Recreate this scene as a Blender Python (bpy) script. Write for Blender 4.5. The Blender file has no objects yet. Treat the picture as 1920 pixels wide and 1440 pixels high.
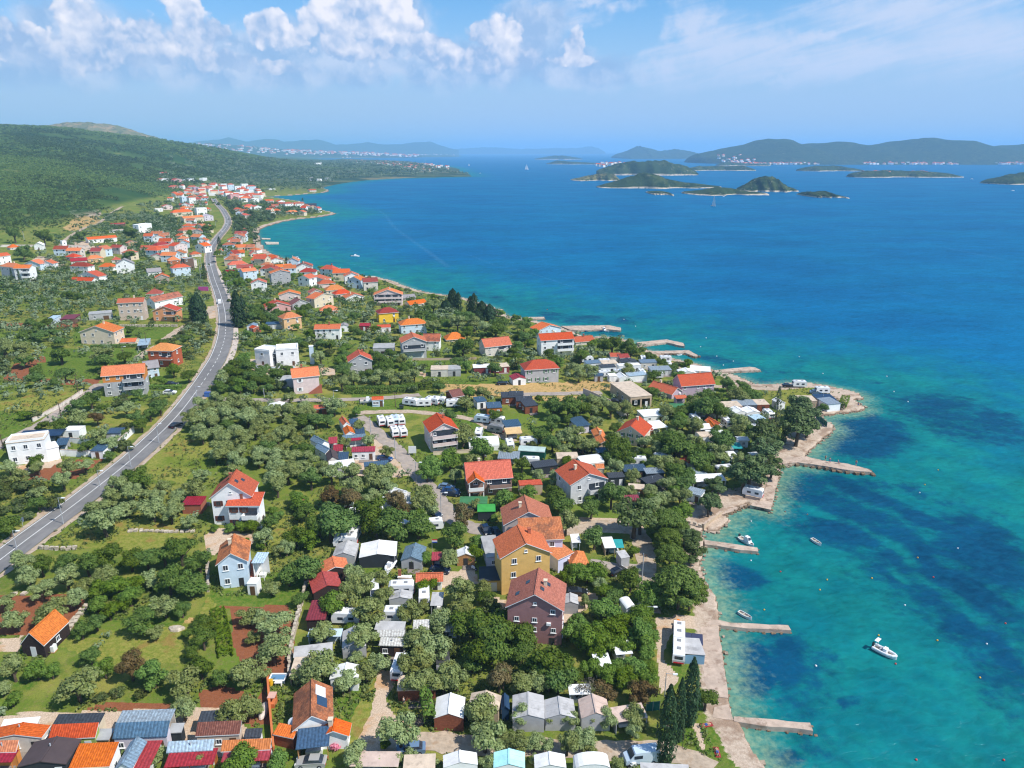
import bpy,bmesh,random
from mathutils import Vector,Matrix
import math
import numpy as np
CAM_H = 88.0
PITCH = math.radians(17.95)
FPX = 1350.0 / 1920.0          # focal length / picture width
SP,CP = math.sin(PITCH),math.cos(PITCH)
def seg_dist(px,py,poly,closed=False):
 """distance of points to a polyline"""
 n = len(poly)
 best = np.full(px.shape,1e18)
 for i in range(n if closed else n - 1):
  ax,ay = poly[i]
  bx,by = poly[(i + 1) % n]
  dx,dy = bx - ax,by - ay
  L = dx * dx + dy * dy + 1e-9
  t = np.clip(((px - ax) * dx + (py - ay) * dy) / L,0,1)
  d = (px - ax - t * dx) ** 2 + (py - ay - t * dy) ** 2
  np.minimum(best,d,out=best)
 return np.sqrt(best)
def inside(px,py,poly):
 c = np.zeros(px.shape,bool)
 n = len(poly)
 j = n - 1
 for i in range(n):
  xi,yi = poly[i]
  xj,yj = poly[j]
  if yi != yj:
   m = ((yi > py) != (yj > py)) & (px < (xj - xi) * (py - yi) / (yj - yi) + xi)
   c ^= m
  j = i
 return c
def smooth(a,b,x):
 t = np.clip((x - a) / (b - a),0,1)
 return t * t * (3 - 2 * t)
HILL = [(-1.30,560,2300,190),(-0.85,640,2500,172),(-0.677,720,2700,163),(-0.62,790,2750,158),(-0.57,880,2850,152),
  (-0.49,1180,3000,131),(-0.44,1500,3050,110),(-0.41,1800,3100,98),(-0.376,2100,3200,82),(-0.345,2400,3300,58),
  (-0.31,2600,3400,34),(-0.26,2700,3500,14),(-0.2,2900,3600,4),(0.0,3000,3700,0),(2.0,3000,3700,0)]
_HB = np.array([h[0] for h in HILL]); _HF = np.array([h[1] for h in HILL])
_HC = np.array([h[2] for h in HILL]); _HZ = np.array([h[3] for h in HILL])
def wob(x,y,s,k=0.0):
 return (np.sin(x / s + 1.3 * np.sin(y / (s * 1.7) + k)) * np.cos(y / (s * 0.83) + 0.9 * np.sin(x / (s * 1.31) + 2.1 + k)))
def hill_z(x,y):
 b = x / np.maximum(y,30.0)
 f0 = np.interp(b,_HB,_HF); c0 = np.interp(b,_HB,_HC); z0 = np.interp(b,_HB,_HZ)
 t = np.clip((y - f0) / (c0 - f0),0,1)
 prof = t ** 1.15
 back = np.clip((y - c0) / 2600.0,0,1)
 z = z0 * prof * (1 - 0.75 * back * back)
 amp = np.clip(z / 60.0,0,1)
 z = z + amp * (7 * wob(x,y,230,0.4) + 3 * wob(x,y,90,1.0) + 1.2 * wob(x,y,34,2.0))
 return np.maximum(z,0)
class Land:
 def __init__(self,shore):
  self.shore = shore
 def sdist(self,x,y):
  x = np.asarray(x,float); y = np.asarray(y,float)
  d = seg_dist(x,y,self.shore)
  return np.where(inside(x,y,self.shore),d,-d)
 def z(self,x,y,s=None):
  x = np.asarray(x,float); y = np.asarray(y,float)
  if s is None:
   s = self.sdist(x,y)
  cap = np.interp(y,[0,500,900,1500,4000],[13,13,12,11,10])
  rise = np.minimum(np.maximum(s - 14,0) * 0.042,cap)
  zl = 0.75 + 0.45 * smooth(0.5,9,s) + rise + 0.12 * wob(x,y,9.0) * smooth(2,14,s)
  zl = zl + hill_z(x,y) * smooth(20,160,s)
  zs = np.maximum(-0.35 + s * 0.14,-3.0)
  return np.where(s > 0,zl,zs)
def ray(px,py):
 u = (px - 960) / 1350.0
 v = (py - 720) / 1350.0
 return np.array([u,CP - v * SP,-SP - v * CP])
rnd = random.Random(7)
NP = np.random.default_rng(11)
C = bpy.context.scene.collection
SC = bpy.context.scene
PI = math.pi
# ------------------------------------------------------------------ camera, light, exposure
SUN_EL,SUN_AZ = math.radians(51),math.radians(115)     # azimuth measured from +Y towards +X
SUN_STRENGTH,SKY_STRENGTH,EXPOSURE = 3.5,0.15,0.70
HAZE_DENSITY,HAZE_COLOR = 9.0e-5,(0.38,0.70,1.0)
cam = bpy.data.cameras.new('camera'); cam_o = bpy.data.objects.new('camera',cam); C.objects.link(cam_o)
cam.lens = 36 * FPX; cam.sensor_width = 36; cam.clip_start = 1; cam.clip_end = 200000
cam_o.location = (0,0,CAM_H); cam_o.rotation_euler = (PI / 2 - PITCH,0,0)
SC.camera = cam_o
sun_dir = Vector((math.sin(SUN_AZ) * math.cos(SUN_EL),math.cos(SUN_AZ) * math.cos(SUN_EL),math.sin(SUN_EL)))
lamp = bpy.data.lights.new('sun','SUN'); lamp.energy = SUN_STRENGTH; lamp.angle = math.radians(0.53); lamp.color = (1.0,0.955,0.89)
sun_o = bpy.data.objects.new('sun',lamp); C.objects.link(sun_o); sun_o.rotation_euler = sun_dir.to_track_quat('Z','Y').to_euler(); sun_o.location = (0,0,2000)
vs = SC.view_settings
SC.display_settings.display_device = 'sRGB'; vs.view_transform = 'Standard'; vs.look = 'None'; vs.gamma = 1; vs.use_curve_mapping = False; vs.exposure = EXPOSURE
SC.render.engine = 'CYCLES'
SC.cycles.use_denoising = True; SC.cycles.denoiser = 'OPENIMAGEDENOISE'
SC.cycles.max_bounces = 5; SC.cycles.diffuse_bounces = 3; SC.cycles.glossy_bounces = 2; SC.cycles.transmission_bounces = 3; SC.cycles.volume_bounces = 2; SC.cycles.transparent_max_bounces = 4
SC.cycles.sample_clamp_indirect = 4.0
SC.cycles.pixel_filter_type = 'BLACKMAN_HARRIS'; SC.cycles.filter_width = 1.2
# ------------------------------------------------------------------ node helper
class NT:
 def __init__(s,tree):
  s.t = tree; s.n = tree.nodes; s.l = tree.links; s.n.clear()
 def new(s,kind,**k):
  nd = s.n.new(kind)
  for a,b in k.items():
   setattr(nd,a,b)
  return nd
 def put(s,sock,v):
  if isinstance(v,bpy.types.NodeSocket):
   s.l.new(v,sock)
  elif v is not None:
   if sock.type == 'RGBA' and hasattr(v,'__len__') and len(v) == 3:
    v = (*v,1)
   sock.default_value = v
 def m(s,op,a,b=None,c=None,clamp=False):
  nd = s.new('ShaderNodeMath',operation=op,use_clamp=clamp)
  for i,v in enumerate((a,b,c)):
   s.put(nd.inputs[i],v) if v is not None else None
  return nd.outputs[0]
 def mul(s,a,b,c=None): return s.m('MULTIPLY',a,b)
 def add(s,a,b): return s.m('ADD',a,b)
 def sub(s,a,b): return s.m('SUBTRACT',a,b)
 def v(s,op,a,b=None,c=None):
  nd = s.new('ShaderNodeVectorMath',operation=op)
  for i,q in enumerate((a,b,c)):
   s.put(nd.inputs[i],q) if q is not None else None
  return nd.outputs['Value'] if op in ('LENGTH','DOT_PRODUCT','DISTANCE') else nd.outputs[0]
 def mix(s,f,a,b,mode='MIX'):
  nd = s.new('ShaderNodeMix',data_type='RGBA',blend_type=mode)
  s.put(nd.inputs[0],f); s.put(nd.inputs[6],a); s.put(nd.inputs[7],b)
  return nd.outputs[2]
 def step(s,x,a,b,lo=0.0,hi=1.0):
  nd = s.new('ShaderNodeMapRange',interpolation_type='SMOOTHSTEP')
  for i,q in enumerate((x,a,b,lo,hi)):
   s.put(nd.inputs[i],q)
  return nd.outputs[0]
 def lin(s,x,a,b,lo=0.0,hi=1.0):
  nd = s.new('ShaderNodeMapRange')
  for i,q in enumerate((x,a,b,lo,hi)):
   s.put(nd.inputs[i],q)
  return nd.outputs[0]
 def noise(s,vec,scale,detail=3,rough=0.55,dist=0.0,dim='3D',col=False):
  nd = s.new('ShaderNodeTexNoise',noise_dimensions=dim)
  s.put(nd.inputs['Vector'],vec); nd.inputs['Scale'].default_value = scale; nd.inputs['Detail'].default_value = detail
  nd.inputs['Roughness'].default_value = rough; nd.inputs['Distortion'].default_value = dist
  return nd.outputs[1 if col else 0]
 def attr(s,name,out='Fac'):
  nd = s.new('ShaderNodeAttribute',attribute_name=name)
  return nd.outputs[out]
 def sep(s,v):
  nd = s.new('ShaderNodeSeparateXYZ'); s.put(nd.inputs[0],v)
  return nd.outputs
 def comb(s,x,y,z):
  nd = s.new('ShaderNodeCombineXYZ')
  for i,q in enumerate((x,y,z)):
   s.put(nd.inputs[i],q)
  return nd.outputs[0]
 def bump(s,h,dist,strength=1.0):
  nd = s.new('ShaderNodeBump'); s.put(nd.inputs['Height'],h); nd.inputs['Distance'].default_value = dist; nd.inputs['Strength'].default_value = strength
  return nd.outputs[0]
 def out(s,shader,world=False,volume=None):
  nd = s.new('ShaderNodeOutputWorld' if world else 'ShaderNodeOutputMaterial')
  if shader:
   s.l.new(shader,nd.inputs['Surface'])
  if volume:
   s.l.new(volume,nd.inputs['Volume'])
 def princ(s,col,rough=0.7,normal=None,spec=0.3,metal=0.0,**k):
  nd = s.new('ShaderNodeBsdfPrincipled')
  s.put(nd.inputs['Base Color'],col); s.put(nd.inputs['Roughness'],rough); s.put(nd.inputs['Specular IOR Level'],spec); s.put(nd.inputs['Metallic'],metal)
  if normal is not None:
   s.l.new(normal,nd.inputs['Normal'])
  for a,b in k.items():
   s.put(nd.inputs[a],b)
  return nd.outputs[0]
def material(name):
 m = bpy.data.materials.new(name); m.use_nodes = True
 return m,NT(m.node_tree)
# ------------------------------------------------------------------ sky with clouds
def build_world():
 w = bpy.data.worlds.new('World'); SC.world = w; w.use_nodes = True
 t = NT(w.node_tree)
 sky = t.new('ShaderNodeTexSky',sky_type='NISHITA'); sky.sun_disc = False
 sky.sun_elevation = SUN_EL; sky.sun_rotation = SUN_AZ; sky.altitude = 50; sky.air_density = 1.0; sky.dust_density = 0.2; sky.ozone_density = 2.2
 d = t.v('NORMALIZE',t.new('ShaderNodeTexCoord').outputs['Generated'])
 X,Y,Z = t.sep(d)
 az = t.mul(t.m('ARCTAN2',X,Y),57.2958)
 el = t.mul(t.m('ARCSINE',Z),57.2958)
 p = t.comb(az,el,0.0)
 def ang(x,y):
  r = ray(x,y)
  return math.degrees(math.atan2(r[0],r[1])),math.degrees(math.atan2(r[2],math.hypot(r[0],r[1])))
 def field(pp,blobs):
  cur = None
  for (x,y,rx,ry) in blobs:
   a,e = ang(x,y)
   kx,ky = 1 / (rx * 0.0395),1 / (ry * 0.0395)
   q = t.v('LENGTH',t.v('MULTIPLY_ADD',pp,(kx,ky,0),(-a * kx,-e * ky,0)))
   cur = q if cur is None else t.m('SMOOTH_MIN',cur,q,0.25)
  return t.sub(1.0,cur)
 heaps = [(18,76,60,36),(60,100,62,34),(150,40,52,46),(195,62,72,38),(140,88,110,36),(265,62,60,30),(345,30,38,38),(395,62,48,30),(330,80,80,24),(500,52,42,32),(535,70,56,24),(610,44,50,44),(655,30,70,50),(725,20,66,56),(760,60,40,34),(680,86,120,36),(815,92,76,28),
             (905,66,50,30),(860,104,105,30),(262,106,62,20),(418,116,50,20),(532,126,54,17),(120,118,100,20),(1080,88,22,34),(958,66,38,32),(940,112,90,24),(1080,112,50,14)]
 body_b = [(60,110,150,46),(230,100,170,50),(420,100,140,44),(600,100,150,50),(780,110,170,50),(930,120,170,46),(700,60,120,70),(1060,130,120,36),(150,70,110,60),(480,140,300,30),(1000,60,70,60)]
 def lumps(pp):
  out = None
  for sc_,k_ in ((.36,.46),(.85,.34),(1.9,.20)):
   v_ = t.new('ShaderNodeTexVoronoi',voronoi_dimensions='2D',feature='SMOOTH_F1'); t.put(v_.inputs['Vector'],pp); v_.inputs['Scale'].default_value = sc_; v_.inputs['Smoothness'].default_value = .22
   q = t.mul(t.sub(.95,v_.outputs['Distance']),k_)
   out = q if out is None else t.add(out,q)
  return t.add(out,t.mul(t.noise(pp,1.1,8,.60,dim='2D'),.26))
 pn = t.comb(t.mul(az,0.055),t.mul(el,0.09),3.7)
 other = t.sub(t.mul(t.noise(pn,1.0,2),2.2),1.35)
 fade_in = t.step(t.m('ABSOLUTE',az),38,48)
 keep = t.sub(1.0,fade_in)
 warp = t.noise(p,.8,5,.6,dim='2D',col=True)
 pw = t.v('ADD',p,t.v('MULTIPLY',t.v('SUBTRACT',warp,(.5,.5,.5)),(.9,.8,0)))
 base = t.add(t.mul(field(pw,heaps),keep),t.mul(other,fade_in))
 h1 = lumps(pw); h2 = lumps(t.v('ADD',pw,(.55,.50,0)))
 dens = t.add(t.mul(base,1.05),t.mul(t.sub(h1,.62),1.5))
 alpha = t.step(dens,0.10,0.42)
 nlow = t.noise(p,.33,5,.55,dim='2D')
 lowfade = t.step(t.add(el,t.mul(t.sub(nlow,0.5),4.2)),4.0,6.2)
 alpha = t.mul(t.mul(alpha,lowfade),.96)
 lit = t.add(t.mul(t.sub(h1,h2),1.5),.34)  # sun-side brightness and bluish shade are painted into the cloud colour
 lit = t.add(lit,t.mul(t.sub(nlow,.5),1.5))
 lit = t.m('MINIMUM',t.m('MAXIMUM',t.add(lit,t.mul(t.sub(el,7.2),.13)),0.0),1.0)
 ccol = t.mix(lit,CLOUD[0],CLOUD[1])
 body = t.add(t.mul(field(pw,body_b),keep),t.mul(t.add(other,.2),fade_in))
 body = t.add(body,t.mul(t.sub(nlow,.5),1.5))
 body = t.mul(t.step(body,-.30,.40),t.mul(t.step(el,2.2,5.4),.92))
 bcol = t.mix(t.step(t.noise(pw,.40,5,.55,dim='2D'),.35,.68),CLOUD[2],CLOUD[3])
 veil_b = [(1300,60,60,60),(1350,95,110,60),(1440,85,110,40),(1520,70,70,24),(1700,20,200,50),(1830,80,220,70),(1620,100,150,40),(1250,130,80,50),(1020,25,100,30),(1100,5,80,16),(985,60,60,70),(1460,152,110,12),(1640,105,130,14),(1500,120,240,50)]
 pv = t.v('ADD',p,t.v('MULTIPLY',t.v('SUBTRACT',warp,(.5,.5,.5)),(4.0,1.6,0)))
 vf = field(pv,veil_b)
 ps = t.comb(t.add(t.mul(az,0.16),t.mul(el,-0.34)),t.add(t.mul(el,0.75),t.mul(az,-0.14)),1.0)
 vn = t.noise(ps,1.0,8,0.60,0.8)
 veil = t.step(t.add(t.mul(vf,0.75),t.mul(t.sub(vn,0.5),1.5)),-0.12,0.70)
 veil = t.mul(t.mul(veil,keep),t.mul(t.step(el,2.6,6.0),.95))
 base_sky = t.mix(1.0,sky.outputs[0],SKY_TINT,'MULTIPLY')
 milk = t.step(el,13.0,2.0)
 c = t.mix(t.mul(milk,.92),base_sky,HORIZON)
 c = t.mix(veil,c,(2.55,2.98,3.85))
 c = t.mix(body,c,bcol)
 c = t.mix(alpha,c,ccol)
 bg = t.new('ShaderNodeBackground'); t.put(bg.inputs[0],c); bg.inputs[1].default_value = SKY_STRENGTH
 t.out(bg.outputs[0],world=True)
 w.cycles.sampling_method = 'MANUAL'; w.cycles.sample_map_resolution = 512
SKY_TINT,HORIZON = (0.25,0.48,0.64),(1.85,2.48,3.45)
CLOUD = ((1.55,2.2,3.35),(4.1,4.0,4.25),(1.40,2.15,3.35),(2.5,2.95,3.8))
build_world()
# ------------------------------------------------------------------ site plan, metres (x right, y away, z up)
SHORE = [
(38.4,20),(38.4,81.58),(37.57,84.91),(36.86,87.73),(36.67,90.57),(36.39,93.56),(35.64,94.25),(36.49,99.02),
(37.86,106.49),(38.89,112.29),(39.89,117.78),(41.17,122.84),(41.54,124.6),(42.08,128.63),(41.58,130.54),(41.48,134.08),
(41.57,139.07),(43.37,144.36),(44.8,148.08),(45.66,152.47),(45.52,155),(47.01,155.77),(49.26,154.48),(54.86,161.37),
(52.91,163.03),(57.51,166.73),(61.27,169.08),(62.56,167.9),(65.98,166.15),(70.56,175.85),(75.78,186.57),(78.89,192.73),
(82.25,194.23),(86.49,193.85),(88.57,200.84),(94.61,207.87),(100.88,215.78),(105.6,220.42),(107.82,225.23),(107.03,230.23),
(105.96,234.37),(112.05,236.5),(121.87,239.2),(125.98,241.96),(127.03,244.21),(126.9,249.4),(125.55,251.18),(131.2,253.58),
(131.44,259.78),(127.17,264.93),(121.07,270.28),(114.74,273.02),(102.93,269.6),(95.8,270.28),(94.36,275.82),(91.11,283.04),
(84.84,288.3),(81.7,295.34),(78.76,300.2),(74.87,303.53),(70.09,308.65),(67.92,315.72),(60.7,323.1),(58.24,330.8),
(59.54,338.84),(52.36,343),(45.01,347.25),(36.86,345.11),(29.99,358.32),(22.47,370.07),(14.39,379.99),(7.29,385.14),
(-1.48,390.42),(-6.06,401.4),(-10.02,415.96),(-17.71,428.33),(-26.49,441.41),(-37.23,451.73),(-55.57,464.35),(-68.03,479.61),
(-85.18,508.73),(-99.39,524.57),(-105.23,524.57),(-115.46,526.91),(-126.86,534.05),(-147.13,551.45),(-170.47,583.92),(-184.26,601.56),
(-201.86,630.01),(-216.26,650.44),(-234.61,687.47),(-257.83,746.67),(-283.45,816.53),(-296.96,862.41),(-299.75,900.23),(-298.31,955.95),
(-288.31,994.31),(-269.38,1018.79),(-257.51,1062.3),(-258.57,1090.19),(-281.57,1129.67),(-301.8,1161.16),(-338.95,1254.16),(-392.21,1362.93),
(-460.73,1457.44),(-492.84,1491.86),(-460.65,1527.91),(-437.84,1585.32),(-410.91,1647.12),(-425.56,1737.28),(-473.59,1864.61),(-481.64,2011.73),
(-475.68,2221.56),(-451.32,2343.54),(-416.21,2432.48),(-360.36,2528.35),(-294.01,2579.14),(-206.23,2631.99),(-141.61,2687.03),(-175.02,3000.32),
(-241.27,3395.32),(-263.99,3794.14),(-350.63,4298.12),(-526.79,4955.18),(-753.04,5595.77),(-1182.46,6425.33),(-1920.52,7541.94),(-2451.34,9125.77),
(-1763.31,9595.59),(-815.76,11547.65),(-951.39,14334.19),(-2334.64,20677.85),(-6236.72,24555.82),(-22000,26000),(-26000,3000),(-9000,-600),
(40,-600),
]
BUILDINGS = {
'mobile_home': [[-74.9,82.5,0.05,7.2,2.1,2.9,'gf',0.7,'pale','tile_red','mobile home with a low faded red gable roof at the end of the row',{'fc':3}],
[-66.6,82.9,0.06,6.3,1.3,2.9,'half',1,'green','tile_red','green walled mobile home with patched red tin roof',{'fc':3}],
[-57.6,83.3,0.06,7.4,1.3,3.1,'half',1.1,'lilac','bluetin','long pale mobile home with two tone blue metal roof',{'fc':4}],
[-46.2,84.4,0.06,6.1,1.3,2.9,'half',0.9,'beige','tile_brown','beige mobile home with a brown red tile roof',{'fc':3}],
[-73.7,80.1,0.04,4,0.8,2.9,'half',0.8,'orange','tile_orange','orange walled mobile home with an orange tin roof',{'fc':0}],
[-67.9,78,0.08,6.2,4.2,2.7,'gf',0.7,'dark','brownfelt','mobile home under a wide brown felt gable roof',{'fc':3}],
[-60.7,77.8,0.06,5.2,3.1,2.9,'half',0.9,'white','tile_bright','white mobile home with a bright orange tiled roof slope',{}],
[-54.4,77.7,0.04,2.1,4.6,3,'gf',0.8,'white','greyblue','narrow mobile home with a blue grey gable roof and pale ridge',{'fc':1}],
[-49,81.3,0.07,6.2,0.8,2.9,'half',0.7,'white','paletin','white mobile home with a shiny pale blue tin roof',{'fc':0}],
[-41.5,81.8,0.06,6.7,0.9,2.9,'half',0.7,'white','tile_orange','mobile home with orange tin roof beside the orange boundary wall',{'fc':0}],
[-15.1,271.4,0.13,6.8,3.8,2.7,'shed',0,'maroon','white','cabin with white roof and maroon wall',{}],
[-7.2,272.7,0.28,6.4,4.3,2.7,'shed',0,'maroon','sandflat','cabin with beige roof next to the maroon walled cabin',{}],
[-1,236.9,-0.01,4.9,3.2,3,'shed',0,'redwood','slate','red brown mobile home with slate roof, rearmost of three',{}],
[1.5,230.8,0.06,5.5,4,3,'shed',0,'redwood','slate','red brown mobile home with slate roof, middle of three',{}],
[4.4,226.3,0.3,4.5,4.3,2.9,'shed',0,'redwood','slate','red brown mobile home with slate roof, foremost of three',{'fc':1}],
[-11.8,229.9,0.36,3.4,4.1,2.8,'shed',0,'white','bluefelt','blue grey roofed mobile home behind the camping vans',{'fc':1}],
[-8.1,224.1,0.15,4.8,4.8,2.9,'shed',0,'orangewood','bluefelt','blue grey roofed mobile home with orange fence',{}],
[30.6,283,0.26,6.1,3.5,2.8,'shed',0,'white','greyblue','small grey roofed cabin, first of the shore camp',{'fc':1}],
[37.4,283.4,0.21,6.4,4.3,2.8,'shed',0,'pale','sandflat','beige roofed cabin among the shore camp huts',{}],
[45.6,286.4,0.13,6.7,4.7,2.8,'gf',0.7,'grey','slate','slate roofed cabin behind the white flat cabin',{}],
[35.7,277,0.19,6.2,3,3,'shed',0,'white','slate','white cabin with dark slate roof',{}],
[43.4,279.2,0.17,9.2,3.6,3.2,'flat',0,'white','white','large white cabin with flat white roof',{'fc':3}],
[53.4,286.3,0.09,6.8,3.7,3,'shed',0,'pale','greyblue','blue grey roofed cabin nearest the small beach',{}],
[45.4,265.9,0.27,7.5,3.5,2.9,'shed',0,'white','paletin','white cabin with pale tin roof beside the dry field',{'fc':1}],
[55.9,276.5,0.09,8.4,5,2.6,'shed',0,'grey','greytin','grey cabin behind two young trees',{}],
[-45.1,187.1,0.08,6.3,1.5,2.9,'half',0.7,'white','crimson','white mobile home with crimson and blue roof beside the camp lane',{'fc':3}],
[-54.7,190.6,0.79,2.6,5.8,2.9,'gf',0.9,'white','greyblue','blue grey gabled mobile home, rearmost by the olive grove',{'fc':1}],
[-52.2,185.3,0.76,2.6,5.7,2.9,'gf',0.9,'white','greyblue','blue grey gabled mobile home in the middle by the olive grove',{'fc':1}],
[-50.3,180.8,0.33,2.7,5.6,2.9,'gf',0.9,'pale','brownfelt','brown gabled mobile home by the olive grove',{'fc':1}],
[-48.5,176.1,0.31,6.4,4.1,2.8,'shed',0,'grey','white','mobile home with long white tin roof beside the olive grove',{'fc':3}],
[-39.8,178.1,0.24,6.4,1.9,2.9,'shed',0,'woodgrey','bluefelt','wooden mobile home with blue roof under a young olive',{'fc':3}],
[-51.7,206.1,0.45,2,5.7,2.9,'gf',0.8,'white','tile_bright','orange gabled mobile home farthest up the camp lane',{'fc':1}],
[-49.4,198.7,0.37,2.7,5.3,2.9,'gf',0.8,'white','tile_bright','orange gabled mobile home, second down the camp lane',{'fc':1}],
[-49.7,196.2,0.23,6.5,1.2,2.8,'half',0.4,'white','greyblue','grey roofed mobile home above the crimson awning',{'fc':0}],
[-23.5,133.7,-0.05,4.4,5.4,2.5,'gf',0.9,'grey','greyblue','blue grey cabin roof right of the white marquee',{'fc':1}],
[-11.8,135.6,0.05,3.8,2.7,2.5,'gf',0.8,'wood','white','plywood cabin with shaded white roof',{'fc':1}],
[-23.2,105.9,-0.05,4.1,1.5,2.7,'shed',0,'darkwood','corrug','stepped cabin with lower corrugated roof and dark porch',{}],
[-18.5,95.5,0.04,6,2.9,2.5,'shed',0,'redwood','sandflat','beige roofed cabin with brown boarding under an olive',{'fc':0}],
[6.2,180.8,0.31,6.8,3.4,2.8,'shed',0,'dark','slate','dark mobile home with brown slate roof near the green caravan tent',{}],
[26.1,176.3,0.14,4.3,2.4,2.8,'shed',0,'dark','slate','dark brown roof, first of the dark cabins',{}],
[30.8,180.3,0.12,6.4,3.6,2.8,'shed',0,'dark','bluefelt','dark blue roofed cabin with open porch',{}],
[36.7,179.3,0.14,5,2.8,2.8,'shed',0,'dark','greytin','grey roofed cabin next to the dark blue one',{}],
[35.8,173.2,0.46,6,3,2.8,'shed',0,'dark','slate','dark brown roof nearest the olive hedge',{'fc':1}],
[47,177.4,0.36,7,4.1,2.8,'shed',0,'woodgrey','greytin','wide grey roofed cabin beside the white sail roof',{}],
[58.5,196.7,0.1,7.3,2.5,2.6,'shed',0,'grey','greytin','light grey roofed cabin near the teal tarpaulin',{'fc':1}],
[45.3,169.3,-0.59,3.8,3.1,2.6,'shed',0,'white','greytin','white cabin with grey roof close to the shore pine',{}],
[-2.1,209.9,0.24,5.1,4.5,2.7,'shed',0,'white','bluefelt','white cabin with dark blue roof on the far meadow',{}],
[-3.4,234.7,0.1,7.3,5,2.8,'shed',0,'redwood','slate','red brown cabin with slate roof behind the polytunnel meadow',{}],
[77.8,234.5,0.11,7.2,5,2.8,'shed',0,'slate','greytin','dark cabin with grey tin roof in the headland camp',{}],
[85.4,235.9,0.08,4.3,5,2.8,'shed',0,'redwood','fabricbeige','red brown cabin with beige roof in the headland camp',{'fc':1}],
[72.9,232.5,0.13,6.5,5,2.6,'shed',0,'redwood','fabricbeige','beige roofed cabin beside the dark tin roofed cabin',{'fc':0}],
[80.3,220.1,0.35,4.1,5,2.6,'shed',0,'grey','paletin','pale tin roofed cabin behind the poplar',{'fc':1}],
[102.3,241.1,0,5.9,5,2.6,'shed',0,'sand','fabricbeige','beige roofed cabin behind the dark pines',{'fc':0}],
[109.1,242.1,0.04,6.5,5.5,2.7,'shed',0,'grey','solar','cabin on the headland with a dark solar panel roof',{'fc':0}]],
'canopy': [[-75.1,85.2,0.11,4.8,1,2.4,'shed',0,'white','white','plain white flat canopy behind the faded red mobile home',{}],
[-58.5,85.8,0.05,7.6,2.2,3.1,'shed',0,'pale','greytin','grey metal lean-to roof behind the two tone blue mobile home',{}],
[-47,87,0.08,5.5,1.8,2.7,'shed',0,'cream','slate','dark slate flat roof behind the brown tiled mobile home',{}],
[-73.4,78.7,0.05,3.9,1.5,2.4,'shed',0.3,'orange','crimson','crimson awning on the front of the orange walled mobile home',{}],
[-52.5,78.3,0.05,2.2,4.4,2.5,'shed',0.3,'white','crimson','crimson awning joined to the blue grey gabled mobile home',{}],
[-48.4,79.1,0.09,6.4,2.3,2.4,'shed',0.3,'orangewood','crimson','crimson awning on the pale blue tin roofed mobile home',{}],
[-41,80.4,0.05,6.4,1.6,2.4,'shed',0.3,'orangewood','crimson','crimson awning of the orange roofed mobile home by the boundary wall',{}],
[-126.5,184.4,0.36,2.7,4.5,2.6,'shed',0,'grey','bluefelt','grey blue pergola roof at the side of the modern villa',{'fc':0}],
[44,211.2,0.33,5.6,5.3,2.7,'shed',0,'white','white','white lean-to roof in front of the flat bungalow',{'fc':0}],
[59.8,212.3,0.18,4.7,3.9,2.5,'shed',0,'white','white','white caravan canopy near the walnut tree',{'fc':0}],
[-12.8,159.4,0.01,6.6,3,2.6,'shed',0,'dark','greenfelt','green felt roofed shelter in front of the taupe house',{'fc':0}],
[-53,192.7,0.21,2.3,4,2.5,'shed',0,'white','crimson','crimson awning of the rearmost blue grey mobile home',{'fc':0}],
[-50.5,187.6,0.17,2.5,3.9,2.5,'shed',0,'white','crimson','crimson awning of the middle blue grey mobile home',{'fc':0}],
[-47.9,182.3,0.15,2.5,4.3,2.5,'shed',0,'white','bluefelt','blue awning of the brown gabled mobile home',{'fc':0}],
[-50.2,208.4,0.28,2.6,3.3,2.5,'shed',0,'white','bluefelt','blue awning beside the farthest orange mobile home',{'fc':0}],
[-46.7,200.5,0.25,2.5,4,2.5,'shed',0,'white','bluefelt','blue awning beside the second orange mobile home',{'fc':0}],
[-48.6,195,0.25,5.6,1.6,2.5,'shed',0,'white','crimson','wide crimson awning along the grey roofed mobile home',{'fc':0}],
[-17,134,0.06,2,2.6,2.4,'shed',0,'redwood','crimson','small crimson awning beside the plywood cabin',{'fc':0}],
[-15.6,118,0,2.2,3.9,2.4,'shed',0,'grey','fabricgrey','flat grey awning next to the second white caravan',{'fc':0}],
[-17.9,110.7,0.07,2.7,2.2,2.4,'shed',0,'grey','corrug','corrugated pale roof behind two olives',{'fc':0}],
[-12.1,110.5,0.07,2.6,2.3,2.4,'shed',0,'grey','corrug','corrugated pale roof next to the dark tree',{'fc':0}],
[-24,107.8,0.02,4.7,1.1,3,'shed',0,'dark','corrug','upper pale corrugated roof of the stepped cabin',{'fc':0}],
[-24.9,110.4,-0.05,5.3,2.1,2.4,'shed',0,'grey','fabricgrey','grey tarpaulin canopy shaded by olives',{'fc':0}],
[-36.4,108.1,0.01,5.9,1.7,2.3,'shed',0,'paleblue','fabricblue','pale blue camp canopy under the olives',{'fc':0}],
[-37.3,102.5,0.19,6.4,2.5,2.3,'shed',0,'grey','fabricgrey','grey flat awning above the beige sail',{'fc':0}],
[-36.6,97.8,0.06,4.6,4.2,2.4,'shed',0,'sand','fabricbeige','large beige shade sail roof next to the olive plot',{'fc':0}],
[16.1,89.8,0.21,5.2,2.8,2.6,'shed',0,'grey','fabricpink','flat pinkish beige roof next to the tall cypresses',{'fc':0}],
[9.4,95.5,0.04,3.4,1.7,2.6,'shed',0,'white','white','white roof scraps behind the bare tree',{'fc':0}],
[-22.9,80.1,-0.01,6.8,2.3,2.5,'shed',0,'sand','fabricpink','pinkish awning roof beside the gravel drive',{'fc':0}],
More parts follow.
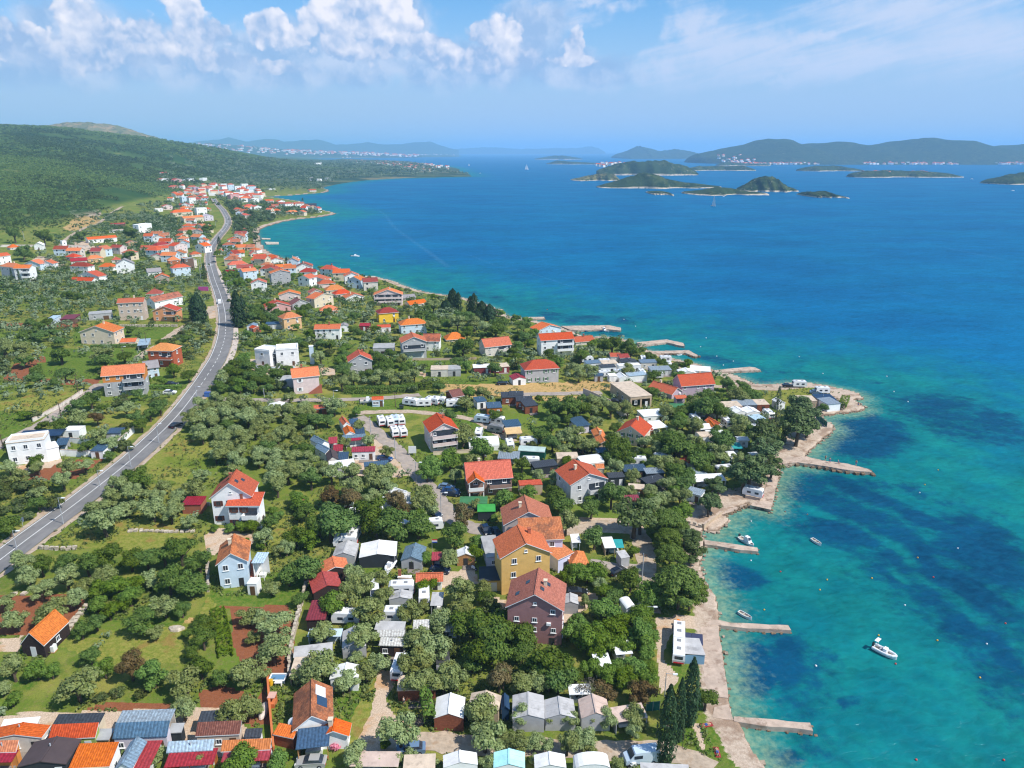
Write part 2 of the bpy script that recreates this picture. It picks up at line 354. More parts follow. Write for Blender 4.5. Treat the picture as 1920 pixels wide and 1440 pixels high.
[-15.3,79.7,0.05,4.4,2.2,2.6,'shed',0,'sand','fabricbeige','light beige flat roof in front of the blue estate car',{'fc':0}],
[18.5,81,-0.06,6.8,1.2,2.4,'shed',0,'grey','fabricgrey','grey awning roof beside the blue white van',{'fc':0}],
[14.5,102.1,0.13,2.6,3,2.5,'shed',0,'white','white','white caravan roof under bright green trees',{'fc':0}],
[18.4,105.8,0.13,2.8,3,2.5,'shed',0,'white','white','white van roof glimpsed between the green trees',{'fc':0}],
[20.8,141.6,0.09,2.3,4,2.3,'shed',0,'sand','white','pale canopy next to the teal tarpaulin',{'fc':0}],
[21.5,141.8,0,3.5,3.1,2.3,'shed',0,'dark','teal','teal tarpaulin shade by the coast path',{'fc':0}],
[13.6,143.1,0.07,1.8,3,2.4,'shed',0,'white','white','white caravan roof behind the round dark tree',{'fc':0}],
[48.6,175.2,0.11,9,3.7,2.6,'shed',0,'white','white','wide white sail roof near the boat ramp',{'fc':0}],
[30.6,171.2,-0.16,4,2.2,2.5,'shed',0,'wood','sandflat','beige pergola roof above the round olives',{'fc':0}],
[28.7,164.4,0.06,3.6,2.1,2.6,'shed',0,'maroon','maroon','maroon roof behind the big pine',{'fc':0}],
[-4,186.9,-0.08,5.9,4.5,2.6,'shed',0,'grey','greytin','grey sheet roof beside the polytunnel',{'fc':0}],
[-1.7,204.5,0.18,5,4.5,2.4,'shed',0,'sand','fabricamber','amber awning roof on the far meadow',{'fc':0}],
[67.3,226.3,0.04,5,4,2.5,'shed',0,'white','white','white roof among the olives of the headland camp',{'fc':0}],
[61.5,226.4,0.04,5.2,4,2.5,'shed',0,'white','white','white roof behind the walnut trees',{'fc':0}],
[61.5,207.4,0.14,5.4,4,2.5,'shed',0,'white','white','white flat caravan roof beside the hedge',{'fc':1}],
[53.9,228.9,-0.08,4.7,5,2.5,'shed',0,'grey','greenfelt','dark green roof behind the flat white bungalow',{'fc':0}],
[63.1,192,0.19,2.6,3,2.4,'shed',0,'white','white','white awning by the green fence',{'fc':0}],
[65.9,198.6,0,3.1,4,2.3,'shed',0,'dark','teal','teal tarpaulin near the headland pines',{'fc':0}]],
'shed': [[-67.8,85.6,0.05,6.5,1.8,2.6,'shed',0,'cream','slate','dark slate flat roofed annex behind the green walled mobile home',{}],
[-60.4,83.5,0.03,1.8,1.5,2.2,'shed',0,'wood','grey','small brown garden hut with half grey half dark lid',{'fc':0}],
[-50.5,85.2,0.05,1.6,1.2,2.3,'shed',0,'dark','grey','dark cabinet shed beside the two tone blue mobile home',{'fc':0}],
[-39.4,84.9,0.07,2.2,1.1,2.2,'shed',0,'white','slate','low white store with dark lid against the orange boundary wall',{'fc':0}],
[-35.3,85.6,-0.25,3.1,1.6,2.3,'shed',0.4,'redwood','tile_bright','orange lean-to store between the boundary wall and the cottage',{'fc':0}],
[-52.2,122.7,-0.03,1.9,2.2,2.6,'flat',0,'white','white','small white block house at the foot of the outside stair',{'fc':1}],
[-78.4,153.7,0.03,4.4,3.6,2.6,'shed',0.3,'brick','crimson','small garage with a crimson tin roof beside the big white house',{'fc':0}],
[-115.6,182.1,0.01,3.4,3.7,2.5,'shed',0,'white','bluefelt','white garden house with blue lean-to roof inside the walled garden',{'fc':1}],
[-117.9,194.3,0.07,3.9,3.5,2.5,'shed',0,'grey','bluefelt','grey outbuilding with blue roof at the far garden wall',{'fc':1}],
[-130.9,195,0.06,4.7,3.9,2.5,'flat',0,'white','white','low white outbuilding with a flat white roof beside the solar carport',{'fc':1}],
[-168.2,299.1,0.17,6.2,6,1.6,'par',1,'cream','tile_bright','low cream garage with orange roof beside the cream house',{'fc':1}],
[-215.4,335.9,0.23,6.1,8.9,2.6,'shed',0,'brown','maroon','brown shed with maroon roof at the edge of the olive grove',{'fc':1}],
[-221.1,333.3,0.14,3.3,9.1,2.4,'shed',0,'paleblue','paletin','small pale blue hut under the olives left of the maroon shed',{'fc':1}],
[-47.2,229.3,0.14,3.7,3,2.6,'par',0.6,'paleblue','tile_red','little kiosk with red ridge roof beside the trailered boat',{'fc':3}],
[-79.4,218.6,0.06,6,5,2.6,'gf',0.6,'white','white','white tarpaulin store among the olives',{'fc':0}],
[-64.2,219.6,0.21,3.9,3.4,2.6,'par',0.6,'redwood','tile_red','small red hut among the olives beside the track',{'fc':1}],
[-118.9,339.3,0.2,7.3,4,2.6,'shed',0,'grey','bluefelt','grey store with blue roof left of the apricot house',{'fc':1}],
[-126.6,335.3,-0.03,4,4,2.5,'gf',0.7,'white','greyblue','small grey roofed garden store by the sidewalk',{'fc':1}],
[-121.7,330.1,0.82,3.9,4,2.4,'gf',0.7,'brick','tile_red','small brick red shed by the sidewalk',{'fc':1}],
[-74.4,342.5,-0.02,4.6,5,2.7,'par',0.8,'maroon','crimson','crimson roofed cabin below the guest house',{'fc':1}],
[-83,339.1,0.25,4,5,2.8,'gf',0.8,'white','greytile','small white cabin with grey roof near the four window house',{'fc':1}],
[-65.3,340.2,0.18,6.4,5,2.7,'par',0.8,'white','tile_red','low white annex with red roof and solar panel below the yellow house',{}],
[71.4,276.4,-0.25,7.8,6,3,'shed',0,'white','white','bright white boat house beside the fifth jetty',{}],
[36.6,227.1,0.27,3,3.6,2.6,'shed',0,'pale','tile_bright','small orange lean-to beside the sand coloured hall',{'fc':0}],
[41.1,207.8,0.67,4.1,5,2.7,'par',0.7,'redwood','tile_dark','dark red roofed shed beside the white lean-to',{'fc':0}],
[65.1,214.3,0.36,2.8,6,2.7,'gf',0.9,'cream','tile_bright','small cream cabin with two red orange roofs',{'fc':0}],
[-8.2,155.2,0.04,4.1,3,2.8,'shed',0,'dark','greenbright','shed with bright green roof beside the lane',{'fc':0}],
[-12.8,101.1,0.05,2.1,3,2.9,'flat',0,'corrugwall','dark','small corrugated white store in deep shade',{'fc':0}],
[23.8,137.3,0.32,2,2.5,2.4,'shed',0,'grey','fabricgrey','small grey box store on the lawn near the coast path',{'fc':0}],
[2,169.7,0.12,6,3,2.9,'flat',0,'sand','tile_red','sand walled store with red flat lid beside the lime tree',{'fc':1}],
[110.6,237.5,0.26,5.2,6,2.8,'shed',0,'white','greytin','white boat house with grey roof on the headland',{'fc':0}]],
'house': [[-32.2,85.8,0.25,5.2,7.3,3.4,'gf',1.9,'white','tile_old','white cottage with weathered red roof, two solar panels and a satellite dish',{'fc':1,'solar':1}],
[-28.2,85.1,0.06,3.8,1.8,2.9,'gf',0.9,'white','tile_bright','white annex with bright orange gable roof beside the solar panel cottage',{'fc':1}],
[-69.1,149.2,0.11,8.8,6.8,7.6,'gf',3.4,'white','tile_red','large white three storey house with red roof, skylights and brown shutters',{'fc':3,'st':2,'sky':4,'shut':'brown','ch':1}],
[-65.1,148.2,0.01,7.1,3.4,6.2,'shed',1.2,'white','tile_red','two storey white wing with red roof and balcony on the house with brown shutters',{'fc':3,'st':2,'shut':'brown','bal':1}],
[-58.2,124.4,0.26,5.4,7.2,6.1,'gf',2,'paleblue','tile_old','pale blue white gabled house with old red tiles and an outside stair',{'st':2,'ch':1,'stair':1}],
[-133.8,176.1,0.34,8.8,5.6,6.5,'flat',0,'white','sandflat','modern white flat roofed villa with beige roof terrace by the farm lane',{'fc':3,'st':2,'par':1}],
[-137.5,230.4,0.3,12.7,7.2,7.9,'par',2.2,'greyplaster','tile_bright','unplastered grey three storey house with orange upper floor and orange roof',{'fc':4,'st':3,'band':'orange','bal':1}],
[-133.7,251.1,0.52,4.5,6.4,4.2,'par',1.8,'paleblue','greytile','pale blue house with grey tiled roof behind the orange roofed house',{'st':2}],
[-140.5,267.9,-0.04,9.7,7.2,6.9,'hip',2,'brickred','tile_amber','brick red house with an amber hip roof and balconies',{'fc':3,'st':2,'bal':1}],
[-184.4,298.9,-0.01,14.5,8,6,'gf',2.6,'cream','tile_bright','cream house with staggered orange roofs and a tall chimney',{'fc':4,'st':2,'ch':1,'sky':1}],
[-177.4,349,0.04,11.6,6.4,5.6,'gf',2.2,'salmon','tile_red','salmon orange house with a red gable roof',{'fc':3,'st':2,'bal':1}],
[-193.7,348.4,0.25,11.5,7.2,9.2,'par',1.5,'beige','tile_red','tall beige apartment house with red roof among the olives',{'fc':4,'st':3}],
[-190.8,379,1.12,17.9,6.4,4.8,'par',2.2,'white','tile_old','white house with long weathered red roof behind the salmon house',{'fc':3,'st':2}],
[-213,414.9,0.19,7.8,6.4,2.3,'hip',2.2,'white','tile_dark','house with dark red hip roof behind the weathered red roof',{}],
[-281.5,457.2,-0.16,14.9,5.6,2.5,'par',1.6,'white','tile_red','white two part house with red roofs, lower of the stepped group',{'fc':3,'st':2}],
[-286.5,473.8,-0.43,20.5,6.4,3.7,'gf',2.4,'white','tile_red','white gabled house behind the stepped white house',{'st':2}],
[-307,500.8,-0.19,14,6.4,5.2,'hip',2.2,'white','tile_dark','white house with dark red hip roof above the stepped group',{'fc':3,'st':2}],
[-328,537.6,0.61,10.4,6.4,3.3,'par',1.6,'pale','crimson','house with crimson roof at the back of the stepped group',{}],
[-296,516.5,-0.07,10.2,6.4,2.9,'hip',2.2,'white','tile_bright','small white house with orange hip roof beside the grey gabled house',{}],
[-276.2,502.9,0.44,11.3,7.2,7.1,'gf',3.2,'white','greytile','white house with steep grey gable and red side roof',{'fc':3,'st':2}],
[-322,549,0.8,10.9,6.4,3.6,'hip',2,'ochre','tile_amber','house with broad amber hip roof above the white cluster',{}],
[-307.6,555.5,0.36,5.6,5.6,2.5,'hip',2,'pale','tile_red','small red hipped house behind the grey gable',{'fc':1}],
[-250.2,494.1,0.62,8.6,5.6,3.6,'par',2,'white','greytile','white cottage with grey slate roof near the road',{}],
[-231.9,466.4,0.45,8.2,6.4,4.2,'gf',2,'stone','tile_bright','old stone cottage with new orange gable roof',{}],
[-235,498.6,0.65,11.7,6.4,6.4,'hip',1.9,'paleblue','tile_red','pale blue white house with red hip roof next to the main road',{'fc':3,'st':2}],
[-264,555.3,0.59,8.3,6.4,3.8,'hip',2.2,'rust','tile_bright','rust walled house with orange hip roof',{}],
[-239.1,527.6,0.83,6.8,5.6,8.7,'flat',0,'brown','grey','bare brown unfinished frame house by the road',{'st':3}],
[-267.4,604.9,0.81,8.1,5.6,2.6,'hip',1.8,'pale','tile_red','low red hipped house near the road pine',{}],
[-315.2,455.7,0.06,9.5,7.2,9,'par',1.6,'white','tile_bright','tall white house with orange roof and balconies behind two cypresses',{'fc':3,'st':3,'bal':1}],
[-334.7,471.3,-0.45,15.3,7.2,7.8,'hip',2,'lilac','tile_bright','lilac white house with orange hip roof at the picture border',{'fc':3,'st':2}],
[-342.2,506.4,-0.09,11.6,7.2,4.7,'gf',2.4,'paleblue','tile_bright','pale blue house with orange gable behind the tall white house',{'fc':3,'st':2}],
[-333.4,510.1,0.04,8.6,6.4,4.5,'gf',2,'white','tile_red','white house with red gable at the end of the white group',{'st':2}],
[-373.9,524.8,1.16,10.2,7.2,6.3,'par',1.8,'white','tile_bright','white house with orange roof farthest back in the white group',{'fc':3,'st':2}],
[-420,608.2,0.94,7.5,6.4,2.3,'hip',2.2,'pale','tile_bright','house with bright orange hip roof below the scrub hill',{}],
[-403.1,613.4,0.26,6.5,5.6,4.4,'gf',2,'white','white','plain white gabled house below the scrub hill',{'fc':1}],
[-390.1,671.5,0.85,25,7.2,4.3,'par',1.8,'white','tile_bright','long low white house with orange roof under the hill',{'fc':6}],
[-390.1,765.7,1.28,18.7,7.2,8.9,'flat',0,'white','white','modern white cube villa with flat roof among dark trees',{'fc':3,'st':2,'par':1}],
[-419.6,762.6,0.54,14.7,6.4,2.9,'flat',0,'white','sandflat','low white flat roofed building left of the cube villa',{'fc':4}],
[-450.3,825.1,0.61,14,5.6,2.7,'par',1,'brown','tile_dark','low brown barn above the flat roofed building',{}],
[-309,632.8,1,12.3,6.4,5.8,'hip',2.2,'white','tile_dark','white house with dusty dark red hip roof',{'fc':3,'st':2}],
[-285.6,615.1,1.24,14.7,7.2,7.9,'gf',2,'pinkwhite','tile_red','pinkish house with red roof left of the road bend',{'fc':3,'st':3}],
[-346.7,771.1,1.12,18.7,8,5,'hip',2.6,'cream','tile_red','wide cream house with red hip roof near the road bend',{'fc':3,'st':2}],
[-329.2,725.2,1.17,9.8,6.4,4.4,'gf',1.8,'cream','tile_bright','small cream house with orange gable below the wide cream house',{}],
[-345.3,655.4,0.89,8.7,5.6,4,'gf',1.6,'ochre','tile_old','ochre cottage with old red roof in the trees',{}],
[-437.7,951.7,0.84,26.3,8,6.3,'hip',3,'cream','tile_bright','large house with spreading orange roof',{'fc':3}],
[-395.5,886.9,1.02,27.3,7.2,6.6,'par',2,'cream','tile_amber','long orange roofed house in front of the spreading roof',{'fc':4}],
[-422.2,988.5,0.8,14,7.2,9.3,'flat',0,'white','white','bright white flat roofed block near the pines',{'fc':3,'st':2}],
[-486.6,1007,0.74,10.1,5.6,4.7,'flat',0,'white','sandflat','small white flat roofed house by the parked caravans',{}],
[-488.2,1034.1,0.82,13.5,6.4,5.3,'gf',2,'pinkwhite','tile_red','pinkish house with red gable on the hillside',{'st':2}],
[-385.3,921.6,0.92,12.5,6.4,6.1,'gf',2,'lilac','lilacroof','lilac house with pale roof next to the main road',{'st':2}],
[-212.8,542.6,0.56,13.5,6.4,4,'hip',2.2,'pale','tile_red','broad red hipped house behind the red billboard',{'fc':4}],
[-180.3,482.5,0.72,9.2,6.4,7.6,'par',1.5,'paleblue','tile_bright','tall pale blue white house with bright orange roof',{'st':3}],
[-161.7,443.4,0.27,8.9,7.2,5.7,'gf',1.9,'white','tile_red','white gabled house in front of the tall pale blue one',{'st':2}],
[-157.8,470.4,0.47,12.4,7.2,8.6,'gf',1.8,'greyplaster','tile_bright','grey three storey house with orange roof',{'fc':3,'st':3}],
[-176.6,537.1,0.48,12.4,6.4,3.9,'par',1.5,'cream','tile_bright','cream house with low orange roof behind the grey one',{'fc':3}],
[-160.9,535.8,0.27,11.5,7.2,4.5,'gf',2.6,'white','tile_brown','white waterfront house with brown gable roof',{'fc':3}],
[-209.1,590.3,0.48,15.8,6.4,2.9,'par',1.6,'pale','tile_red','low house with long red roof near the first moored boat',{'fc':3}],
[-194.2,577.6,0.46,11.2,6.4,3.3,'gf',1.8,'white','tile_red','white gabled house just behind the waterfront',{}],
[-186.8,530.7,0.19,7.4,6.4,2,'hip',2,'ochre','tile_amber','amber hipped house tucked behind the tall pale blue house',{}],
[-192.6,554.2,0.37,9,6.4,2.7,'hip',1.6,'pale','tile_old','house with weathered brown red roof near the shore',{}],
[-141.3,484.5,-0.37,17.8,7.2,3.8,'gf',1.8,'white','tile_red','long white house with red roof near the white jetty',{'fc':3,'st':2}],
[-125.2,464.4,0.47,10.5,6.4,3.3,'hip',2,'pinkwhite','tile_red','hipped house with red roof beside the long white house',{}],
[-114.9,441.5,0.41,11.6,7.2,3.3,'hip',2.4,'cream','tile_amber','cream house with broad amber orange roof',{'fc':3}],
[-106.5,430.4,0.58,10.2,6.4,2.9,'hip',2,'pinkwhite','tile_red','house with red hip roof in front of the amber one',{}],
[-98,419.6,0.49,11.1,7.2,2.7,'gf',2,'white','tile_bright','white house with jumbled orange roofs',{'fc':3}],
[-120.6,426.9,0.53,7.4,6.4,3.6,'gf',1.8,'pale','tile_old','small gabled house with old red roof',{}],
[-110.2,396,1,14.3,6.4,6,'gf',2,'cream','tile_bright','cream gabled house with terrace and orange roof',{'fc':3,'st':2}],
[-103.3,380.8,0.27,9.2,6.4,1.8,'hip',2.2,'salmon','tile_bright','low house with several orange hips among dark trees',{}],
[-136.3,416.4,0.28,11.9,7.2,3.7,'gf',1.9,'pinkwhite','tile_bright','pinkish white house with terrace and orange gable',{'fc':3}],
[-132.6,379.9,0.47,13.5,8,3.2,'gf',2.4,'pink','tile_red','low pink house with wide red gable roof',{'fc':3}],
[-120.3,388.6,0.69,9.7,6.4,3.5,'gf',2.2,'grey','tile_brown','grey white house with dark brown gable roof',{}],
[-109.3,337.3,0.68,8.8,6.4,6.4,'hip',2,'apricot','tile_amber','square apricot house with amber hip roof',{'st':2}],
[-90.7,322.6,0.09,11.2,6.4,5.3,'par',1.4,'white','tile_bright','white house with low orange roof and four dark windows',{'fc':4,'st':2}],
[-79.5,409.6,0.12,16.2,8,6.5,'gf',3,'pinkwhite','tile_bright','large pinkish guest house with stacked balconies and orange roof',{'fc':4,'st':3,'bal':2}],
[-68.4,363.1,0.39,10.2,7.2,5.4,'hip',2,'yellow','tile_dark','bright yellow house with dark red hip roof',{'st':2}],
[-101.4,273.7,-0.31,6.8,6.4,6.4,'flat',0,'white','white','modern white cube house, left block with roof parapet',{'fc':1,'st':2,'par':1}],
[-95.8,274,-0.22,2.9,6,5,'flat',0,'dark','white','glazed dark link between two white modern blocks',{'fc':1,'st':2}],
[-92.7,272.6,0.26,8.3,7.2,7,'flat',0,'white','white','modern white cube house, right block with large window',{'st':2,'par':1}],
[-76.2,238.9,0.36,8.7,6.4,6.5,'par',2.2,'pinkwhite','tile_bright','pale pink house with orange roof and outside brick stair',{'st':2,'shut':'white','stair':1}],
[-62.3,264.3,0.29,8.6,7.2,5.8,'gf',2.4,'grey','tile_red','grey white gabled house with red roof by the beige yard',{'st':2}],
[-53.3,337.9,0.32,12.3,7.2,5.1,'hip',2,'paleblue','tile_bright','white and light blue house with orange hip roof',{'fc':4,'st':2}],
[-46,291.6,0.25,10.1,8,7.4,'gf',2.2,'grey','tile_bright','guest house with two rows of long balconies and orange gable',{'fc':3,'st':2,'bal':2}],
[-38.9,306.4,-0.01,6.9,7.2,4.7,'par',2.3,'white','tile_old','white house with dark orange roof beside the long balcony house',{'st':2}],
[-30.3,324,0.27,8.6,6.4,1.8,'hip',2.4,'cream','tile_bright','low orange pavilion roof among trees',{}],
[-11.5,299.4,0.41,12.1,7.2,5,'par',2.6,'pale','tile_bright','pale house with large glowing orange roof and terrace',{'fc':3,'st':2,'bal':1}],
[12.6,337.1,0.51,13,7.2,4.7,'gf',2,'paleblue','tile_bright','blue white gabled house close to the long stone mole',{'fc':4,'st':2}],
[12.7,302.5,0.24,14.7,7.2,7.7,'par',2,'white','tile_red','tall white house with red roof and small balconies near the shore',{'fc':4,'st':3,'bal':1}],
[29.8,325.6,0.32,9.4,6.4,2,'par',1.6,'pale','tile_red','low red roof behind the tall white shore house',{}],
[5,260.5,0.21,13.1,8,6,'hip',2.4,'grey','tile_red','wide grey white house with red hip roof beside the dry field',{'fc':4,'st':2,'shut':'green'}],
[-31.3,265.6,0.06,6.5,5.6,2.9,'flat',0,'pale','sandflat','low pale flat roofed building by the dry field',{'fc':1}],
[-24.7,266.3,0.13,4.9,6,2.8,'flat',0,'greyplaster','grey','grey annex of the low flat roofed building',{'fc':1}],
[-58.7,409.1,0.66,11,6.4,1.5,'par',1.6,'pale','tile_bright','house with orange roof beside the dark conifers',{}],
[-65.7,429,0.4,7.7,7.2,1.7,'par',1.4,'grey','greytile','house with grey roof next to the guest house',{}],
[62,249.8,0.22,12.9,7.2,4.9,'par',3,'mauve','tile_red','mauve two storey house with plain red roof by the cove',{'fc':5,'st':2}],
[57.7,246,0.72,5.7,10.4,2.3,'gf',1.8,'mauve','tile_red','mauve lower wing with red roof in front of the cove house',{'fc':1}],
[41,235.2,0.29,8.1,17,4.1,'flat',0,'sand','sandflat','long sand coloured flat roofed hall with two open bays',{'bays':1}],
[32.5,205.7,-0.45,8,8.8,4,'gf',2.4,'cream','tile_red','cream gabled house with red roof and green shutters',{'fc':3,'st':2,'shut':'green','ch':1}],
[25.9,198.1,0.08,3,11,2.9,'gf',0.8,'sand','tile_bright','long low orange roofed annex beside the cream gabled house',{'fc':0}],
[20.5,210.7,0.4,4.2,5.6,2.8,'shed',0.7,'lilac','bluefelt','small two storey lilac grey house with blue lean-to roof',{'fc':1,'st':2}],
[43.6,223.1,0.19,7.8,6.4,1.9,'flat',0,'white','white','white flat roofed bungalow with dark roof fittings',{}],
[-23.7,194.7,0.33,8.1,8.8,6.6,'gf',2.2,'pinkwhite','tile_red','three storey pale pink apartment house with recessed balconies and orange red roof',{'fc':3,'st':3,'bal':2,'sc':2,'recess':1}],
[-11.4,168.3,0.18,11.5,7.6,5.1,'par',3,'taupe','tile_red','taupe brown house with big red roof and gabled porch',{'fc':3,'st':2,'ch':1,'bal':1,'bay':1}],
[-19.1,126.3,0.05,4.8,1.8,2.6,'par',0.9,'white','tile_bright','white bungalow with orange roof in the sunny yard',{}],
[-1.6,143.9,0.1,10.7,7.6,6.4,'gf',2.9,'taupewhite','tile_orange','grey beige gabled house with orange roof, rearmost of the four in a row',{'st':2,'ch':1}],
[2.1,137.1,0.09,8.9,5.6,6.4,'shed',1.8,'bluewhite','tile_old','pale blue house with stained orange roof between white parapets',{'st':2}],
[-2.1,125.5,0.22,10,7,9.2,'gf',2.6,'mustard','tile_bright','tall mustard yellow house with orange gable roof and white windows',{'st':3}],
[-0.8,111.8,-0.12,9.9,8,7.9,'gf',2.9,'plum','tile_rose','plum brown four storey house with rose red roof and skylights',{'fc':3,'st':4,'sky':4}],
[9.8,134,0.7,4,7.2,3.8,'shed',1,'bluewhite','tile_bright','low pale blue annex with orange roof towards the coast path',{'fc':1}],
[14.9,165.4,0.37,10.1,8.8,6.3,'gf',2.2,'greywhite','tile_red','grey white house with red roof, white balcony and roof terrace',{'st':2,'bal':1,'ch':1}],
[-297.4,797.2,0.28,9.7,9,3.6,'gf',2.2,'white','tile_red','white gabled house below the dark pine belt',{'far':1}],
[-273.5,702.7,0.48,11.2,9,4.4,'gf',2.2,'white','tile_bright','white house with orange gable near the beach jetties',{'st':2,'far':1}],
[-253.7,660.6,0.47,12,9,2.8,'par',2.2,'cream','tile_bright','long orange roofed house in front of the beach',{'far':1}],
[-241.9,662.9,0.23,6.7,9,3,'par',2.2,'sand','tile_old','sand walled house next to the long orange roof',{'far':1}],
[-238,616.9,0.37,9.8,9,3.3,'par',2.2,'white','tile_red','white house above the beach bend',{'st':2,'far':1}],
[-254.8,628.6,0.43,5.4,9,2.1,'gf',2.2,'white','tile_bright','small white house beside the road lamp',{'far':1}],
[-212.9,597.1,0.35,9.6,9,2.7,'par',2.2,'white','tile_red','red roofed house where the beach ends',{'far':1}],
[-205.3,599.2,0.19,10.2,9,2.7,'hip',2.2,'white','tile_red','red hipped house right at the waterfront bend',{'far':1}],
[-224.1,621.4,0.46,6.4,9,2.4,'gf',2.2,'pale','tile_red','small red roofed house behind the beach bend',{'far':1}],
[-393.8,1093.4,0.82,14.1,9,5.6,'hip',2.2,'paleblue','tile_red','pale blue house with red roof in the pine belt',{'st':2,'far':1}],
[-379.5,1087.2,0.72,11.8,9,4.8,'gf',2.2,'white','tile_red','white house beside the pale blue one in the pine belt',{'far':1}],
[-318.9,1045,0.46,16.9,9,2.8,'hip',2.2,'white','tile_bright','low house with wide orange hip roof on the headland',{'far':1}],
[-321.9,1157,0.58,16.8,9,8.1,'flat',0,'darkgrey','darkgrey','dark grey modern block at the tip of the headland',{'st':2,'far':1}],
[-349,1138.9,0.69,13.4,9,8.3,'hip',2.2,'white','tile_red','white house with red roof left of the dark grey block',{'st':2,'far':1}],
[-344.6,1169.7,0.67,17.5,9,6.8,'par',2.2,'white','tile_old','white long house behind the dark grey block',{'st':2,'far':1}],
[-340.7,1052.1,0.61,12.7,9,3.4,'hip',2.2,'white','tile_red','small house with red hip roof above the headland beach',{'far':1}],
[-335.3,1017.8,0.52,9,9,3.3,'gf',2.2,'white','tile_red','white gabled house above the headland beach',{'far':1}],
[-384.6,1220,0.91,12.8,9,6.2,'gf',2.2,'white','tile_red','white gabled house behind the headland',{'st':2,'far':1}],
[-405.6,1222.9,0.76,13.6,9,6.2,'par',2.2,'pinkwhite','tile_red','pinkish house behind the headland',{'st':2,'far':1}],
[-553.8,1418.2,1.14,20.9,9,5.1,'hip',2.2,'white','tile_red','white house where the road enters the far village',{'far':1}],
[-502.1,1325.1,1.03,19.1,9,8.6,'flat',0,'pink','pink','pink block in the far village',{'st':2,'far':1}],
[-497.8,1354.2,1.03,17.3,9,6.9,'hip',2.2,'white','tile_red','white house beside the pink block',{'st':2,'far':1}],
[-458.2,1254.8,0.75,16.5,9,7.3,'hip',2.2,'white','tile_bright','white house in front of the pink block',{'st':2,'far':1}],
[-440.5,1249.8,0.85,15.4,9,7.3,'gf',2.2,'white','tile_red','white gabled house second from the pink block',{'st':2,'far':1}],
[-517.1,1455.2,1.16,21.3,9,5.3,'par',2.2,'cream','tile_red','cream house behind the pink block',{'far':1}],
[-487.6,1416.4,1.16,19.5,9,6.2,'hip',2.2,'white','tile_red','white house nearest the bay in the far village',{'far':1}],
[-441.7,1289.4,0.94,9,9,5.6,'flat',0,'grey','white','grey flat house nearest the bay',{'far':1}],
[-624.8,1601.6,0.49,12.4,9,12.7,'flat',0,'white','white','white apartment block, first of the far row',{'st':2,'far':1}],
[-605.7,1591.7,0.68,12.9,9,12.6,'hip',2.2,'paleblue','tile_red','pale blue apartment block in the far row',{'st':2,'far':1}],
[-589.3,1585.7,0.63,12.8,9,10.3,'flat',0,'white','white','white apartment block with flat roof in the far row',{'st':2,'far':1}],
[-566.6,1595,0.63,18.9,9,10.3,'hip',2.2,'paleblue','tile_red','pale blue hotel with red hip roof at the end of the far row',{'st':2,'far':1}],
[-597,1647.4,0.69,14.8,9,10.7,'flat',0,'white','white','white block behind the hotel',{'st':2,'far':1}],
[-661.1,1630.1,0.68,13.1,9,7,'par',2.2,'white','tile_red','white house at the village entrance',{'far':1}],
[-631.2,1498.1,0.85,16.2,9,10.8,'flat',0,'pinkwhite','brown','brownish apartment block left of the road',{'st':2,'far':1}],
[-651.4,1587.7,0.67,14.9,9,5.7,'hip',2.2,'pale','tile_red','house with red hip left of the road end',{'far':1}],
[-650.3,1522.6,0.71,11.1,9,9.9,'flat',0,'mauve','mauve','mauve grey block left of the road',{'st':2,'far':1}],
[-520.4,1169.9,0.8,11.3,9,10.2,'flat',0,'paleblue','white','pale blue tower block below the hill',{'st':2,'far':1}],
[-506.3,1163.4,0.83,10.6,9,10.2,'hip',2.2,'white','tile_red','white tower house below the hill',{'st':2,'far':1}],
[-613,1354.5,1.15,19.9,9,4.9,'par',2.2,'white','tile_bright','white house with orange roof below the hill',{'far':1}],
[-650.6,1481.1,0.91,16.3,9,4.3,'flat',0,'white','white','low white building on the hillside terrace',{'far':1}],
[-738.9,1634.5,1.61,42.7,9,6.5,'gf',2.2,'pink','tile_red','pink house on the hillside',{'far':1}],
[-746.2,1578.5,1.65,56.3,9,5,'gf',2.2,'white','tile_red','red roofed house highest on the hillside',{'far':1}],
[-824.2,1765.1,1.68,45.9,9,4,'par',2.2,'white','tile_red','red roofed house behind the highest one',{'far':1}],
[-693.9,1521,1.58,31.4,9,4.4,'hip',2.2,'pink','tile_red','pink red roofed house on the hillside',{'far':1}],
[-751.1,1707,1.72,95.2,9,6.8,'flat',0,'white','greytin','long white hall with grey roof on the hillside',{'far':1}],
[-769.5,1862,1.66,34.7,9,8,'flat',0,'white','white','white tower house behind the village',{'far':1}],
[-483.2,1076.9,0.94,10.3,9,3.9,'gf',2.2,'white','tile_red','white house with red gable by the hill foot',{'far':1}],
[-475.5,1083.5,0.69,9.4,9,3.2,'par',2.2,'cream','tile_red','house with long red roof by the hill foot',{'far':1}],
[-494,1047.9,0.64,11.7,9,3.4,'gf',2.2,'pink','tile_red','reddish house under the hill',{'far':1}],
[-431.8,1041.4,0.64,7.5,9,3.1,'hip',2.2,'cream','tile_bright','orange roofed house near the road',{'far':1}],
[-538,1646.7,0.63,14.8,9,3.3,'flat',0,'white','white','low white beach building beyond the bay',{'far':1}],
[-446.8,1644.3,0.85,17.3,9,3.3,'par',2.2,'pale','tile_red','red roofed house at the distant beach',{'far':1}],
[-907.6,3492.3,1.35,55.5,9,9.9,'flat',0,'white','white','white block in the distant olive plain',{'far':1}],
[-564,2168.2,1.07,18.3,9,6.2,'flat',0,'white','white','white villa near the distant shore',{'far':1}],
[-549.9,2222.4,1.04,18.5,9,7.6,'flat',0,'white','white','white villa closest to the distant shore',{'far':1}],
[-587.3,2183.4,1.12,19.3,9,6.9,'hip',2.2,'white','greytile','grey roofed villa in the distant plain',{'far':1}],
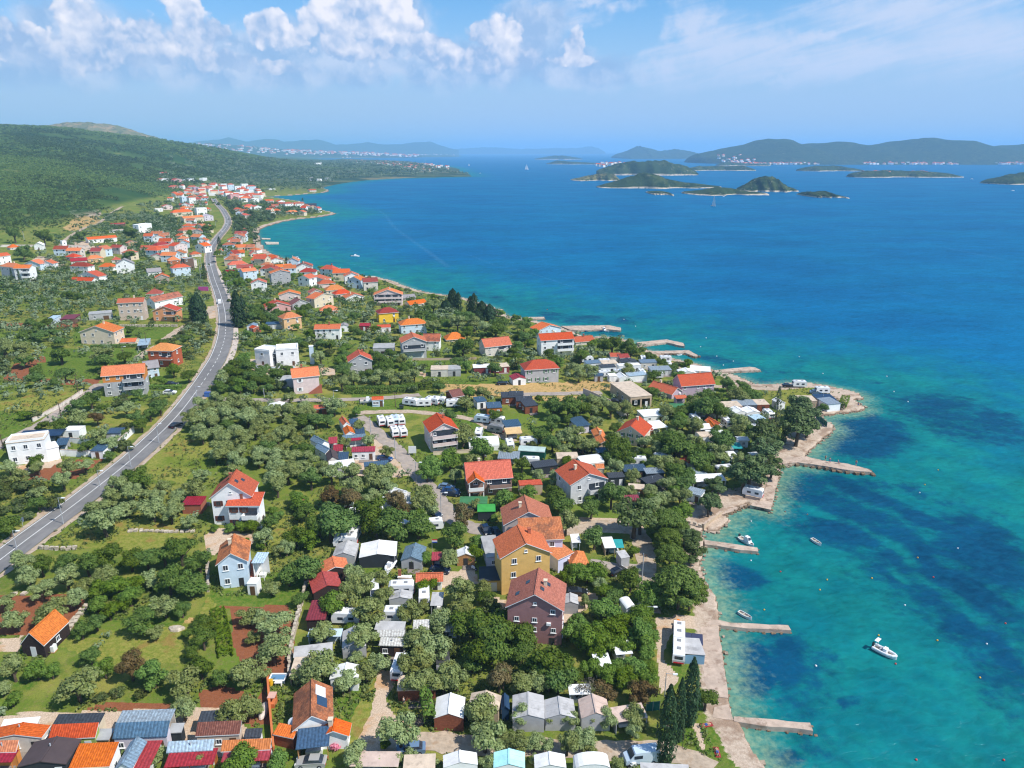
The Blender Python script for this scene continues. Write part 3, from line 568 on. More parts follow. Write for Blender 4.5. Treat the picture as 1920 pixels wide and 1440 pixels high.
[-683.6,1699.8,1.21,17.6,9,5.4,'par',2.2,'white','tile_red','white house above the village entrance',{'far':1}],
[-603.4,1518.3,0.8,10.5,9,6.6,'flat',0,'paleblue','white','pale blue flat block above the road',{'far':1}],
[-564.4,1346.6,1.01,12.6,9,5.9,'par',2.2,'white','tile_red','white house above the tower houses',{'far':1}]],
'porch': [[-31,82.4,0.15,4.4,3.1,2.9,'shed',0.5,'wood','bluefelt','timber porch with blue grey felt roof on the solar panel cottage',{'fc':0}],
[-52.5,127.2,-0.02,2.2,3.3,4.6,'shed',0,'white','paletin','pale tin porch roof over the outside stair of the blue white house',{'fc':0}],
[57.9,239.3,0.18,4.2,2.5,2.6,'shed',0,'mauve','tile_red','small red porch roof on the mauve house',{'fc':0}]],
'hut': [[-83.6,103,-0.07,4,6.4,2.7,'gf',2.3,'darkwood','tile_bright','dark timber hut with steep orange roof alone in the meadow',{'fc':1}],
[0.4,256.5,0.29,5,5,2.6,'gf',0.8,'white','crimson','white hut with red striped roof by the wide grey house',{'fc':1}],
[37.7,265.2,0.24,2.9,2.4,2.6,'shed',0,'white','white','little white hut next to the white tent',{'fc':1}],
[32,265.4,0.08,3.3,2.1,2.6,'shed',0,'grey','bluefelt','little blue roofed hut by the dry field',{'fc':1}],
[42,295.2,0.03,4.5,6,2.8,'par',0.9,'pale','tile_red','hut with orange red roof near the pines',{'fc':1}],
[45.8,293.8,0.2,4.5,6,2.8,'par',0.9,'maroon','tile_dark','hut with maroon roof near the pines',{'fc':1}],
[-38.4,127,0.36,5.2,4.1,2.8,'gf',1,'darkwood','tile_bright','orange ribbed gable roof hut at the meadow fence',{'fc':0}],
[-38.5,120.3,0.42,5.5,5.2,2.8,'gf',1,'darkwood','crimsonbright','bright red gable roof hut with white ridge',{'fc':0}],
[-37.6,112,0.05,3.3,5.4,2.8,'shed',0,'darkwood','maroonred','long maroon roof under a green tree',{'fc':0}],
[-29.8,97.4,0.02,4.4,3,2.6,'gf',0.6,'white','white','white hut in the olive shade behind the solar panel cottage',{'fc':1}],
[-1.6,91.9,0.04,1.1,2.6,2.6,'gf',0.5,'navy','navy','narrow dark blue kiosk with a white door panel',{'fc':1}],
[23.3,181.9,0.07,2.2,3,2.6,'par',0.6,'cream','tile_bright','tiny hut with orange roof behind the grey white house',{'fc':0}],
[47.4,188.9,-0.71,3.3,6,2.6,'gf',0.7,'white','tile_red','small white cabin with faded red roof between walnut trees',{'fc':0}],
[93.7,238.5,0.25,2.6,4,2.6,'gf',0.6,'white','white','white hut just right of the poplar',{'fc':0}],
[63.4,213.7,0.04,2.1,5,2.6,'gf',0.7,'cream','tile_bright','cream hut with orange gable left of the olive cluster',{'fc':0}]],
'terrace': [[-125.6,179.2,0.71,2.9,5,3.6,'flat',0,'white','white','white balcony wing on pillars of the modern flat roofed villa',{'fc':0}],
[-5.4,135,0.18,3.2,9,2.7,'flat',0,'bluewhite','grey','pale grey terrace block behind the mustard house garage',{'fc':1}]],
'carport': [[-140.7,189.9,0.14,11.4,4.3,2.6,'shed',0,'grey','solar','long carport roof of dark solar panels behind the modern villa',{'fc':0}],
[-156.5,291.1,0.35,4,10.3,2.5,'shed',0,'grey','paletin','grey sheet metal carport near the brick red house',{'fc':0}],
[24.9,192.5,0.14,3.3,3,2.5,'shed',0,'grey','bluefelt','blue grey car shelter below the orange annex',{'fc':0}]],
'garage': [[-207.8,346.4,0.44,9.9,7,3.3,'flat',0,'greyplaster','grey','low grey unfinished wing beside the tall beige apartment house',{}],
[-82.8,244.6,0.08,4.7,6,3,'flat',0,'grey','grey','grey flat roofed garage beside the pale pink house',{'fc':1}],
[-58.9,294.7,0.12,8.9,8,3.5,'flat',0,'grey','grey','grey flat roofed terrace beside the long balcony house',{'fc':1}],
[-6.5,126.5,0.07,4.3,5,2.6,'flat',0,'mustard','slateflat','flat roofed garage with dark roof attached to the mustard house',{'fc':1}]],
'tower': [[-381,616.9,0.89,3.5,4,7.9,'flat',0,'white','white','narrow white transformer tower beside the hill track',{'fc':1,'st':2}]],
'pillar': [[-81,277.6,0.18,1.5,2,7.4,'flat',0,'paleblue','white','free standing white wall pillar beside the modern cubes',{'fc':0}]],
'barn': [[-20.2,233.7,0.51,3.8,6,3,'par',1.4,'redwood','tile_brown','brown gabled barn at the edge of the dry field',{'fc':0}]],
'tent': [[41.4,264.5,0.21,3.8,5,2,'gf',1.1,'white','white','white tent beside the pale tin cabin',{'fc':0}],
[66.7,272.9,0.06,6.6,5,2.6,'gf',0.9,'white','white','white open tent behind the red roofed pink house',{'fc':0}],
[61,207.7,-1.76,2.5,6,2.4,'gf',0.6,'white','sandflat','round topped pale tent behind the walnut tree',{'fc':0}],
[-27,162.2,1.01,2.5,5,2.5,'gf',0.8,'white','white','white party tent half hidden behind a brown tree',{'fc':0}],
[-38.1,134,0.03,4.7,5.1,2.4,'gf',0.9,'grey','fabricgrey','grey awning tent in front of a white caravan roof',{'fc':0}],
[-32.3,133.4,0.11,7.7,5.8,2.9,'gf',0.7,'dark','fabricwhite','big open white marquee with a dark interior',{'fc':0}],  # dark walls stand in for the shade inside the open tent
[-23.8,119.8,0.04,4.3,2.5,2.2,'gf',0.5,'grey','fabricgrey','grey tent annex in front of a white caravan',{'fc':0}],
[-29.5,104.9,0.2,4,4.9,2.4,'gf',0.8,'greyplaster','fabricgrey','grey tarpaulin tent with tied side sheets',{'fc':0}],
[-12,89.6,0,4.5,4.4,2.6,'gf',0.9,'redwood','fabricwhite','grey white tent house with brown fence and gable window',{'fc':0}],
[-6.9,92,-0.13,4.8,3.2,2.6,'gf',0.8,'sand','fabricbeige','beige gable tent house left of the blue kiosk',{'fc':0}],
[0.1,89.9,-0.01,4.9,4.9,2.7,'gf',0.7,'grey','fabricgrey','grey gable tent house with a grey front canopy',{'fc':0}],
[5.2,90.2,0.03,4.7,3.8,2.6,'gf',0.7,'grey','fabricgrey','grey tent roof behind forked olives',{'fc':0}],
[10.8,90.3,0.04,4.5,4,2.7,'gf',1,'grey','fabricpink','tall pinkish beige tent roof behind an olive',{'fc':0}],
[-9.7,80.4,0.11,4.8,2.1,2.5,'gf',0.7,'white','fabricwhite','white gable tent in the front row by the gravel drive',{'fc':0}],
[-2.6,80.6,0,4.4,2.7,2.5,'gf',0.7,'white','turq','pale turquoise tent in the front row',{'fc':0}],
[3.3,80.7,0.03,4.4,2.3,2.5,'gf',0.6,'white','fabricwhite','bright white tent in the front row beside the turquoise one',{'fc':0}],
[9,80.7,0.04,5,2.2,2.5,'arch',0.9,'white','fabricwhite','cream white arched tent in the front row',{'fc':0}],
[10,120.2,-0.04,2.9,3,2.4,'gf',0.5,'grey','fabricgrey','grey trailer tent behind the maroon house',{'fc':0}],
[22,118.5,0.28,2.1,3.3,2.6,'arch',0.5,'white','white','white rounded caravan roof between green trees',{'fc':1}],
[12.8,187.5,0.06,6,4,2.5,'archx',0.7,'sand','fabricbeige','rounded beige camp tent behind the grey white house',{'fc':0}],
[19.6,184.2,0.28,6.6,5.5,2.6,'archx',0.6,'white','white','long white arched roof behind the grey white house',{'fc':0}],
[1.8,192.6,-0.17,7.7,3.6,2.5,'archx',0.5,'darkgreen','greengrey','long dark green caravan tent with pale curved roof',{'fc':0}],
[-12.6,196.2,0.13,8.9,6,1.6,'archx',1.5,'white','white','white arched polytunnel on the camp meadow',{'fc':0}],
[75.4,227.5,0.24,4.3,5,2.4,'gf',0.7,'white','white','white gable tent in the headland camp, left of a pair',{'fc':0}],
[79.2,227.9,0.17,5,5,2.4,'gf',0.7,'white','white','white gable tent in the headland camp, right of a pair',{'fc':0}],
[58,206.2,0.15,4,4,2.5,'archx',0.6,'white','fabricbeige','curved pale tent beside the white caravan roof',{'fc':0}]],
'pavilion': [[12.5,133.6,0.14,3.9,5,2.7,'hip',1.5,'white','tile_bright','open garden pavilion with a small orange hip roof',{'fc':0}]],
'caravan': [[69.5,204.7,0.01,3,2.6,2.4,'archx',0.4,'white','white','white caravan beside the dark pine',{'fc':1}],
[70.3,192.6,0.25,3.6,2.6,2.4,'archx',0.4,'white','white','white caravan under the shore pine',{'fc':1}]],
}
TREES = {
'o': "-97.8 126.1 2.9,-94.7 122.5 2.2,-89.2 118 2.5,-86.8 121.7 2.7,-80.5 123.8 2.3,-82.9 120.8 2,-71.9 123.5 2.3,-93.9 114.4 1.9,-88.5 109.5 2.6,-82.1 115.9 2.3,-83.1 110.9 2.8,-64.7 114.6 2.8,"
"-63.5 108.7 1.6,-72.1 108.5 1.1,-67.8 108.6 1.2,-81 97 2.3,-68.1 93 3.3,-52.4 95.1 2.6,-51.1 91.2 1.8,-80.8 93.7 1.4,-72.2 105.1 1.2,-78.3 89.9 1.2,-43.9 97 2.6,-50.4 89.8 2,"
"-48.6 113.4 2.1,-45.9 107.8 1.4,-41.8 89.2 2.7,-50.8 81.8 1.5,-44.5 81.3 1.5,-42.3 108.8 3.2,-40.7 103 3.2,-46.4 113.1 1.8,-41.6 98.5 1.6,-39.9 91.1 1.5,-47.7 122.8 1.9,-31.9 125 2.9,"
"-29.4 123.3 2.7,-31 118.2 2.9,-26.6 113.8 3.1,-26.6 126.5 2,-25.1 121 2,-33.3 108.1 2.6,-25.9 106.8 2.9,-26.9 103.2 1.4,-22.6 101.7 2.1,-32 98.1 3.5,-35.1 98.2 1.6,-26.6 96.9 2.4,"
"-24.5 99.4 2,-19.1 115.3 2.4,-13.1 112.8 2.5,-17 107.4 2.4,-13.9 104.4 3.2,-16.5 100 3,-15 96.1 2.9,-11.4 97.3 2.9,-9.1 97.9 2.8,-10.2 121 3,-10.2 116.9 2.5,-16.7 85.4 3,"
"-22.4 81.6 2,-18.5 82 1.3,-16.1 82 1.4,-5 90.2 2.9,-4.1 85.7 3,-11.8 81.8 1.5,-3.3 82.5 1.5,-13.4 133.9 2.6,-27.4 96 1.4,-14.7 83.8 1.2,1.6 91.2 1.7,3.7 93.2 0.6,"
"6.7 92.9 1.6,6.1 90.7 1.2,9.1 90.7 1.5,12.5 91.9 1.7,14.9 91.1 1.8,19.2 91.5 2,18.6 89.3 1.4,1.1 86.1 1.7,3.4 86.2 1.7,5.3 85.8 1.2,8.2 85.4 2,10.9 86.7 1.8,"
"3.3 83.7 1.1,-1.2 87.7 1.2,3.9 98.4 1.8,1.4 98 1.4,20.9 91.2 1,15.6 83.3 1.1,17.9 83.2 0.8,11.6 85.7 1.2,-0.7 86.4 0.9,19.6 133.7 1.4,17.9 128.2 1.8,2.1 98.1 2.3,"
"4.7 99.2 2,26.8 135.1 1,14.5 122.5 1.3,6.2 98.8 1.9,-34.9 160.5 2.5,-34.4 166.9 3.6,-33.6 173 3.2,-36.9 173.4 3.2,-32 166.9 2.8,-40.2 164.7 3.4,-42.9 174.3 2.9,-29.9 177.8 1.6,"
"-28.2 179.9 1,-35.5 188.4 2.2,-14.7 198.7 3.6,-15.1 174.8 2.4,-10.8 184.7 2.7,-1.6 192.1 2.2,-9.5 159.7 1.9,-21.6 160.7 3.5,-21.9 155.8 3.4,-20.1 154.8 2.7,-41.7 195.4 2.2,-48.4 193.6 2.2,"
"-46.8 188.8 1.6,-41.6 202.6 1.4,-46.7 206.2 2.3,-97.1 160.5 2.9,-90 142 3.8,-96.5 150.5 2.7,-89.9 151.1 2.7,-83.3 149.6 3,-78.7 148.6 2.4,-88.2 157 2.5,-84.7 155.8 2.5,-79.2 152.6 2.4,"
"-95.9 155.6 2.5,-78 160.1 3,-80.5 170.4 2.3,-81.4 159 2.1,-98.2 145.8 1.7,-73.7 146.5 2,-91.7 157.4 2.8,-87 162.3 2.2,-114.4 169.7 2.6,-122.8 170.8 2.3,-124.4 169.2 1.5,-129.5 169.6 2.3,"
"-115.2 165.8 1.9,-130.8 203.1 3.1,-121.9 201.1 2,-121.3 212.5 2.8,-127.5 214.9 2.1,-123 192.6 2.1,-118.9 191.8 2.5,-112.5 187.3 2.5,-113.4 193.3 1.7,-148.7 235.3 2.8,-74.4 150.3 1.7,-93.8 165.5 2.2,"
"-54.4 139.8 2.3,-50 136.5 1.6,-48.8 136.9 2,-65.2 136.4 1.3,-47.2 122.7 1.4,41.5 184.8 3.5,40.9 172.4 2.5,42.9 165.3 2.6,38.3 165.7 2.4,32.6 177.2 2.4,36.1 170.6 2.3,28.3 181.8 2.8,"
"30.1 169.1 2.3,21.1 195.3 3.4,37.2 196.9 1.9,12.5 149.9 3,23.4 196.5 2.6,60.1 192 3.3,30 307.1 3.1,36.2 310.1 2.8,34.5 303 3,40 300.9 2.8,35.4 281.2 2.1,48.4 277.9 2.1,"
"39 270.7 2.3,42.2 271.9 2,21.2 267.3 2.7,25.7 263.9 2.9,30.7 266.8 2.7,57.6 279 1.9,60.4 275.1 2.3,65.2 276.4 2.1,81.6 276.1 1.6,84.8 274.7 1.6,81.3 259.5 2.6,80 242.7 3.3,"
"66.9 245.5 2.5,46.5 232 1.8,74 231.2 2.4,26.9 213.9 2.6,33 225.7 3.5,30.8 232 2.8,57.5 213.1 3.3,52.3 234.8 2,16.4 200.8 3.1,20.2 198.7 2.8,22.7 196.6 2.4,51.5 225.5 2.7,"
"81.8 241.9 2.9,73.6 243.8 2.1,44.2 209.6 1.8,73.3 218.6 2.6,38.4 229.6 2.7,71.2 210.4 2.9,73.8 227.4 2.2,72 213 3.8,79.9 224.7 2.2,85.5 227.5 2.2,84.5 216 2.6,88.5 213.4 2.3,"
"94.8 254.8 1.5,59.6 191.1 3.1,70.4 211.3 2.5,57.8 214.6 3,89.7 258.2 1.5,71.2 224 1.8,67.3 228.9 2.7,50.5 222.5 2.2,-53.4 382.6 3.8,-43.7 392.9 4.5,-38.8 368.3 3.6,-26.8 347.1 4.6,"
"-18.7 348 4,-38.2 340.4 3.9,-12.9 338.6 3.9,6.3 303.2 3,-13.5 260.4 2.6,-10.1 261.7 2.4,-4.2 258.4 2.6,-2.7 279.8 2.3,-12.8 284.1 2.4,-19.2 285.5 1.9,-23.6 283.1 1.9,-29.1 278.7 1.9,"
"-5.5 284.7 2.4,-8.3 286.2 2.4,-28 297 2.5,-37.1 271.5 1.8,-34.2 268.6 1.8,29.4 306.8 3,34 308.5 2.8,38.4 300.4 3,34.6 300.6 2,-10.4 236.4 2.8,-7.7 235.6 2.4,-24.8 237.8 2,"
"-0.8 241.8 1.6,-5.1 242.5 1.6,-15.7 228.7 3.1,-23.2 224.5 1.5,-22.4 232.8 2,14.6 284.6 2.4,0.9 285.2 2.4,-89.3 265.3 2.9,-82 269.4 2.5,-73.5 266.6 2.7,-83.1 214.6 3.7,-91.2 223 3,"
"-90.8 231.7 2,-98.8 227.5 2.3,-82 232.7 2.4,-74.6 228 2.7,-70.5 230.6 2.4,-65.1 231.5 2.2,-57.8 220 3.8,-64.6 245.5 2.1,-96.2 215.5 2.9,-91 212.9 3.3,-75.6 212.6 2.9,-67.4 214.5 2.9,"
"-72.4 218 2.2,-82.3 212.9 2.9,-108.2 276.1 2.3,-172 278.6 3.2,-158.5 268.9 4.5,-187.3 274.6 2.7,-295 462.1 3.7,-291.4 468.1 3.8,-346.6 564.2 4,-266.4 472.5 3.8,-258 474.5 3.8,-368.6 569.7 5,"
"-189 347.2 2.3,-193 345.4 2,-182.9 343.9 2.5,-168.6 367.2 3.6,-184.5 261.1 3.5,-167.5 288.2 2.9,-173.8 284 2.8",
'd': "-94.4 126.3 2.3,-90.9 129 2.2,-82.9 129.6 2.7,-78.4 129.4 2.7,-75.3 130.3 2.6,-72.4 131.1 3,-68.9 131.9 3.2,-64.4 129.5 2.9,-67.1 121.7 3.2,-62.5 121.3 3,-85.5 126.9 2.6,-66.8 109.9 2.7,"
"-76.2 107.7 1.9,-61.7 114.9 1.9,-56.5 111.9 1.9,-54 106 2.3,-51.5 98.8 2.4,-58.2 109 1.1,-70.9 101.2 1.8,-74.9 110 1.8,-55.1 103.3 1.7,-55.8 111.2 1.8,-47.6 97.2 1.6,-41.6 126.7 3.6,"
"-45 126.3 2.8,-6.9 111.2 4.1,-3.9 105.2 4.2,-5.5 103.3 3.2,-2.5 112 3.3,-7.1 102.8 2.4,-41.1 119.8 1.7,-5.1 122.3 1.8,7.5 98.2 2.4,9 100.6 2.1,10.9 101.2 1.4,5.7 101.7 1.6,"
"2.5 101.8 1.4,20.4 123 2.2,24.2 128.1 2.6,2.5 110.3 2.8,6.9 101.8 3.6,4.8 101.7 2.5,8.5 99.1 3.1,1.6 105.9 2.3,0.6 109.6 2,31.4 95.6 2.1,-40.5 143.3 5.1,-43.1 143.6 3.3,"
"-32.2 148.1 4.2,-27.1 144.3 4.1,-30.4 144.4 3.4,-36.6 147.8 3.4,-21.3 146.4 3.6,-12.7 142.7 3.1,-94 163.7 3.6,-111.1 201.3 2.4,-112.6 209.8 2.7,-112.1 215.4 3,-134.8 217.4 3.5,-158.2 243.5 3.1,"
"-183.2 259.2 3.3,-172.8 265.5 3.4,-152.3 258.6 4.4,-116.2 247.2 2.9,-109.9 180.5 1.8,-113.8 196.4 1.7,-55.7 147 2,-48.1 137.8 1.1,30.5 188.6 4,32.5 187.4 2.9,47.9 191.8 4.8,47.4 197.7 3.8,"
"53 185.3 4.3,53.5 182.6 2.8,44.5 179.1 3.1,46 174.9 2.7,25.2 164 3.5,19.4 158.6 2.8,12.8 158.1 3.1,18.5 144.3 2.9,11.8 165.7 1.9,38.5 193.6 2.2,13.6 222.9 4.2,19 222.1 4.9,"
"22.4 222.7 3.8,12.7 213.3 2.9,11.9 196.9 2.9,8.5 203.6 3.5,17.6 216.3 2.2,59.8 229.2 2.9,64.7 225.6 4.6,68.2 224.4 3.5,55.6 225.6 2.7,48.1 195.3 5.1,46.6 204.5 2.5,58 198.2 2.4,"
"30 193 4,31.7 191.1 3,28.1 188 3,44.6 310.3 4.9,41.4 311.9 3.1,53.3 314.9 3.6,51.4 299.5 3.5,57.2 308.2 2.6,62.4 287.4 2.6,59.1 294.5 2.7,71.1 281.8 2.1,63.2 200.9 3.8,"
"81.2 257.9 2.8,87.2 258.4 2.8,84.3 245.1 3.6,79.7 243 2.4,87 243.1 2.6,108.5 236 2.1,117.1 240.5 1.9,64.9 213.2 2.1,63.1 201.4 3.2,72 240.1 2.6,80.9 251.6 2.2,53.8 188.9 3.8,"
"47.4 177.9 2.9,-8.1 394.6 2.6,-22.9 364.4 4.2,-5 355.6 3.5,-21.4 329.1 3.3,5.5 346.6 4,-7.3 327.6 4.9,-20.7 294.7 4.4,6.1 318.9 3.7,-47.6 369.4 3.6,-64 260.7 3.5,-47.9 262 3.3,"
"-41.2 265.5 3.1,-90.3 238.2 2.4,-91.2 245.5 2.5,-102.6 250.9 3,-105.7 262.4 2.6,-78.6 240.2 1.8,-102.1 239.1 2.4,-99.9 236 2,-46.6 278.4 2.3,-85.1 237.7 2.4,-401.1 678.9 6.4,-367.1 703 6.7,"
"-364.6 545.9 5.2,-360.6 648.8 5.1,-298.3 564.6 5.4,-257.1 501 4,-291.5 597.5 4.8,-299.8 453.9 3.3,-374 554.5 6.2,-304.8 530.6 4.2,-170.8 314.5 2.6,-199.7 322.3 2.1,-169 328.3 2.4,-185.7 329.6 2.2,"
"-174.2 268.2 3.4,-272.6 596 4.7,-317.9 766 7.2,-408.5 636.5 7,-443.5 651.8 7.2",
'g': "-79 119.3 2.4,-76.2 120.3 2.7,-72.5 117.6 2.5,-77.2 115 2,-74.1 113.3 1.8,-73.3 116.1 1.9,-77.7 97.6 1.8,-75.5 97.8 1.5,-67.2 98.4 1.8,-58.3 96.6 2.4,-77.8 91.6 1.5,-73.5 121.2 2,"
"-37.9 79.9 2.5,-33.9 116.3 2.7,-18.6 135.5 1.7,-20.8 134.7 1.4,-8.3 137.3 2.1,-17.3 124.7 2.1,-36.9 113.7 1.2,-33.2 81 1.6,-32.3 83.1 0.6,-18.9 85.7 1,-30 112.5 1.2,-27.1 112.4 1.2,"
"13.6 102.3 2,16.1 101 2.1,19.1 100.1 2.4,21.1 102.9 2,22.7 100.5 1.8,23.8 103.5 1.6,18.3 103.7 1.6,13.7 108.9 3.2,12.2 110.9 2.6,15.4 107 2.7,18.2 111.4 2.8,17.8 117.7 3.2,"
"27.5 123.1 2.9,24.7 117.4 2.3,23.5 112 2.5,24.5 110.3 2.2,12.6 114.8 2.1,19.6 108.6 2.3,20.5 115.1 2.1,12.9 130.1 2.5,15.6 130.6 2.4,17.9 131.3 2.4,24.1 107.6 1.7,0.9 112 1.8,"
"11.3 130.2 1.7,27.2 122.2 2.7,24.5 116.5 2.1,25.6 130.2 1.5,27 141.4 1.6,26.3 115.7 1.2,-44.4 139.7 2.5,-8.1 143.3 1.7,4.2 166.3 2.3,-2.6 160.9 3,-21.5 154 2.1,-21.5 176.9 3.4,"
"-17.1 182.7 3.2,-8.5 189.3 3.8,-4.3 154.4 1.2,-22.7 175.4 2.4,-130.2 245.3 1.5,-124.5 243 2.3,-124.6 253.4 2.7,-64.3 145.7 1.2,-68 146 1,-61.6 146.2 1.5,-59.3 146.1 1.7,-140.8 215.3 1.2,"
"-149.7 207.2 2,-62.1 147.4 1.3,-59.6 147.5 1.3,-54.8 139 1.2,-64.7 146.4 1,-67.9 146.2 0.9,-55 152.5 1.4,-57.4 154.9 1.2,-58.8 140 1.3,15.6 187.4 1.8,37.8 191.6 1.5,37.5 187.6 1.4,"
"43.3 178.9 1.4,38.7 181.2 1.2,-52.9 268.3 1.8,-50.4 219.9 1.9",
'b': "-62.5 98.1 2.5,-60.6 98.3 1.5,-2.2 98.1 2.5,15.3 95.7 2.4,20.9 96 2.4,-1.4 98.9 1.4,-43.9 158.3 3.2,-39.7 158 3.2,-28.2 156.8 3.4,-25.8 153.9 2.6,-11.3 151.2 3.1,-126.2 205.3 2.2",
's': "-64.9 104.2 0.7,-79.4 98.5 1.1,-78.8 92.1 0.8,-63.2 94.8 1.3,-65.5 93.5 1.2,-59.5 94.3 1.3,-366.9 607.4 2.4,-350.4 601 2.9",
'l': "12.3 96.7 2,10.7 96.9 1.4",
'p': "32.8 122.5 4.5,35.3 122.3 3.6,33.9 134.6 3.4,35.2 142.9 3.2,36.3 150.3 3.5,39 149.9 2.6,36.1 149.9 3.9,35.1 143.4 3.1",
'n': "40.1 140.1 2.7,42.2 147.1 1.9,30.4 151.7 3.7,40.2 147.2 2.1,39.4 138.6 1.6,49 160.9 2.8,28.4 150 5,50.2 163.8 2.9,53 173 2.4,63.4 175.5 5.1,61.7 173.8 4.4,71.5 189.5 4,"
"67.7 178 3.8,54.3 171.8 2.3,75.2 198.4 3.4,72.2 183.2 3.2,74.9 200.5 4.8,95.8 226.3 4.9,96.8 221 4.3,87.8 206.4 5.7,93.8 213 3.8,75.7 194.4 3.5,92 223.6 3.5",
}
COLUMNS = [
['c',22.8,84.76,1.5,13.87,'tall dark cypress, foremost of the three by the shore lawn'],
['c',25.57,88.92,1.01,11.55,'slim cypress, middle of the three by the shore lawn'],
['c',28.11,92.33,1.41,12.45,'dark cypress closest to the camper vans'],
['c',84.41,207.37,0.95,10.16,'slim cypress on the headland beside the poplar'],
['c',-314.59,451.58,0.84,9.59,'narrow cypress before the tall white house, first of a pair'],
['c',-309.7,451.11,0.84,8.75,'narrow cypress before the tall white house, second of a pair'],
['c',-210.28,491.25,1.83,10.24,'dark cypress beside the zebra crossing'],
['c',-132.49,341.35,3.35,17.43,'broad dark cypress right beside the road'],
['c',-133.65,351.43,2.5,14.02,'dark cypress half hidden behind the broad one at the road'],
['c',-153.62,346.39,3.83,14.93,'broad dark cypress where the upper lane meets the road'],
['c',-158.84,353.65,2.79,11.85,'cypress merged with the broad one at the upper lane'],
['c',-181.76,582.67,0.9,5.79,'lone slim cypress near the moored boat'],
['c',-33.42,401.58,3.47,12.08,'dark conifer with the highest tip at the shore grove'],
['c',-20.94,391.52,3.08,11.82,'second dark conifer of the shore grove'],
['c',-16.32,383.74,3.33,9.19,'third dark conifer of the shore grove'],
['c',-30.09,399.02,2.51,10.76,'conifer leaning against the highest shore grove conifer'],
['c',-23.24,394.11,2.48,9.71,'short conifer within the shore grove'],
['c',-36.9,398.07,3.44,6.34,'dark bushy conifer at the near edge of the shore grove'],
['c',-11.94,378.68,3.28,8.49,'dark round conifer at the waterside of the shore grove'],
['c',-18.19,371.62,2.93,7.16,'low dark conifer filling the shore grove'],
['c',-181.59,582.09,0.81,5.79,'tiny slim cypress at the waterfront roofs'],
['c',-389.01,1377.21,1.86,7,'tiny cypress behind the headland houses'],
['c',-271.55,675.51,2.07,10.18,'cypress on the bank above the beach road'],
['q',84.5,215.67,1.65,15.81,'tall pale poplar at the headland camp'],
]
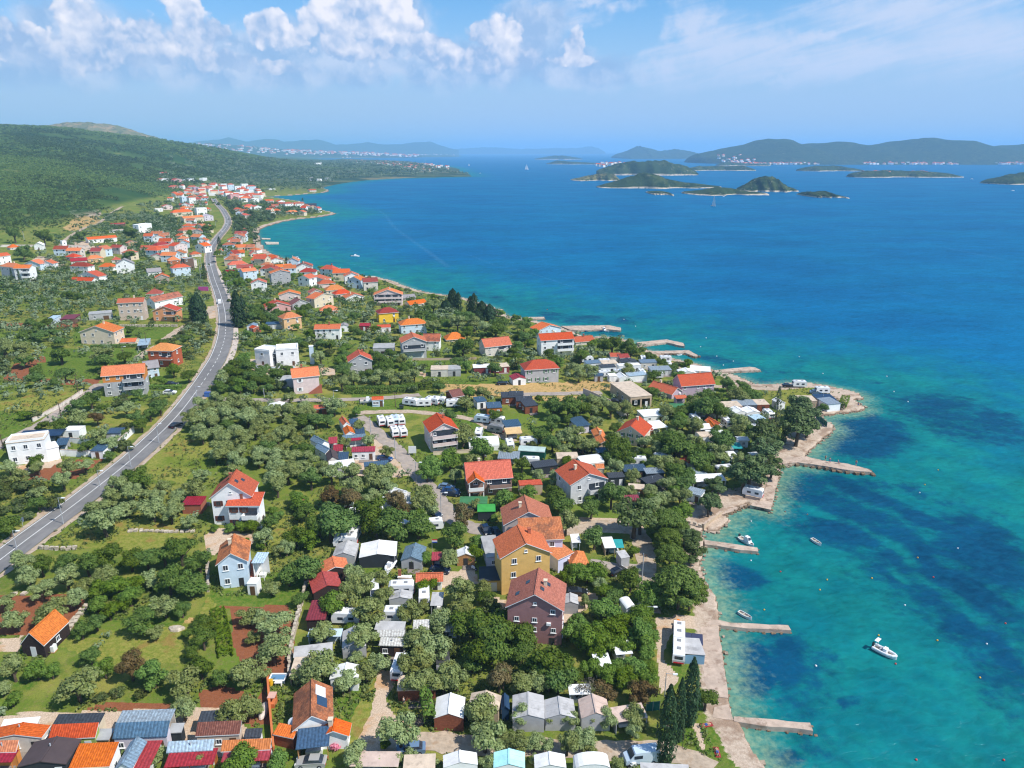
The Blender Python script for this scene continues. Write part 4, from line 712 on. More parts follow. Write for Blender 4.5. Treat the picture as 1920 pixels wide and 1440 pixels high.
GROVES = [
[[(-85.3,226),(-74.4,227),(-64.3,223),(-55.6,219),(-53.6,218),(-58.8,204),(-54.8,193),(-49.1,180),(-46.3,177),(-46.6,172),(-48.9,168),(-60.4,162),(-65.6,174),(-68.6,176)],5.2,'oooood',2.2,3.2,'olive grove beside the camp lane'],
[[(-106.4,218),(-101.6,218),(-100.5,227),(-90.7,225),(-84.9,225),(-65.1,166),(-77.8,173),(-84.6,190),(-92.5,196),(-101.6,202)],5.4,'oood',2.3,3.3,'olive grove by the road'],
[[(-182,244),(-166,242),(-151,242),(-146.1,233),(-148.9,223),(-152,219),(-160,224),(-168,222)],6,'o',2,2.8,'terraced olive rows left of the farm lane'],
[[(-130.8,167),(-113.5,167),(-109.4,161),(-108,154),(-107.4,144.7),(-110.3,136.7)],4.6,'ssdo',1.6,2.8,'scrub bank along the road'],
[[(-145.6,230),(-114.2,232),(-112.7,226),(-122.8,221),(-138.9,220)],4,'sdo',1.5,2.2,'hedge below the orange roofed house'],
[[(-111.8,255),(-99.1,267),(-89.2,238),(-103.7,237)],5,'dso',1.8,3,'bushes across the road from the villa'],
[[(-320,447),(-302,490),(-267,477),(-244,483),(-223,439),(-233,416),(-208,366),(-225,361),(-236,355),(-249,342)],6.5,'ooodd',2.6,4,'olive belt before the white group'],
[[(-238,326),(-208,332),(-187,299),(-191,285),(-190,274),(-197,267)],6,'dood',2.6,3.8,'dense trees left of the cream house'],
[[(-156,327),(-152,355),(-132.2,309),(-125.2,275),(-134,282),(-150,313)],5,'dsoo',2,3.2,'bank beside the road bend'],
[[(-163,444),(-149.7,451),(-137.2,417),(-140.8,404),(-149.9,407)],5.5,'oood',2.6,3.6,'trees below the white gabled house'],
[[(-140.3,377),(-125.7,384),(-113.1,345),(-113.2,330),(-123.9,333)],5.5,'ddo',2.6,3.8,'trees behind the sidewalk'],
[[(-124.9,319),(-113.7,335),(-98.2,323),(-92.9,313),(-75,313),(-62.2,308),(-61.9,302),(-90.8,298),(-95.2,310),(-113.2,308),(-114.7,293)],5.5,'oood',2.2,3.2,'olive rows behind the modern cubes'],
[[(-117.8,388),(-103.2,376),(-92.5,381),(-75,390),(-70.6,366),(-79.9,366),(-79.5,338),(-86.5,355),(-98.6,360),(-106.6,359)],6,'dood',2.8,4,'dark trees in the middle'],
[[(-77.9,336),(-60.3,338),(-54,309),(-61.8,317),(-74.1,318)],5.5,'ood',2.4,3.2,'olives below the yellow house'],
[[(-109.5,253),(-104.2,261),(-94.3,262),(-83.6,261),(-81.5,256),(-85.9,253),(-86.8,240),(-97.6,242),(-103.5,239)],5,'ddso',1.8,3,'bushes by the beige yard'],
[[(-66.2,260),(-52.7,262),(-37.1,266),(-35,249),(-59.9,248)],5,'oood',2.2,3,'olive rows behind the clipped hedge'],
[[(-60.3,308),(-42,296),(-38.4,276),(-54.5,272)],6,'dood',2.4,3.4,'trees in front of the balcony house'],
[[(-203,509),(-190,500),(-172,452),(-162,411),(-193,479)],5.5,'dgo',2.2,3.4,'trees along the sidewalk'],
[[(-120.1,502),(-101.2,509),(-86.4,486),(-90.4,467),(-103,465),(-114.8,485)],6.5,'dodd',2.8,4,'trees at the white jetty'],
[[(-106.9,430),(-83.4,415),(-76.8,393),(-96.4,398)],6,'odd',2.8,3.8,'trees below the roof cluster'],
[[(-59.6,404),(-43.8,424),(-27.7,382),(-17.9,366),(-16.3,343),(-32.8,344),(-43.5,362)],6,'ood',2.6,3.6,'trees before the conifers'],
[[(-1,302),(9.3,307),(26,301),(27.8,294),(19.5,288),(1.9,297)],5.5,'ood',2.4,3.2,'trees before the tall white house'],
[[(15.5,311),(33.6,312),(43.7,306),(39.3,301),(32,297),(24.7,288),(20.1,290)],5.5,'odo',2.2,3.2,'trees of the shore camp'],
[[(47.2,259),(54.2,258),(57.7,247),(56.8,239),(51.7,241),(50.7,248)],4.5,'oodd',2.2,3,'olives behind the sand coloured hall'],
[[(55.1,235),(65.3,235),(65.5,227),(58.8,224),(52.1,223)],5,'dod',2.4,3.4,'walnut trees in the camp'],
[[(58.1,238),(72.2,243),(74.3,241),(67.1,227),(57,224)],5,'dgo',2.2,3.4,'trees of the headland camp'],
[[(26.9,201),(39.3,204),(45.8,199),(40.9,193),(26.6,187)],5,'dgod',2.4,3.6,'tall trees behind the grey white house'],
[[(53.5,204),(68.5,201),(62.2,190),(54.7,191)],5,'ddo',2.2,3.4,'trees of the right camp'],
[[(0,172),(11.3,175),(13.9,169),(16.1,160),(11.3,157),(3,170)],5,'dgd',2.4,3.4,'trees behind the four houses'],
[[(-11.9,173),(5.1,176),(4.9,169),(-3.3,168),(-7.8,169)],4.5,'odd',2,2.8,'bushes before the taupe house'],
[[(-49.8,140.5),(-41.3,142.4),(-40.3,135.6),(-43.1,136)],4.5,'ddo',2,2.8,'bushes by the meadow fence'],
[[(-52.9,161),(-50.5,158),(-44.3,150),(-46.7,144.5),(-47.8,142.3)],5,'gd',2,2.8,'trees by the brick oven'],
[[(-104,281),(-87.4,260),(-81.6,240),(-89.2,238)],5,'dso',1.8,2.8,'bushes at the road crossing'],
[[(-448,717),(-425,726),(-397,673),(-375,611),(-391,622)],7,'dso',2.2,3.4,'shrubs by the hill track'],
[[(-501,921),(-438,952),(-386,858),(-332,729),(-352,721),(-426,867),(-461,879),(-486,882)],7.5,'dddo',3.2,4.6,'dark trees around the cube villa'],
[[(-457,796),(-460,838),(-385,753),(-367,748),(-334,678),(-397,736)],7.5,'ddo',3,4.2,'trees above the long white house'],
[[(-361,667),(-374,713),(-323,637),(-299,604),(-277,551),(-304,585)],7,'ddo',3,4.2,'trees right of the long white house'],
[[(-373,580),(-361,591),(-304,495),(-314,493)],6.5,'oods',2.4,3.4,'olives between the white groups'],
[[(-297,573),(-277,551),(-234,485),(-223,443),(-249,477)],6.5,'oodd',2.6,3.6,'trees beside the stone cottage'],
[[(-231,486),(-220,510),(-197,458),(-207,442),(-223,463)],6,'ood',2.4,3.6,'olives below the hipped white house'],
[[(-356,804),(-362,883),(-305,739),(-274,644),(-304,689)],7,'ddg',2.8,4,'trees left of the road bend'],
[[(-272,676),(-274,702),(-261,679),(-242,623),(-243,608),(-243,592),(-257,628)],7.5,'ddg',3,4.2,'trees right of the road bend'],
[[(-363,977),(-312,895),(-274,790),(-248,712),(-277,765),(-289,773),(-333,873)],7.5,'ddn',3.4,5,'pine belt above the beach'],
[[(-460,1182),(-424,1146),(-374,1033),(-332,1019),(-309,969),(-312,895),(-363,977),(-380,1000)],8,'ddn',3.6,5.2,'dark pine belt of the far village'],
[[(-434,1274),(-374,1210),(-323,1156),(-275,1074),(-282,1037),(-312,1012),(-316,996),(-376,1118)],9,'dd',3.6,5,'trees on the headland'],
[[(-208,501),(-204,631),(-123,518),(-69.6,466),(-8.9,394),(13.5,356),(56.4,336),(74.3,282),(89.8,262),(88.2,222),(71.3,182),(50.2,182),(21.1,186),(0,196),(-17,214),(-49,241),(-92.6,227),(-122.1,313)],6.2,'oooddgs',1.9,3.4,'gardens between the houses and the shore'],
[[(-336,471),(-324,528),(-230,554),(-151,356),(-133.3,274),(-126.2,223),(-159,210)],7,'ooodds',1.9,3.4,'fields left of the main road'],
[[(-162,214),(-138.2,232),(-115.6,235),(-109.9,194),(-105.8,152),(-112.2,139.7)],5.5,'oodss',1.6,2.8,'plots along the farm lane'],
[[(-39.4,112.6),(-6.6,128.1),(27.4,116.1),(21.3,83.7),(-20.1,82),(-34.9,96.3)],6.5,'oods',1.5,2.4,'camp plots at the bottom'],
[[(-10,149.4),(0,185),(53.5,195),(73.6,189),(51.4,164),(29,124.5),(10.7,123.8)],6,'oodg',1.8,3,'camp plots above the coast path'],
]
FAR_GREEN = [
[[(-538,1066),(-552,1179),(-605,1366),(-552,1357),(-395,962),(-341,814),(-297,695),(-265,586),(-269,518)],14,3,5],
[[(-562,1412),(-531,1375),(-406,1223),(-278,1072),(-309,969),(-305,883),(-269,769),(-229,661),(-226,612),(-243,608),(-265,651),(-333,873),(-391,1027)],13,3.2,5],
[[(-776,1603),(-686,1668),(-533,1552),(-430,1736),(-517,2069),(-578,2671),(-1623,7542),(-1037,2862),(-916,2027)],26,4,7],
[[(-894,1888),(-861,2101),(-732,2233),(-486,2000),(-558,2397),(-835,3606),(-1116,3432),(-1180,2991),(-1086,2457)],40,5,9],
[[(-1707,7542),(-910,6321),(-261,3055),(-160,2813),(-320,2640),(-489,2395),(-527,2308)],36,6,10],
[[(-547,915),(-538,1020),(-431,937),(-330,730),(-292,590),(-286,549),(-321,596),(-358,617),(-391,622),(-423,682),(-463,781)],13,2.2,4],
[[(-368,581),(-285,524),(-232,491),(-212,446),(-234,416),(-278,386),(-322,451)],12,1.8,3.2],
]
TOWNS = [
[[(-2212,9785),(-1597,8918),(-1085,7542),(-566,4990),(-340,4497),(-278,3784),(-347,3049),(-557,3566),(-866,4528),(-1137,5019)],230],
[[(-12667,31622),(-8000,31546),(-1732,24556),(-1014,13055),(-2490,13564),(-3785,14895),(-12444,31553)],260],
[[(-678,1673),(-550,1603),(-488,1477),(-427,1206),(-549,1423),(-610,1426),(-682,1494),(-703,1661)],60],
]
CAMPS = [
[[(58.8,236),(76.1,241),(89.6,235),(83,218),(69,197),(60.5,194),(58.4,212)],22],
[[(28.7,204),(46,200),(59.5,195),(60.4,186),(49.4,172),(34.5,176),(26.3,184)],14],
[[(-34.3,116),(-10.3,117.4),(-9.1,99.8),(-18.9,95.9),(-28.3,106.7)],10],
[[(-13.7,206),(6,213),(5.3,187),(-1.6,186),(-12.4,195)],8],
[[(32,297),(69.2,301),(63.4,273),(29.1,268)],10],
[[(-45.8,161),(-20,165),(-18.2,146.8),(-39.7,142.9)],8],
]
FILL = [
[[(-297,769),(-279,743),(-238,675),(-207,610),(-190,585),(-132.3,515),(-184,504),(-215,532),(-252,621),(-272,685)],15.5,26],
[[(-404,897),(-384,907),(-335,803),(-299,694),(-233,539),(-249,549),(-273,555),(-338,680),(-350,761)],18,22],
[[(-395,1165),(-390,1232),(-330,1179),(-292,1116),(-285,1050),(-317,995),(-349,1043)],15,12],
[[(-657,1427),(-637,1492),(-536,1317),(-436,1058),(-414,953),(-459,996),(-528,1132)],19,16],
[[(-389,1028),(-383,1061),(-364,1052),(-340,1016),(-341,956),(-356,949)],18,6],
[[(-380,601),(-356,585),(-340,622),(-297,573),(-297,546),(-338,562),(-354,557)],15,7],
[[(-367,715),(-334,728),(-292,656),(-232,513),(-273,552),(-310,601)],17,10],
[[(-226,608),(-210,614),(-173,571),(-145.5,528),(-112,486),(-91.6,458),(-104.3,451),(-135.3,462),(-160,480),(-180,514),(-202,546)],13.5,20],
]
VEHICLES = [
['car',-29.04,82.19,-3.11,'silver','silver grey saloon car parked below the timber porch'],
['car',-15.06,85.22,-3.04,'steelblue','steel blue estate car under the forked olive'],
['car',-22.26,116.92,-3.02,'white','white hatchback parked below the caravans'],
['van',-27.36,123.78,-1.34,'white','white panel van nose down beside an olive'],
['car',-15.26,133.11,-0.21,'navy','dark blue car behind the white bungalow'],
['car',-6.12,150.43,-1.28,'navy','dark blue car parked by the rearmost of four houses'],
['car',-3.68,149.36,-1.19,'black','second dark car beside the rearmost of four houses'],
['car',13.19,126.74,-0.03,'black','dark car behind the grey trailer tent'],
['car',22.69,134.9,0.66,'black','black car under the garden tree'],
['car',-17.22,171.68,-0.24,'steelblue','pale blue car at the taupe house'],
['car',-16.02,169.79,-0.19,'blue','bright blue car at the taupe house'],
['car',-15.5,168.17,-0.17,'navy','navy car nearest the lane at the taupe house'],
['car',-18.89,157.3,-0.76,'navy','dark green blue car at the edge of the camp lane'],
['car',-6.19,150.13,-1.22,'black','dark car on the path above the four houses'],
['car',-36.02,187.8,-0.26,'blue','blue car beside the wooden mobile home'],
['car',-32.53,170.14,-0.22,'black','dark car behind the brown oaks'],
['car',-117.93,235.06,0.08,'white','white off road car in the drive of the orange roofed house'],
['car',-121.24,243.84,-0.06,'black','dark car behind the clipped hedge'],
['car',-103.39,206.64,1.3,'black','dark car turning out of the olive grove'],
['van',-165.29,401.62,1.94,'white','white delivery van driving on the main road'],
['car',-3.64,256.84,0.24,'black','dark car standing on the dry field edge'],
['car',36.62,240.2,-0.58,'black','dark car in the yard of the sand coloured hall'],
['car',45.61,206.3,0.5,'white','white car under the walnut tree'],
['car',21.86,197.28,0.73,'black','dark car below the round dark tree'],
['car',21.5,200.44,0.94,'red','red car below the round dark tree'],
['car',26.62,211.14,-0.48,'steelblue','grey blue car behind the orange annex'],
['car',106.56,264.29,-0.1,'black','dark car beside the white camper on the headland'],
['car',113.86,255.79,-0.24,'steelblue','blue car beside the white awning on the headland'],
['car',-323.31,815.99,1.89,'white','white car on the far bend of the main road'],
['car',-349.1,896.75,1.9,'white','pale car near the pines on the main road'],
['car',-404.78,1045.18,2.01,'silver','silver car on the far village stretch of road'],
['car',-237.67,574.9,-2.92,'black','dark car crossing near the zebra stripes'],
['car',-138.6,377.85,1.57,'white','white car parked beside the sidewalk trees'],
['car',-135.2,365.06,-0.86,'silver','silver car parked beside the sidewalk trees'],
['van',19.24,84.88,-2.99,'paleblue','blue white camper van beside the tall cypress'],
['scooter',17.74,83.54,-2.69,'white','white scooter near the blue white van'],
['scooter',-8.15,134.28,-0.64,'white','white scooter in the sunny yard'],
]
CARAVANS = [
['caravan',31.1,113.24,1.35,'white','white camper van with roof hatch on the shore lawn, farther of two'],
['caravan',29.96,108.31,1.35,'white','white camper van with rear window on the shore lawn, nearer of two'],
['caravan',-41.56,214.02,1.91,'white','white caravan, first of the row by the camp lane'],
['caravan',-38.78,213.68,1.9,'white','white caravan, second of the row by the camp lane'],
['caravan',-37.33,215,1.87,'paleblue','blue grey caravan, third of the row by the camp lane'],
['caravan',-35.5,215.12,1.87,'white','white caravan, last of the row by the camp lane'],
['caravan',-36,205.62,1.9,'white','white caravan, left of the pair next to the pale pink house'],
['caravan',-33.61,206.02,1.91,'white','white caravan, right of the pair next to the pale pink house'],
['caravan',-34.62,231.62,2.84,'white','white caravan standing first on the upper meadow'],
['caravan',-30.04,231.36,-3.04,'white','long white caravan between two others on the upper meadow'],
['caravan',-27.32,233.44,2.75,'white','white caravan beside the long one on the upper meadow'],
['caravan',-25.36,233.91,2.95,'white','white caravan nearest the hedge end on the upper meadow'],
['caravan',-19.99,231.9,-2.97,'white','rounded white camper van alone on the upper meadow'],
['caravan',-22.18,124.7,-3.07,'white','white caravan with grey tent annex between the olives'],
['caravan',-17.36,122.7,1.69,'white','white caravan with roof hatches beside the grey awning'],
['caravan',-37.14,142.05,-3.06,'white','white caravan behind the grey awning tent'],
['caravan',-9.53,218.2,2.85,'paleblue','grey caravan under a tree on the far camp meadow'],
['caravan',-4.96,217.5,2.81,'white','white caravan under a tree on the far camp meadow'],
['caravan',-5.03,210.7,2.76,'grey','dark awninged caravan on the far camp meadow'],
['caravan',110.75,264,3.08,'white','large white camper bus on the headland'],
['caravan',63.72,172.18,2.61,'white','white caravan on a stone plinth beside the slipway'],
['caravan',116.31,256.18,-3.12,'white','white camper with awning on the headland'],
]
BOATS = [
['rib',68.5,110.57,-0.88,3.74,'white motorboat with console moored alone in the turquoise bay'],
['dinghy',46.26,121.73,-0.92,2.3,'small white rowing boat by the second jetty'],
['cabin',55.3,150.03,-1.11,2.48,'white cabin boat by the first jetty'],
['dinghy',71.76,149.97,-1.2,1.72,'white dinghy anchored off the slipway'],
['cabin',-137.12,633.33,0,7.46,'white motor yacht in the wide bay'],
['cabin',-182.76,614.65,-1.07,11.21,'white boat moored off the waterfront roofs'],
['dinghyblue',68.86,314.63,-0.38,3.01,'blue boat by the fourth jetty'],
['dinghy',77.8,332.73,-0.56,3.87,'pale boat inside the third jetty'],
['dinghy',78.82,315.77,-1.28,3.53,'white boat at the rocky end of the fourth jetty'],
['dinghy',75.88,313.89,0.51,2.3,'small wooden boat near the fourth jetty end'],
['dinghy',43.87,361.1,-1.12,3.21,'white boat first in the little harbour'],
['dinghyblue',45.44,359.9,-1.12,3.19,'blue boat second in the little harbour'],
['cabin',47.21,360.39,-1.2,3.6,'cabin boat in the middle of the little harbour'],
['dinghy',48.72,358.71,-1.13,3.16,'white boat last in the little harbour'],
['dinghyblue',37.11,359.19,-0.96,3.49,'dark boat at the root of the long mole'],
['sail',336.72,1235.66,-1.26,12.78,'white sailing boat below the green islands'],
['sail',71.98,3685.97,0,18.32,'distant white sailing boat in the channel'],
['cabin',1152.3,1713.84,0,8.59,'white boat off the far wooded cape'],
['cabin',424.8,1491.86,0,3.21,'tiny boat beside the green islands'],
['cabin',-131.09,3071.85,0,8.74,'tiny white boat off the peninsula tip'],
['sail',-262.76,4603.46,0,9.79,'tiny sail near the distant town'],
['cabin',1941.9,7129.15,0,50.44,'white ferry before the far coast town'],
['cabin',1494.9,2432.48,0,10.41,'tiny boat before the red roofed spit'],
]
BUOYS = [
[103.62,147.43,'w'],[92.13,143.4,'y'],[67.89,134.56,'y'],[77.82,135.15,'y'],[91.31,135.51,'r'],[79.9,125.41,'w'],[64.79,130.81,'y'],[69.92,115.84,'y'],
[69.09,107.84,'r'],[54.54,107.26,'w'],[61.35,86.37,'r'],[74.58,86.31,'r'],[82.07,104.26,'y'],[96.47,119.49,'r'],[80.28,114.37,'y'],[88.96,113.34,'w'],
[50.79,123.89,'y'],[54.51,107.35,'w'],[59.64,160.27,'w'],[53.89,142.19,'w'],[69.96,165.39,'b'],[58.95,137.69,'r'],[69.99,165.37,'b'],[75.04,163.79,'b'],
[146.53,261.9,'w'],[145.8,250.19,'w'],[114.25,180.96,'y'],[110.17,176.05,'w'],[128.9,311.06,'w'],[88.88,328.23,'w'],[92.04,311.85,'w'],[95.84,345.16,'w'],
[91.1,297.75,'w'],[61.31,386.23,'w'],[20.49,411.73,'r'],[97.17,303.78,'w'],[128.89,285.35,'w'],[153.5,281.44,'w'],[123.41,190.65,'y'],[65.05,369.97,'w'],
]
POLES = [
['lamp',-106.08,135.86,6.83,4.47,'street lamp by the road in the bottom corner of the scrub bank'],
['lamp',-102.49,146.67,6.76,6.77,'street lamp beside the rock outcrop on the road'],
['lamp',-104.4,165.6,6.88,4.6,'street lamp beside the red earth garden'],
['lamp',-102.57,177.54,6.88,6.06,'street lamp before the walled garden'],
['lamp',-102.5,193.58,7.14,6.21,'street lamp above the brown meadow'],
['lamp',-107.69,232.8,7.9,3.75,'street lamp near the hedge drive'],
['pole',-43.76,207.6,4.95,5.45,'grey utility pole at the top of the camp lane'],
['pole',-33.25,189.07,4.3,6.39,'utility pole in the middle of the camp lane'],
['lamp',-25.66,175.51,3.71,5.6,'lamp beside the camp lane where the mobile homes end'],
['lamp',-16.93,154.11,3.19,7.94,'tall lamp beside the brown tree on the camp lane'],
['pole',27.51,132.2,1.24,6.75,'grey pole at the coast path corner'],
['lamp',25.89,117.59,1.27,4.08,'street lamp above the camper vans'],
['lamp',25.51,98.45,1.21,4.67,'street lamp by the cypresses'],
['post',26.05,87.54,1.19,4.27,'thin dark post on the shore lawn'],
['wood',-147.26,231.61,9.32,7.01,'wooden utility pole beside the lane wall'],
['wood',-141.75,212.14,8.93,4.22,'wooden utility pole on the farm lane'],
['wood',-151.89,271.01,8.75,5.71,'wooden utility pole behind the orange roofed house'],
['wood',-142.17,185.9,8.64,4.66,'wooden utility pole before the modern villa'],
['wood',-155.15,296.03,8.1,7.03,'wooden utility pole by the sheet carport'],
['lamp',-152.35,271.85,8.75,6.55,'lamp in the garden of the cream house'],
['lamp',-210.69,485.82,4.39,14.98,'street lamp by the zebra crossing'],
['lamp',-133.75,341.11,6.53,6.33,'street lamp under the broad road cypress'],
['lamp',-152.58,389.22,5.68,5.87,'street lamp second along the sidewalk'],
['lamp',-165.43,417.97,5.57,5.92,'street lamp third along the sidewalk'],
['lamp',-177.81,445.84,4.99,5.93,'street lamp fourth along the sidewalk'],
['lamp',-61.63,235.24,6.22,3.24,'green lamp by the pale pink house'],
['wood',-39.49,229.67,5.37,5.36,'brown wooden pole near the white caravan'],
['pole',-85.55,235.21,7.04,3.24,'pale concrete pole by the field track'],
['pole',-96.49,397.87,3.85,3.8,'grey pole among the dark trees'],
['lamp',-353.9,876.33,3.01,5.2,'far lamp before the road bend'],
['pole',-241.97,616.07,2.29,7.48,'pole among the beach houses'],
['lamp',-227.6,528.44,3.93,10.55,'street lamp beside the bend houses'],
['pole',-444.76,665.18,9.16,9.48,'grey mast behind the white gabled house'],
['pole',-17400,31877.32,0,60,'mast on the bare hill summit'],
['pole',-606.12,5291.83,0,31.02,'church tower like mast on the peninsula'],
['flag',-17.68,140.32,2.99,3.67,'flagpole with a small red white blue flag'],
]
WALLS = [
[[(-40.95,99.79),(-38.89,94.25),(-37.29,89.89),(-35.88,86.09),(-34.8,83.64)],1.7,0.25,'orange','orange boundary wall beside the solar panel cottage'],
[[(-124.55,183.13),(-112.84,182.54),(-112.48,190.84),(-113.38,201.19)],1.9,0.25,'white','white garden wall around the modern villa garden'],
[[(-129.88,192.49),(-125.29,192.93),(-120.35,191.29)],1.6,0.2,'white','inner white wall of the modern villa garden'],
[[(-146.63,206.13),(-146.25,209.33),(-145.79,219.58),(-146.57,233.11)],1.2,0.3,'pale','pale stone wall along the farm lane'],
[[(25.88,248.28),(34.39,236.77)],2.2,0.25,'greyplaster','grey block wall of the sand coloured hall yard'],
[[(-101.61,136.27),(-99.18,135.71),(-96.25,136.02),(-93.48,136.64)],0.9,0.4,'stone','curved low stone wall at the drive by the road'],
[[(-97.22,120.04),(-93.45,120.02),(-93.57,120.21)],0.7,0.8,'stone','dry stone wall above the olive plot'],
[[(-80.91,117.76),(-80.61,113.97),(-80.7,111.79),(-79.99,109.05)],0.8,1.2,'stone','tumbled dry stone wall beside the timber hut'],
[[(-86.91,144.77),(-82.79,145.41),(-77.77,144.85),(-72.19,145.91)],0.6,0.9,'stone','tumbled stone wall across the brown meadow'],
[[(-22.93,192.71),(-17.38,194.35),(-12.05,195.1)],1,0.25,'cream','cream garden wall of the pale pink apartment house'],
[[(46.46,155.73),(49.74,159.14),(52.64,162.47)],1,0.5,'sand','low wall above the boat slipway'],
[[(42.83,157.86),(44.32,156.75),(46.25,155.73)],0.9,0.4,'stone','grey stone parapet at the slipway corner'],
[[(50.44,167.13),(53.15,172.68)],1,0.3,'sand','short wall behind the shore pine'],
[[(-106.02,270.56),(-94.48,269.78)],1.2,0.3,'paleblue','white retaining wall before the modern cubes'],
[[(-94.48,269.78),(-85.53,271.83)],0.8,0.3,'paleblue','low white wall along the beige yard'],
[[(-41.71,288.73),(-15.1,294.06)],0.8,0.3,'sand','pale wall along the long balcony house garden'],
[[(-186.33,333.92),(-160.59,337.57)],1.4,0.4,'redstone','reddish retaining wall below the salmon house'],
[[(-389.49,639.14),(-372.82,640.57)],2,0.4,'pale','curved pale wall beside the transformer tower'],
[[(-438.37,622.58),(-431.61,626.63),(-414.85,630.2)],2,0.4,'pale','long pale wall below the scrub hill'],
[[(-319.81,612.39),(-311.88,623.08)],1.6,0.4,'pale','pale terrace wall near the dusty red roof'],
[[(-23.46,128.77),(-20.41,128.71)],1,0.3,'greyplaster','grey low wall of the sunny yard kitchen'],
[[(-60.1,122.96),(-64.58,133.73)],1.5,0.2,'stone','fence line with orange nets beside the blue white house'],
[[(-41.96,127.94),(-40.2,113.89),(-39.08,106.1),(-37.39,99.87)],1.4,0.2,'stone','grey stone boundary beside the red roofed huts'],
[[(-75.38,158.03),(-72.88,158.16)],1.2,0.5,'stone','stone wall behind the small crimson garage'],
[[(24.35,91.57),(24.77,91.25)],0.3,0.3,'stone','low step on the shore lawn'],
]
HEDGES = [
[[(-58.81,241.67),(-46.64,241.79),(-34.45,244.93)],2.6,2.4,'long clipped dark hedge along the field track'],
[[(-38.72,245.32),(-25.63,250.28)],2.6,2.4,'end of the clipped dark hedge nearest the dry field'],
[[(-126.52,239.72),(-120.9,239.78),(-116.81,240.56)],1.4,1.5,'clipped green hedge beside the white off road car'],
[[(61.48,208.72),(64.99,209.85),(69.46,210.01)],2.4,2,'dark hedge between the caravans and the tents'],
[[(-14.22,95.74),(-13.19,92.1),(-12.71,89.87)],3.2,1.6,'tall yellow green hedge beside the grey white tent house'],
[[(116.72,239.89),(121.33,247.36)],2.4,2.6,'round green hedge on the headland'],
[[(-56.15,117.36),(-52.04,109.65),(-49.87,104.65)],0.6,2.4,'vegetable bed of low green plants in the red earth'],
[[(-176.49,292.62),(-160.72,297.3)],1.3,1.4,'low dark hedge in front of the cream house'],
[[(-105.79,240.14),(-98.14,239.44)],1.5,2,'dark hedge at the field track corner'],
]
PIERS = [
[[(45.35,150.1),(51.23,148.36),(56.67,146.58),(56.34,144.8),(52.48,145.61),(47.85,147.37),(44.92,148)],0.8,'first stone jetty, beside the cabin boat'],
[[(36.38,119.26),(40,119.82),(42.61,118.82),(53.35,117.97),(53.35,116.42),(45.26,116.99),(39.64,118.08),(36.47,118.23)],0.8,'second stone jetty, beside the rowing boat'],
[[(35.89,94.35),(47.69,92.88),(47.56,91.27),(41.27,92.13),(37.44,92.83),(35.69,93.33)],0.9,'broad concrete jetty nearest the shore lawn'],
[[(79.25,196.91),(87.94,198.25),(92.84,194.87),(98.26,193.06),(102.31,189.44),(102.53,187.34),(96.31,188.67),(89.55,191.87),(83.83,194.06),(79.26,192.86)],1,'long rubble mole with people standing on it'],
[[(46.4,155.8),(52.88,162.38),(54.65,160.77),(48.83,153.95)],0.35,'sloping concrete boat slipway'],
[[(36.22,117.44),(39.7,117.66),(36.18,98.39),(34.11,98.8),(32.82,102.93)],0.9,'worn concrete bathing platform below the camper vans'],
[[(33.26,96.36),(35.79,97.03),(35.65,93.51),(32.38,94.15)],0.9,'small concrete platform by the broad jetty'],
[[(84.53,287.82),(100.71,292.55),(102.76,291.51),(103.92,287.82),(100.27,287.41),(89.83,285.8),(83.78,285)],0.9,'fifth jetty of pale stone beside the boat house'],
[[(59.61,333.69),(75.09,339.23),(81.64,332.43),(80.77,326.28),(78.96,327.49),(73.92,333.48),(60.16,327.49)],0.9,'third jetty of pale stone with a hooked end'],
[[(62.62,317.99),(81.33,319.73),(83.15,310.48),(81.19,309.56),(78.7,314.95),(62.87,313.82)],0.8,'fourth jetty with a rocky hooked end'],
[[(25.67,367.44),(50.88,369.2),(56.32,363.22),(55.31,357.41),(48.59,360.29),(33.56,357.88),(29.66,358.84)],0.9,'long white mole of the little harbour'],
[[(-2.77,391.56),(4.91,390.16),(5.73,382.45),(-1.21,384.62)],0.8,'short stone quay near the conifers'],
[[(6.12,388.76),(17.79,389.6),(17.92,385.44),(6.36,384.62)],0.8,'thin jetty detached beyond the short quay'],
[[(-121.89,527.5),(-99.82,525.03),(-98.48,515.39),(-109.97,513.03),(-119.23,515.39)],0.9,'white jetty below the roof cluster'],
[[(-249.25,734.81),(-234.39,732.02),(-230.24,719.28),(-241.67,716.6)],0.8,'small jetty at the far beach'],
[[(-263.9,768.91),(-253.25,764.86),(-251.05,756.88),(-259.67,757.87)],0.8,'thin jetty at the far beach'],
[[(61.51,167.2),(64.55,166.87),(66.07,164.87),(74.83,184.43),(72.42,184.43),(66.61,173.1)],0.95,'stone quay edge behind the caravan plinth'],
[[(49.5,163.39),(52.82,165.35),(56.23,166.34),(61.37,168.7),(54.14,163.39),(51.93,162.1)],0.7,'stepped rock ledge above the slipway'],
[[(61.49,171.46),(64.78,169.7),(65.56,171.1),(62.25,172.88)],1.6,'stone plinth under the white caravan'],
[[(-8.39,411.22),(-5.14,409.68),(-5.22,405.13),(-8.29,406.03)],0.7,'small bathing platform by the conifers, upper'],
[[(-8.85,402.14),(-3.46,400.08),(-3.73,395.43),(-8.41,396.29)],0.7,'small bathing platform by the conifers, lower'],
]
